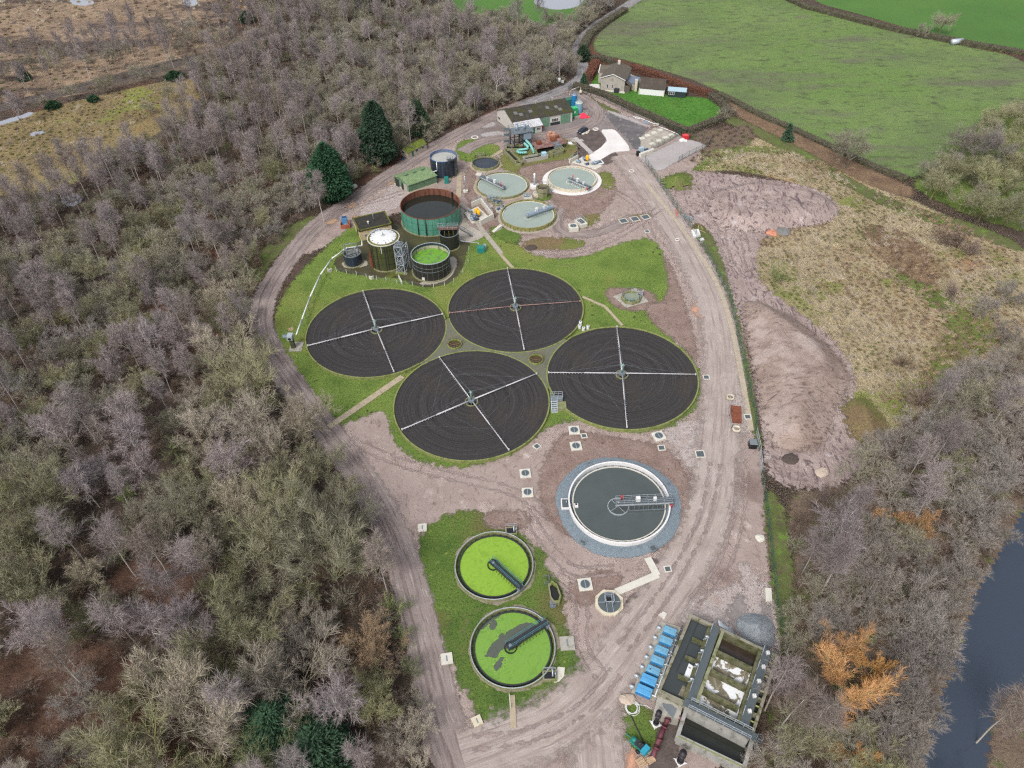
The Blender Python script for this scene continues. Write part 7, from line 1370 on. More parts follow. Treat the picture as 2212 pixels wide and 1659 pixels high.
q=G('P',2067,90,1); t=thing('water_tank','silver cylindrical water tank at the foot of the far hedge tree','tank',(q.x,q.y,0)); m=MB(); m.tube((q.x-2.5,q.y-.6,1.1),(q.x+2.5,q.y+.6,1.1),1.1,14); m.build('body',m_galv,t); m=MB(); m.box((q.x-1.5,q.y-.3,0),(.4,1.6,.6)); m.build('cradle',m_conc,t); m=MB(); m.box((q.x+1.5,q.y+.3,0),(.4,1.6,.6)); m.build('cradle',m_conc,t)
# gate, posts, signs by the entrance
t=thing('swing_gate','open green gate beside the works entrance','gate',tuple(G('A',812,440))); m=MB(); m.rail(GL('A',[(812,440),(842,420)],.1),2,.06,.4); m.build('leaf',m_fdk,t)
m=MB(); m.tube(G('A',812,442,.0),G('A',812,442,2.4),.1,6); m.tube(G('A',842,425,0),G('A',842,425,2.4),.1,6); m.build('post',m_white,t)
m=MB(); m.tube(G('A',848,425,1.2),G('A',915,400,1.2),.1,6); m.build('barrier_arm',m_white,t)
t=thing('notice_board','white notice boards on posts beside the entrance track','sign',tuple(G('A',745,398))); m=MB(); q=G('A',738,385,0); m.box((q.x,q.y,1.2),(1.0,.08,1.4)); m.build('board',m_white,t); q2=G('A',765,392,0); m=MB(); m.box((q2.x,q2.y,1.0),(.9,.08,1.0)); m.build('panel',m_white,t); m=MB(); m.tube((q.x,q.y+.1,0),(q.x,q.y+.1,3),.06,4); m.tube((q2.x,q2.y+.1,0),(q2.x,q2.y+.1,2.2),.06,4); m.build('post',m_galvd,t)
for (x,y,yt),l in (((648,430,408),'white marker post on the verge beside the entrance track'),((45,640,505),'tall timber pole at the edge of the wood behind the yard'),((825,480,458),'white post behind the blue silo')):
    q=G('A',x,y,0); hh=zat(q,'A',x,yt); m=MB(); m.tube(q,q+Vector((0,0,hh)),.13,8,.09); m.tube(q+Vector((0,0,hh)),q+Vector((0,0,hh+.1)),.12,8); tag(m.build('marker_post',m_white if 'white' in l else m_timber),l,'post')
q=G('A',915,470,0); t=thing('bird_feeder','pale bell shaped marker on a post before the garden hedge','post',(q.x,q.y,0)); m=MB(); m.lathe(q,[(.35,1.0),(.6,1.1),(.45,1.7),(.12,2.0),(.1,3.0),(.001,3.1)],12); m.build('bell',m_yelc,t); m=MB(); m.tube(q,q+Vector((0,0,1.05)),.12,6); m.build('post',m_dark,t)
rails=[]
for off in (-2.4,-1.0,1.0,2.4):
    pts=chaikin(GL('P',[(-300,292),(0,234),(150,195),(300,156),(420,126),(560,90),(700,55),(900,0)]),3,False); m=MB()
    for a_,b_ in zip(pts,pts[1:]):
        d=(b_-a_).normalized(); nn=Vector((-d.y,d.x)); a2,b2=a_+nn*off,b_+nn*off; m.tube((a2.x,a2.y,.18),(b2.x,b2.y,.18),.09,4,caps=False)
    tag(m.build('railway_rail',m_rust if False else mat('rail_steel',K(122,112,106),.5,.2,1) if 'rail_steel' not in bpy.data.materials else bpy.data.materials['rail_steel']),'steel rail of the railway running between the two stretches of heath','rail','rails of the railway line')
# ============================================================ TREES
def twmat(name,col,var=.18,k=1.0):
    n=NM(name); r=n.nd('ShaderNodeObjectInfo').outputs['Random']; f=n.noise(.5,3,.6)
    c=n.mix(f,tuple(x*(1-var)*k for x in col[:3])+(1,),tuple(min(.9,x*(1+var)*k) for x in col[:3])+(1,))
    h=n.nd('ShaderNodeHueSaturation',{'Hue':n.math('ADD',n.math('MULTIPLY',r,.016),.492),'Saturation':n.math('ADD',n.math('MULTIPLY',r,.3),.72),'Value':n.math('ADD',n.math('MULTIPLY',n.math('FRACT',n.math('MULTIPLY',r,7.3)),.4),.72),'Color':c}).outputs[0]
    return n.fin(h,.9,.1)
def tube3(V,F,p,q,r0,r1,n=3):
    d=q-p
    if d.length<1e-5: return
    d=d.normalized(); a=d.orthogonal().normalized(); b=d.cross(a); k=len(V)
    for c,r in ((p,r0),(q,r1)):
        for i in range(n): t=6.2832*i/n; V.append(c+a*(r*math.cos(t))+b*(r*math.sin(t)))
    for i in range(n): F.append((k+i,k+(i+1)%n,k+n+(i+1)%n,k+n+i))
class TG:
    def __init__(s,seed): s.R=random.Random(seed); s.tv=[];s.tf=[];s.bv=[];s.bf=[];s.wv=[];s.wf=[]
    def rv(s): return Vector((s.R.gauss(0,1),s.R.gauss(0,1),s.R.gauss(0,1))).normalized()
    def turn(s,d,a):
        ax=d.cross(s.rv()); 
        if ax.length<1e-4: ax=d.orthogonal()
        return (Matrix.Rotation(a,3,ax.normalized())@d).normalized()
    def twig(s,p,d,L,w):
        q=p+d*L; sd=d.cross(s.rv()); 
        if sd.length<1e-3: return
        sd=sd.normalized()*w*.5; m=p.lerp(q,.55)+s.rv()*L*.12; k=len(s.wv); s.wv+=[p-sd,p+sd,m+sd*.7,m-sd*.7,q]; s.wf+=[(k,k+1,k+2,k+3),(k+3,k+2,k+4)]
    def grow(s,p,d,L,r,lv,P):
        n=P['seg'][lv]; pts=[p]; ds=[]; D=d
        for i in range(n):
            D=(D+s.rv()*P['wob'][lv]+Vector((0,0,P['trop'][lv]))).normalized(); q=pts[-1]+D*(L/n); pts.append(q); ds.append(D)
        last=lv==len(P['seg'])-1
        for i in range(n):
            r0=r*(1-.7*i/n); r1=r*(1-.7*(i+1)/n)
            if lv<=P.get('tl',0): tube3(s.tv,s.tf,pts[i],pts[i+1],r0,r1,5)
            else: tube3(s.bv,s.bf,pts[i],pts[i+1],r0,r1,3)
        if last or lv>=P.get('twfrom',2):
            for _ in range(P['tw'] if last else P['tw']//2):
                t=s.R.uniform(.15,1)*n; i=min(n-1,int(t)); c=pts[i].lerp(pts[i+1],t-i); dd=s.turn(ds[i],s.R.uniform(.2,.95)); dd=(dd+Vector((0,0,P['twd']))).normalized(); s.twig(c,dd,P['tl_']*s.R.uniform(.6,1.25),P['tww']*s.R.uniform(.7,1.3))
        if not last:
            k=P['ch'][lv]
            for j in range(k):
                t0=P['st'][lv]; t=(t0+(1-t0)*(j+s.R.random())/k)*n; i=min(n-1,int(t)); c=pts[i].lerp(pts[i+1],t-i); a=s.R.uniform(*P['ang'][lv]); f=P['len'][lv+1]*(1-P['tap'][lv]*(t/n))*s.R.uniform(.75,1.2)
                s.grow(c,s.turn(ds[i],a),f,max(.02,r*P['rr'][lv]*(1-.5*t/n)),lv+1,P)
TP_={
 'oak':dict(len=[3.2,5.2,2.7,1.35],r=.3,seg=[2,4,3,2],wob=[.05,.22,.3,.3],trop=[.1,.06,.05,.06],ch=[10,8,7],st=[.55,.25,.2],ang=[(.45,1.35),(.4,1.0),(.4,1.0)],tap=[.0,.35,.3],rr=[.42,.4,.5],tw=9,tl_=.85,tww=.034,twd=.12),
 'multi':dict(len=[1.0,8.2,3.0,1.4],r=.34,seg=[1,5,3,2],wob=[.05,.12,.2,.25],trop=[.1,.02,.12,.1],ch=[11,10,6],st=[.1,.2,.2],ang=[(.15,.95),(.35,.8),(.35,.8)],tap=[.0,.55,.3],rr=[.34,.38,.5],tw=9,tl_=.95,tww=.034,twd=.2),
 'birch':dict(len=[12.5,4.3,1.6],r=.13,seg=[8,3,2],wob=[.05,.16,.25],trop=[.06,.03,-.06],ch=[24,9],st=[.45,.15],ang=[(.4,.85),(.4,.9)],tap=[.5,.3],rr=[.4,.45],tw=11,tl_=.95,tww=.028,twd=-.05,twfrom=1),
 'white':dict(len=[9,4.6,2.0,1.0],r=.15,seg=[6,4,3,2],wob=[.09,.28,.35,.3],trop=[.06,.04,.03,.05],ch=[12,7,6],st=[.45,.2,.2],ang=[(.5,1.0),(.4,.9),(.4,.9)],tap=[.3,.35,.3],rr=[.4,.36,.4],tw=9,tl_=.8,tww=.03,twd=.05),
 'scrub':dict(len=[.3,2.6,1.1],r=.08,seg=[1,3,2],wob=[.05,.25,.3],trop=[.1,.03,.05],ch=[16,6],st=[.1,.2],ang=[(.2,1.2),(.4,1.0)],tap=[.0,.3],rr=[.5,.6],tw=9,tl_=.65,tww=.036,twd=.1,twfrom=1)}
COLS={'oak':(K(140,134,116),K(132,127,104),K(104,97,82)),'olive':(K(138,134,106),K(132,132,84),K(104,100,66)),'pale':(K(168,156,138),K(154,148,120),K(116,112,84)),'grey':(K(140,131,124),K(128,122,108),K(104,99,86)),'purple':(K(140,128,126),K(150,138,134),K(164,154,146)),'brownbirch':(K(136,121,112),K(150,138,130),K(176,168,158)),'white':(K(140,126,126),K(176,168,164),K(160,152,142)),'orange':(K(196,140,78),K(180,156,98),K(128,118,80)),'brown':(K(128,108,94),K(112,96,82),K(96,84,70)),'green':(K(128,136,88),K(120,126,78),K(92,92,60)),'tan':(K(170,140,104),K(132,118,92),K(104,96,78))}
TM={k:tuple(twmat(k+'_'+s,c,k=1.28) for s,c in zip(('twig','branch','trunk'),v)) for k,v in COLS.items()}
def vf(V,F,V2=None,F2=None):
    k=len(V); return V+(V2 or []), F+[tuple(i+k for i in f) for f in (F2 or [])]
def mkmesh(name,V,F,mats,idx=None):
    me=bpy.data.meshes.new(name); me.from_pydata([tuple(v) for v in V],[],F)
    for m in mats: me.materials.append(m)
    if idx: me.polygons.foreach_set('material_index',idx)
    me.update(); return me
PROTO={}   # key -> list of (trunk mesh, crown mesh, joined mesh, radius)
def make(shape,col,seed,extra=0):
    P=TP_[shape]; g=TG(seed); g.grow(Vector((0,0,-.1)),Vector((0,0,1)),P['len'][0],P['r'],0,P)
    pts=np.array([tuple(v) for v in g.wv]); rad_=float(np.percentile(np.hypot(pts[:,0],pts[:,1]),92)); top=float(pts[:,2].max()); zc=float(np.median(pts[:,2]))
    tm,bm,wm=TM[col][2],TM[col][1],TM[col][0]; V,F=vf(g.bv,g.bf,g.wv,g.wf)
    tr=mkmesh('trunk',g.tv,g.tf,[tm]); cr=mkmesh('crown',V,F,[bm,wm],[0]*len(g.bf)+[1]*len(g.wf))
    V,F=vf(g.tv,g.tf,V,F); jn=mkmesh('tree',V,F,[tm,bm,wm],[0]*len(g.tf)+[1]*len(g.bf)+[2]*len(g.wf))
    return tr,cr,jn,rad_,zc,top
SH={'oak':('oak','oak'),'olive':('multi','olive'),'oliveoak':('oak','olive'),'pale':('multi','pale'),'grey':('oak','grey'),'birch':('birch','purple'),'brownbirch':('birch','brownbirch'),'white':('white','white'),'orange':('multi','orange'),'scrub':('scrub','brown'),'shrub':('scrub','oak'),'green':('scrub','green'),'tan':('oak','tan'),'greenoak':('oak','green')}
for i,(k,(s,c)) in enumerate(SH.items()): PROTO[k]=[make(s,c,100+i*7+j) for j in range(3 if k in ('oak','olive','birch','pale','grey') else 2)]
# evergreens : many small needle sprays through the crown volume
def evergreen(seed,prof,H,n,ls,mt,trunkm,lump=.55):
    R=random.Random(seed); V=[];F=[]; lob=[(R.uniform(0,6.28),R.uniform(.1,.95),R.uniform(.5,1)) for _ in range(26)]
    for _ in range(n):
        z=R.random()**.9; a=R.uniform(0,6.283); rr=prof(z)
        for (la,lz,ls_) in lob:
            da=math.cos(a-la); 
            if da>.75 and abs(z-lz)<.12: rr*=1+lump*.6*ls_*(da-.75)*4*(1-abs(z-lz)/.12)
        t=R.random()**.42; r=rr*t; c=Vector((r*math.cos(a),r*math.sin(a),z*H+.4-.25*t*rr*.5)); out=Vector((math.cos(a),math.sin(a),-.1)).normalized()
        d=(out+Vector((R.gauss(0,.5),R.gauss(0,.5),R.gauss(0.1,.4)))).normalized(); sd=d.cross(Vector((R.gauss(0,1),R.gauss(0,1),R.gauss(0,1)))).normalized()*ls*.35; L=ls*R.uniform(.7,1.4); k=len(V)
        V+=[c-sd,c+sd,c+d*L+sd*.3,c+d*L-sd*.3]; F.append((k,k+1,k+2,k+3))
    tv=[];tf=[]; tube3(tv,tf,Vector((0,0,-.2)),Vector((0,0,H*.9)),H*.03,.03,6)
    return mkmesh('trunk',tv,tf,[trunkm]),mkmesh('crown',V,F,[mt])
m_cyp=twmat('cypress_needle',K(56,92,64),.4); m_pine=twmat('pine_needle',K(70,98,72),.3); m_ivy=twmat('ivy_leaf',K(58,84,58),.4); m_holly=twmat('holly_leaf',K(66,98,70),.35); m_tbark=mat('dark_bark',K(84,72,60),.9,.2,2)
def place_tree(name,label,cat,base,tr,cr,s=1,rz=0,group=None,sz=None):
    t=thing(name,label,cat,(base.x,base.y,0),rz,group); t.scale=(s,s,sz or s)
    for nm,me in (('trunk',tr),('crown',cr)): o=bpy.data.objects.new(nm,me); COL.objects.link(o); o.parent=t
    return t
EV=[('evergreen_tree','broad dark green evergreen beside the track near the long white block',('B',520,560),lambda z:6.2*math.sin(math.pi*min(1,(z*.86+.14)))**.75*(1.05-.45*z),17,15000,.75,m_cyp),
 ('evergreen_tree','tall columnar dark green evergreen left of the mossy hut',('P',822,352),lambda z:4.6*min(1,(1-z)*2.2+.05)**.8*min(1,z*5+.4),20,13000,.7,m_cyp),
 ('ivy_tree','dark ivy clad tree behind the mossy hut',('P',905,300),lambda z:3.4*math.sin(math.pi*(z*.8+.15)),13,7000,.5,m_ivy),
 ('conifer','small lone dark conifer on the heath at upper left',('K',160,498),lambda z:2.4*(1-z)+.1,6,2500,.5,m_pine),('conifer','small dark conifer at the hedge above the rough grass',('N',768,82),lambda z:1.6*(1-z)+.1,5.5,2000,.5,m_pine),
 ('evergreen_shrub','rounded dark green laurel beside the access road bend',('A',935,190),lambda z:2.3*math.sin(math.pi*(z*.75+.2)),6,2600,.5,m_ivy),('conifer','small dark conifer beside the left garden hedge',('A',940,400),lambda z:1.6*(1-z)+.1,4.5,1500,.4,m_pine),
 ('evergreen_tree','dark green holly at the bottom edge of the wood, upper part of the clump',('M',1400,1150),lambda z:4.2*math.sin(math.pi*(z*.75+.2)),9,7000,.5,m_holly),('evergreen_tree','dark green holly at the bottom edge of the photo beside the pale olive bush',('M',1610,1280),lambda z:5*math.sin(math.pi*(z*.75+.2)),9,8500,.5,m_holly),
 ('conifer','left dark conifer of the group at the top edge of the wood',('P',785,32),lambda z:4.2*(1-z)+.3,12,3500,.8,m_ivy),('conifer','right dark conifer of the group at the top edge of the wood',('P',812,26),lambda z:4.4*(1-z)+.3,14,3500,.8,m_ivy),
 ('evergreen_shrub','dark gorse bush on the yellow moor clearing',('K',585,632),lambda z:1.8*math.sin(math.pi*(z*.7+.25)),2,1300,.45,m_ivy),('evergreen_shrub','dark gorse bush at the near edge of the railway',('K',335,672),lambda z:2.6*math.sin(math.pi*(z*.7+.25)),2.2,1600,.45,m_ivy),
 ('evergreen_shrub','low dark bush at the end of the yellow clearing by the wood',('K',1090,495),lambda z:3.2*math.sin(math.pi*(z*.7+.25)),3,2000,.5,m_ivy),('evergreen_shrub','dark round bush on the heath by the upper wood edge',('K',1540,140),lambda z:3.2*math.sin(math.pi*(z*.7+.25)),4.5,2000,.5,m_ivy)]
for i,(nm,l,(rg,x,y),pf,H,n,ls,mt) in enumerate(EV):
    tr,cr=evergreen(300+i,pf,H,n,ls,mt,m_tbark); place_tree(nm,l,'tree' if 'shrub' not in nm else 'shrub',G(rg,x,y,0),tr,cr)
HAND=[('L','pale',1300,510,7.5),('L','olive',1420,700,7.5),('L','pale',1450,950,7),('L','pale',1740,960,6.5),('L','pale',1180,980,5),('L','pale',1130,830,4),('L','white',1310,1200,5.5),('L','pale',1240,290,4.5),('L','green',1010,1130,3.2),('L','pale',1400,1430,6),('L','olive',1650,1450,8),('L','olive',1860,1560,7),('L','oliveoak',1100,1480,6),('L','oliveoak',820,740,4),('L','white',690,900,5),('L','olive',740,110,5.5),('L','olive',190,1400,7),('L','oliveoak',1880,1230,5),('L','pale',1560,1100,5.5),('L','olive',1240,1330,5),('L','olive',1600,1280,5),('L','white',730,1030,4),('L','white',840,1180,4.5),('L','white',210,1000,4),('L','birch',420,860,4.5),('L','birch',340,980,4),('L','white',380,200,4),('L','white',180,120,4.5),('L','white',720,480,4),('L','white',860,460,4.5),
 ('M','olive',1150,560,8.5),('M','olive',1300,170,6),('M','olive',1620,220,7),('M','pale',830,950,8),('M','pale',1010,1120,8),('M','pale',1430,820,7),('M','pale',1540,620,4.5),('M','birch',1120,920,4.5),('M','white',1690,920,5),('M','tan',1800,640,4.5),('M','tan',1910,720,4),('M','pale',1980,1180,3.4),('M','pale',2090,1080,2.8),('M','greenoak',1350,1230,5),('M','white',700,540,5),('M','birch',560,520,4.5),('M','birch',200,600,5),('M','brownbirch',270,730,5),('M','olive',120,350,5.5),('M','oliveoak',60,150,5.5),('M','birch',800,330,5),('M','olive',650,1200,6.5),('M','shrub',1900,560,2.6),('M','green',2000,640,2.2),('M','green',2050,800,2.4),('M','grey',380,920,4),('M','birch',900,250,4.5),('M','brownbirch',720,150,5),('M','birch',540,140,4),('M','white',900,560,4.5),('M','white',160,540,4),('M','shrub',1700,470,3.4),('M','brownbirch',1880,230,3.2),('M','green',1960,480,2.6),('M','shrub',2060,950,2.2),
 ('Q','orange',830,1100,6.0),('Q','orange',800,780,4.2),('Q','orange',650,880,3.6),('Q','orange',960,960,3.4),('Q','orange',820,1620,3.6),('O','orange',1540,1260,3.2),('O','orange',1258,1195,1.6),('O','orange',1400,1215,1.6),('O','orange',1690,950,1.7),
 ('Q','grey',1000,180,4),('Q','birch',730,160,3.6),('Q','grey',1350,200,4.5),('Q','grey',1500,350,4.5),('Q','grey',1250,420,4.5),('Q','grey',980,380,4),('Q','oak',600,400,3.5),('Q','grey',720,520,3.8),('Q','oak',430,560,3),('Q','grey',1430,650,4.5),('Q','grey',1200,620,4),('Q','grey',1150,820,3.6),('Q','grey',1350,900,4.5),('Q','grey',1430,1080,4.5),('Q','grey',1220,1150,4),('Q','white',420,1040,2.6),('Q','birch',330,1010,2.6),('Q','grey',1230,1300,4.5),('Q','grey',1000,1350,4),('Q','oak',760,1420,4),('Q','oliveoak',460,1430,5.5),('Q','grey',300,1620,4),('Q','oliveoak',1000,1560,4.5),('Q','grey',1230,1530,4),('Q','brownbirch',620,1250,3),('Q','brownbirch',1970,1230,4),('Q','grey',1700,280,3.5),('Q','grey',1560,560,4),('Q','grey',1500,780,4),('Q','grey',880,640,3.6),('Q','grey',640,650,3.4),('Q','oak',400,760,3),('Q','brownbirch',420,1210,3),('Q','grey',1330,1420,4),
 ('O','birch',1740,640,4),('O','grey',1450,720,5),('O','grey',1700,850,4.5),('O','grey',2000,900,5),('O','grey',2100,700,5),('O','pale',2100,450,5),('O','scrub',1550,430,4.2),('O','grey',1360,1050,5),('O','grey',1560,1060,4.5),('O','grey',1900,1150,4.5),('O','grey',2000,1050,4.5),('O','white',1050,1250,4),('O','birch',1010,1480,3.6),('O','grey',1250,1440,4),('O','birch',1650,1000,3),('O','oliveoak',1750,900,4),('O','scrub',1440,210,2.4),('O','grey',1850,1350,4.5),('O','grey',2000,1250,4.5),('O','grey',2150,900,4.5),('O','birch',1100,1100,3.6),('O','scrub',900,1120,3),('O','scrub',760,1230,2.6),
 ('N','oak',1180,100,7),('N','oliveoak',1830,240,6),('N','oliveoak',2010,290,6),('N','oliveoak',2160,480,5),('N','oliveoak',1690,330,5),('N','grey',1870,90,5.5),('N','grey',2060,110,6),('N','green',710,890,2.7),('N','grey',2000,1090,3.4),('N','grey',2150,1000,4),('N','scrub',1830,680,4.5),('N','scrub',1720,640,3),('N','scrub',1900,740,3),('N','scrub',1780,1000,3),('N','grey',2120,1250,4),('A','shrub',2140,600,3.4),('A','shrub',2090,640,2.6),('P','oak',2040,42,5),('P','oak',1995,62,3.4),('N','grey',1950,1480,4),
 ('R','oak',1600,80,5.5),('R','oak',1400,120,5),('R','oak',1210,170,4.5),('R','oak',1295,200,4),('R','oak',1470,120,4.5),('R','oak',900,430,5.5),('R','oak',520,570,5.5),('R','oak',1240,370,5),('R','oak',1110,390,5),('R','oak',1360,380,4.5),('R','oak',1450,340,4),('R','oak',1440,200,4),('R','white',990,220,4),('R','white',560,180,4),('R','birch',690,420,3.6),('R','birch',630,500,3.6),('R','birch',720,540,4),('R','birch',330,380,3.6),('R','birch',270,610,3.6),('R','oak',1070,80,4),('R','oak',1660,60,3),('R','oak',1010,470,4),('R','oak',1100,500,4),('R','oak',380,740,4),('B','oak',100,420,5),('B','birch',350,420,3.4),('B','oak',900,130,4.5),('K','white',60,620,4.5),('K','oak',430,560,3.6),('K','oak',640,510,4),('K','oak',860,430,4),('K','birch',700,230,4.5),('K','birch',1020,230,4.5),('K','birch',480,290,4),('K','birch',600,260,4),('K','oak',920,660,2.6),('K','oak',1030,560,4),('K','white',1520,570,4),('K','white',1660,560,4),('K','birch',1860,640,4),('K','oak',1800,1160,4.6),('K','oak',1560,1260,5),('K','olive',930,1380,5),('K','white',1430,1430,4.5)]
CAN=[(900,2400),(1080,2215),(1150,2190),(1300,2105),(1450,2068),(1560,2028),(1659,2004),(2000,1930)]
def over_river(b,zc,r):
    "would this crown stick out past the open edge of the river?"
    u,v,d=proj((b.x,b.y,zc))
    if v<1000 or u>2170 and v>1450: return False
    for (v0,x0),(v1,x1) in zip(CAN,CAN[1:]):
        if v0<=v<v1: return u+r*1585/d*.95>x0+(x1-x0)*(v-v0)/(v1-v0)
    return False
rt=random.Random(11); TREES=[]   # (kind, variant, base, scale, rot, handplaced)
for rg,k,x,y,r in HAND:
    v=rt.randrange(len(PROTO[k])); _,_,_,R0,zc,top=PROTO[k][v]; s=r/R0
    if SH[k][0] in ('birch','white'): s=max(.7,min(1.15,s))
    b=G(rg,x,y,zc*s)
    for _ in range(14):
        if not over_river(b,zc*s,r): break
        b=b+Vector((-1,0,0))
    TREES.append((k,v,b,s,rt.uniform(0,6.28),True))
# random fill of the woods
WOODL=GL('P',[(905,1700),(880,1520),(860,1400),(835,1280),(790,1160),(735,1050),(670,960),(610,870),(560,770),(535,690),(540,610),(575,545),(640,480),(710,425),(800,378),(870,335),(960,285),(1060,240),(1140,212),(1215,178),(1240,150),(1228,100),(1260,60),(1300,36),(1320,5),(1290,0),(1250,60),(1150,62),(1060,48),(950,30),(940,-40),(580,-50),(560,20),(600,70),(520,125),(430,165),(425,240),(355,312),(262,345),(182,392),(80,440),(-20,445),(-200,470),(-420,900),(-420,1500),(-200,1900),(300,2000)])
WOODR=GL('P',[(1625,1760),(1680,1560),(1700,1470),(1712,1250),(1700,1100),(1790,1070),(1880,1020),(1925,950),(2020,900),(2120,800),(2300,740),(2400,1050),(2225,1110),(2130,1290),(2090,1440),(2050,1560),(2010,1680),(2000,1780)])
SIDE=GL('P',[(1690,340),(2240,500),(2240,440),(2050,400),(1960,420),(1760,330)])
def inside(poly,x,y): 
    c=False; n=len(poly)
    for i in range(n):
        a,b=poly[i],poly[(i+1)%n]
        if (a.y>y)!=(b.y>y) and x<(b.x-a.x)*(y-a.y)/(b.y-a.y)+a.x: c=not c
    return c
def fill(poly,sp,fn,n,seed,pre=()):
    R=random.Random(seed); xs=[p.x for p in poly]; ys=[p.y for p in poly]; grid={}; out=[]
    def near(x,y,d):
        gx,gy=int(x//8),int(y//8)
        for i in range(gx-1,gx+2):
            for j in range(gy-1,gy+2):
                for q in grid.get((i,j),()):
                    if (q[0]-x)**2+(q[1]-y)**2<max(d,q[2])**2: return True
        return False
    for x,y,d in pre: grid.setdefault((int(x//8),int(y//8)),[]).append((x,y,d))
    for _ in range(n):
        x,y=R.uniform(min(xs),max(xs)),R.uniform(min(ys),max(ys))
        if not inside(poly,x,y): continue
        u,v,d=proj((x,y,5))
        if u<-120 or u>2330 or v<-140 or v>1850: continue
        k=fn(x,y,R)
        if k is None or near(x,y,sp): continue
        grid.setdefault((int(x//8),int(y//8)),[]).append((x,y,sp)); out.append((k,x,y))
    return out
def clear(x,y): # bracken clearing at lower left, thin patches
    u,v,_=proj((x,y,0)); return (u-110)**2/170**2+(v-1500)**2/110**2<1 or (u-330)**2/90**2+(v-1260)**2/50**2<1
def kl(x,y,R):
    u,v,_=proj((x,y,0)); t=R.random(); nz=float(fbm(np.array([x]),np.array([y]),.03,2,3)[0])
    if clear(x,y): return None
    if u>430 and v>560 and v<1150 and R.random()<.7: return 'oliveoak' if t<.35 else ('pale' if t<.6 else ('olive' if t<.85 else 'grey'))
    if v>1150 and R.random()<.55: return 'olive' if t<.4 else ('oliveoak' if t<.75 else 'pale')
    if v<330 and u>650: return 'oak' if t<.62 else ('birch' if t<.82 else ('white' if t<.86 else 'grey'))
    if nz>.5: return 'birch' if t<.5 else ('brownbirch' if t<.7 else ('white' if t<.77 else 'oak'))
    return 'oak' if t<.3 else ('birch' if t<.5 else ('oliveoak' if t<.7 else ('olive' if t<.78 else ('white' if t<.82 else 'grey'))))
def kr(x,y,R):
    t=R.random(); return 'grey' if t<.62 else ('oak' if t<.8 else ('birch' if t<.9 else 'brownbirch'))
pre=[(b.x,b.y,6.5 if k=='orange' else 3.0+.5*s*3) for k,v,b,s,r,h in TREES]
SC={'oak':.82,'oliveoak':.86,'olive':.72,'pale':.68,'grey':.78,'birch':.95,'brownbirch':.95,'white':.9}
SIDE2=GL('P',[(2000,400),(2060,345),(2140,275),(2240,222),(2330,230),(2330,560),(2212,520),(2090,470)])
for poly,sp,fn,n,sd_ in ((WOODL,4.6,kl,26000,1),(WOODR,4.4,kr,4000,2),(SIDE2,6.5,lambda x,y,R:'oliveoak' if R.random()<.5 else 'oak',3000,3)):
    for k,x,y in fill(poly,sp,fn,n,sd_,pre):
        if poly is WOODR and over_river(Vector((x,y,0)),6,3.8): continue
        R=rt; TREES.append((k,R.randrange(len(PROTO[k])),Vector((x,y,0)),SC[k]*R.uniform(.75,1.2),R.uniform(0,6.28),False))
HBAND=GL('P',[(120,110),(300,70),(560,40),(570,82),(420,118),(250,160),(60,205),(-30,220),(-30,160)])
for k,x,y in fill(HBAND,6.5,lambda x,y,R:'birch' if R.random()<.7 else 'oak',2500,31,pre): TREES.append((k,rt.randrange(len(PROTO[k])),Vector((x,y,0)),SC[k]*rt.uniform(.6,1.0),rt.uniform(0,6.28),False))
# the 300 that show largest are things of their own, the rest one mass
def showsize(t):
    k,v,b,s,r,h=t; zc=PROTO[k][v][4]*s; u,w,d=proj((b.x,b.y,zc)); m=min(u,2212-u,w,1659-w); 
    if m<-60: return -1
    return PROTO[k][v][3]*s/d*1585+(25 if h else 0)+(min(0,m)*.5)
order=sorted(range(len(TREES)),key=lambda i:-showsize(TREES[i])); solo=set(i for i in order[:300] if showsize(TREES[i])>0)
DESC={'oak':'bare grey brown tree','oliveoak':'bare olive grey tree','olive':'bare olive many stemmed tree','pale':'bare pale many stemmed tree','grey':'bare grey twiggy tree','birch':'bare purple twigged birch','brownbirch':'bare brown twigged birch','white':'bare whitish crooked tree','orange':'bright orange twigged willow','scrub':'brown tangled bramble thicket','shrub':'bare grey brown shrub','green':'dull green twiggy bush','tan':'tree with withered tan leaves','greenoak':'bare yellow green tree'}
NAMES={'birch':'birch_tree','brownbirch':'birch_tree','orange':'willow_tree','scrub':'bramble_thicket','shrub':'shrub','green':'bush'}
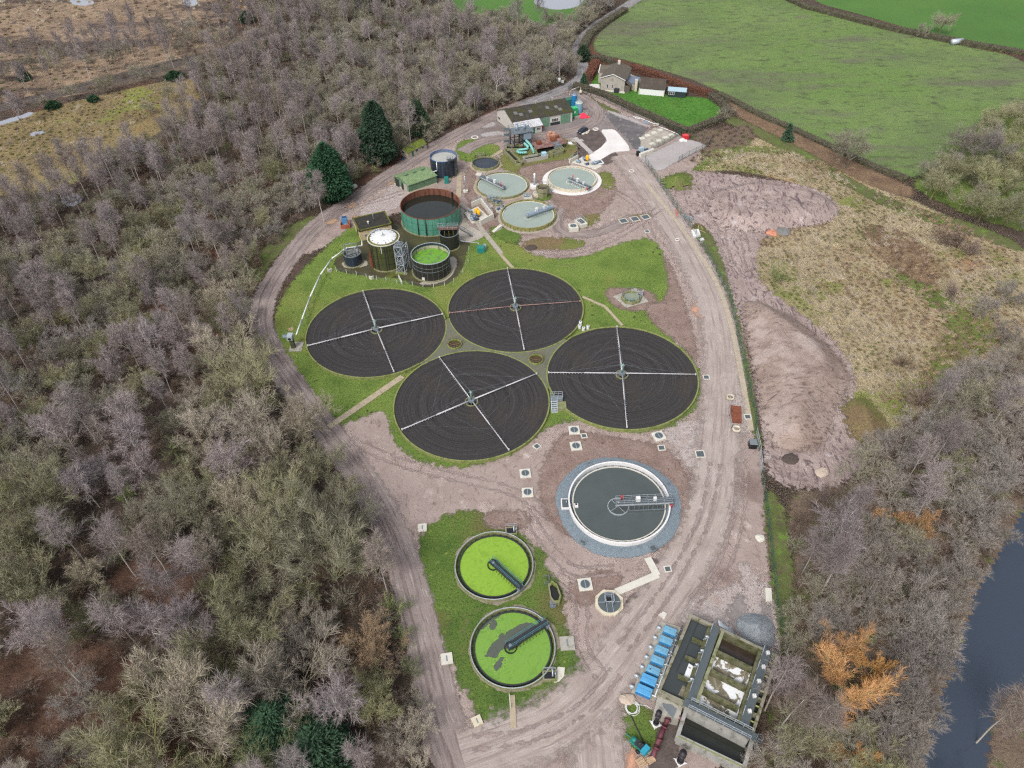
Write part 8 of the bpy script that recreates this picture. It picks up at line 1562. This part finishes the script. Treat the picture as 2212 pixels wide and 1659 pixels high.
def where(b):
    u,v,_=proj((b.x,b.y,0)); 
    L=[((1330,60),'beside the access road'),((1180,150),'behind the works building'),((1050,200),'above the rear yard fence'),((900,250),'in the wood behind the mossy hut'),((760,330),'near the two big evergreens'),((640,440),'beside the track corner above the skip'),((520,560),'at the wood edge left of the digester'),((500,700),'at the wood edge left of the left filter bed'),((620,880),'overhanging the track below the left filter bed'),((720,1050),'at the wood edge beside the bare mud'),((800,1250),'at the wood edge beside the upper duckweed tank'),((850,1450),'at the wood edge beside the lower duckweed tank'),((850,1620),'at the wood edge at the bottom of the photo'),((600,1250),'in the wood left of the duckweed tanks'),((600,1550),'in the lower wood near the dark hollies'),((350,1550),'in the lower wood beside the bracken clearing'),((120,1620),'in the lower left corner below the bracken'),((150,1350),'above the bracken clearing'),((380,1100),'deep in the middle of the left wood'),((120,1050),'at the left edge of the wood, halfway down'),((350,850),'in the left wood level with the lower filter beds'),((120,750),'at the left edge, level with the filter beds'),((350,620),'in the left wood level with the digester'),((150,520),'below the yellow moor clearing'),((450,380),'in the wood right of the yellow clearing'),((650,180),'in the upper wood near the railway'),((900,100),'in the upper wood below the pasture'),((250,170),'along the railway on the heath'),((30,330),'beside the railway at the left edge'),
     ((1960,440),'in the meadow right of the field path'),((2150,330),'at the right edge beside the crop field'),((1750,300),'on the hedge line of the crop field'),((2040,50),'on the hedge between the far pastures'),((1600,250),'at the end of the garden hedge'),((2180,400),'at the right edge in the meadow'),((1680,590),'on the muddy edge of the rough grass'),((2000,600),'on the dark mound in the rough grass'),((2150,800),'at the right edge above the river'),((1950,830),'in the lower corner of the rough grass'),((1800,1060),'below the spoil heap by the gates'),((1950,1000),'in the right wood below the rough grass'),((2100,1050),'at the right edge beside the river'),((1780,1250),'in the right wood beside the boundary fence'),((1950,1250),'in the middle of the right wood'),((2080,1300),'leaning over the upper river bank'),((1750,1450),'in the right wood beside the gravel heap'),((1900,1480),'in the right wood near the orange willows'),((2020,1480),'leaning over the lower river bank'),((1720,1640),'below the right corner of the aeration block'),((1900,1640),'in the lower right wood at the bottom edge'),((2170,1560),'on the far bank of the river')]
    return min(L,key=lambda q:(q[0][0]-u)**2+(q[0][1]-v)**2)[1]
inst=[]; KEYS=[(k,v) for k in PROTO for v in range(len(PROTO[k]))]; kid={kv:i for i,kv in enumerate(KEYS)}; used={}
rows=[]
for i,(k,v,b,s,r,h) in enumerate(TREES):
    if i in solo:
        rows.append((i,DESC[k]+' '+where(b)))
    else: inst.append((kid[(k,v)],b,s,r))
from collections import Counter,defaultdict
bylab=defaultdict(list)
for i,l in rows: bylab[l].append(i)
for l,ids in bylab.items():
    # tell members of one spot apart by height and place
    for j,i in enumerate(sorted(ids,key=lambda i:proj(TREES[i][2])[0])):
        k,v,b,s,r,h=TREES[i]; lab=l; n=len(ids); g=None
        if n==2: lab=('left' if j==0 else 'right')+' '+l
        elif n==3: lab=('left','middle','right')[j]+' '+l
        elif n>3: g='trees '+where(b)+', '+DESC[k].split(' ',1)[1]; lab=('leftmost '+l) if j==0 else (('rightmost '+l) if j==n-1 else l+', inner')
        place_tree(NAMES.get(k,'bare_tree'),lab,{'scrub':'bramble','shrub':'shrub','green':'bush'}.get(k,'tree'),b,PROTO[k][v][0],PROTO[k][v][1],s,r,g or 'bare winter trees of the woods')
# ---- masses built with instances
def mass(name,label,cat,protos,pts,hide=True):
    col=bpy.data.collections.new(name+'_sources')
    for i,me in enumerate(protos): o=bpy.data.objects.new('src_%03d'%i,me); col.objects.link(o)
    me=bpy.data.meshes.new(name); me.from_pydata([(p.x,p.y,p.z) for _,p,_,_ in pts],[],[])
    for n_,ty,vals in (('kid','INT',[q[0] for q in pts]),('sc','FLOAT',[q[2] for q in pts]),('rz','FLOAT',[q[3] for q in pts])):
        a=me.attributes.new(n_,ty,'POINT'); a.data.foreach_set('value',vals)
    ob=bpy.data.objects.new(name,me); COL.objects.link(ob); tag(ob,label,cat,None,'stuff')
    ng=bpy.data.node_groups.new(name,'GeometryNodeTree'); ng.interface.new_socket('Geometry',in_out='INPUT',socket_type='NodeSocketGeometry'); ng.interface.new_socket('Geometry',in_out='OUTPUT',socket_type='NodeSocketGeometry')
    N=ng.nodes; Lk=ng.links; gi=N.new('NodeGroupInput'); go=N.new('NodeGroupOutput'); ci=N.new('GeometryNodeCollectionInfo'); ci.inputs['Collection'].default_value=col; ci.inputs['Separate Children'].default_value=True; ci.inputs['Reset Children'].default_value=True
    ip=N.new('GeometryNodeInstanceOnPoints'); ip.inputs['Pick Instance'].default_value=True
    def at(n_,ty): a=N.new('GeometryNodeInputNamedAttribute'); a.data_type=ty; a.inputs['Name'].default_value=n_; return [o for o in a.outputs if o.enabled][0]
    cx=N.new('ShaderNodeCombineXYZ'); Lk.new(at('rz','FLOAT'),cx.inputs[2])
    Lk.new(gi.outputs[0],ip.inputs['Points']); Lk.new(ci.outputs[0],ip.inputs['Instance']); Lk.new(at('kid','INT'),ip.inputs['Instance Index']); Lk.new(at('sc','FLOAT'),ip.inputs['Scale']); Lk.new(cx.outputs[0],ip.inputs['Rotation']); Lk.new(ip.outputs[0],go.inputs[0])
    md=ob.modifiers.new('scatter','NODES'); md.node_group=ng; return ob
mass('woodland','mass of smaller bare trees filling the woods behind the nearer ones','woodland',[PROTO[k][v][2] for k,v in KEYS],inst)
sk=[('scrub',0),('scrub',1),('shrub',0),('green',0)]; scr=[]
def ks(x,y,R):
    if clear(x,y): return None if R.random()<.8 else 0
    t=R.random(); return 0 if t<.35 else (1 if t<.65 else (2 if t<.92 else 3))
for poly,sp,n,sd_ in ((WOODL,3.1,36000,5),(WOODR,2.6,7000,6)):
    for k,x,y in fill(poly,sp,ks,n,sd_):
      if poly is WOODL or not over_river(Vector((x,y,0)),1,2): scr.append((k,Vector((x,y,0)),rt.uniform(.5,1.05),rt.uniform(0,6.28)))
HE=GL('P',[(-120,60),(520,-20),(500,60),(200,190),(-60,225)])
for k,x,y in fill(HE,9,lambda x,y,R:0 if fbm(np.array([x]),np.array([y]),.02,2,4)[0]>.55 else None,3000,8): scr.append((k,Vector((x,y,0)),rt.uniform(.4,.8),rt.uniform(0,6.28)))
RA=GL('P',[(-60,262),(260,180),(560,100),(560,82),(250,165),(-60,238)])
for k,x,y in fill(RA,5,lambda x,y,R:R.randrange(3),2500,9): scr.append((k,Vector((x,y,0)),rt.uniform(.5,1),rt.uniform(0,6.28)))
UG=GL('E',[(1480,850),(1600,800),(1800,770),(1990,770),(2200,720),(2300,860),(2000,1000),(1800,960),(1700,1120),(1480,1170),(1600,1060),(1780,950)])
for k,x,y in fill(UG,2.2,lambda x,y,R:R.randrange(2),3000,10): scr.append((k,Vector((x,y,0)),rt.uniform(.25,.5),rt.uniform(0,6.28)))
mass('undergrowth_scrub','low brown scrub and saplings growing under and between the trees','scrub',[PROTO[k][v][2] for k,v in sk],scr)
# dead grass tussocks
def tuft(seed,mt,h=.9,n=46,sp=.5,lean=.9):
    R=random.Random(seed); V=[];F=[]; la=R.uniform(0,6.28)
    for _ in range(n):
        a=R.uniform(0,6.28); r=R.uniform(0,sp); p=Vector((r*math.cos(a),r*math.sin(a),0)); d=(Vector((math.cos(la)*lean+R.gauss(0,.5),math.sin(la)*lean+R.gauss(0,.5),R.uniform(.4,1)))).normalized(); s_=d.cross(Vector((R.gauss(0,1),R.gauss(0,1),R.gauss(0,1)))).normalized()*.05; L=h*R.uniform(.6,1.2); k=len(V); V+=[p-s_,p+s_,p+d*L]; F.append((k,k+1,k+2))
    return mkmesh('tuft',V,F,[mt])
tms=[twmat('straw_a',K(188,172,142),.18),twmat('straw_b',K(168,144,114),.18),twmat('straw_c',K(122,124,78),.18)]; tp=[tuft(50+i,tms[(0,0,1,1,2)[i]],(.9,1.1,1.0,.8,.6)[i]) for i in range(5)]; tf=[]
RGp=GL('P',[(1640,520),(1720,470),(1830,445),(1900,410),(2050,475),(2200,550),(2210,700),(2060,840),(1960,900),(1880,850),(1830,780),(1760,690),(1690,640),(1640,600)]); RG2=GL('P',[(1480,350),(1560,325),(1700,325),(1800,360),(1860,420),(1820,430),(1700,385),(1560,362)])
for poly,n,sd_ in ((RGp,16000,20),(RG2,5000,21)):
    def kt(x,y,R):
        z=fbm(np.array([x]),np.array([y]),.06,3,6)[0]; t=R.random(); return (2 if t<.5 else 3) if z>.54 else ((4 if t<.6 else 0) if z<.4 else (0 if t<.5 else 1))
    for k,x,y in fill(poly,1.0,kt,n,sd_): tf.append((k,Vector((x,y,0)),rt.uniform(.6,1.3),rt.uniform(-.5,.5)))
MO=GL('P',[(-60,310),(0,275),(130,228),(310,192),(370,190),(330,250),(240,290),(140,345),(60,372),(-60,385)])
for k,x,y in fill(MO,2.0,lambda x,y,R:R.choice((1,3,4)),9000,22): tf.append((k,Vector((x,y,0)),rt.uniform(.8,1.6),rt.uniform(0,6.28)))
HE2=GL('P',[(-160,-40),(320,-40),(540,0),(520,40),(440,110),(220,188),(-60,222),(-160,230)])
for k,x,y in fill(HE2,3.4,lambda x,y,R:R.choice((0,1,2,3,4)) if fbm(np.array([x]),np.array([y]),.03,3,5)[0]<.55 else None,9000,23): tf.append((k,Vector((x,y,0)),rt.uniform(1,2),rt.uniform(0,6.28)))
mass('dead_grass_tussocks','flattened straw coloured tussocks of dead grass on the rough ground','grass',tp,tf)
print('TREES',len(TREES),'solo',len(solo),'inst',len(inst),'scrub',len(scr),'tuft',len(tf))
sc.render.engine='CYCLES'; sc.cycles.use_denoising=False; sc.cycles.filter_width=1.3; sc.cycles.sample_clamp_indirect=4; sc.cycles.max_bounces=5; sc.cycles.transparent_max_bounces=12; sc.cycles.caustics_reflective=False; sc.cycles.caustics_refractive=False
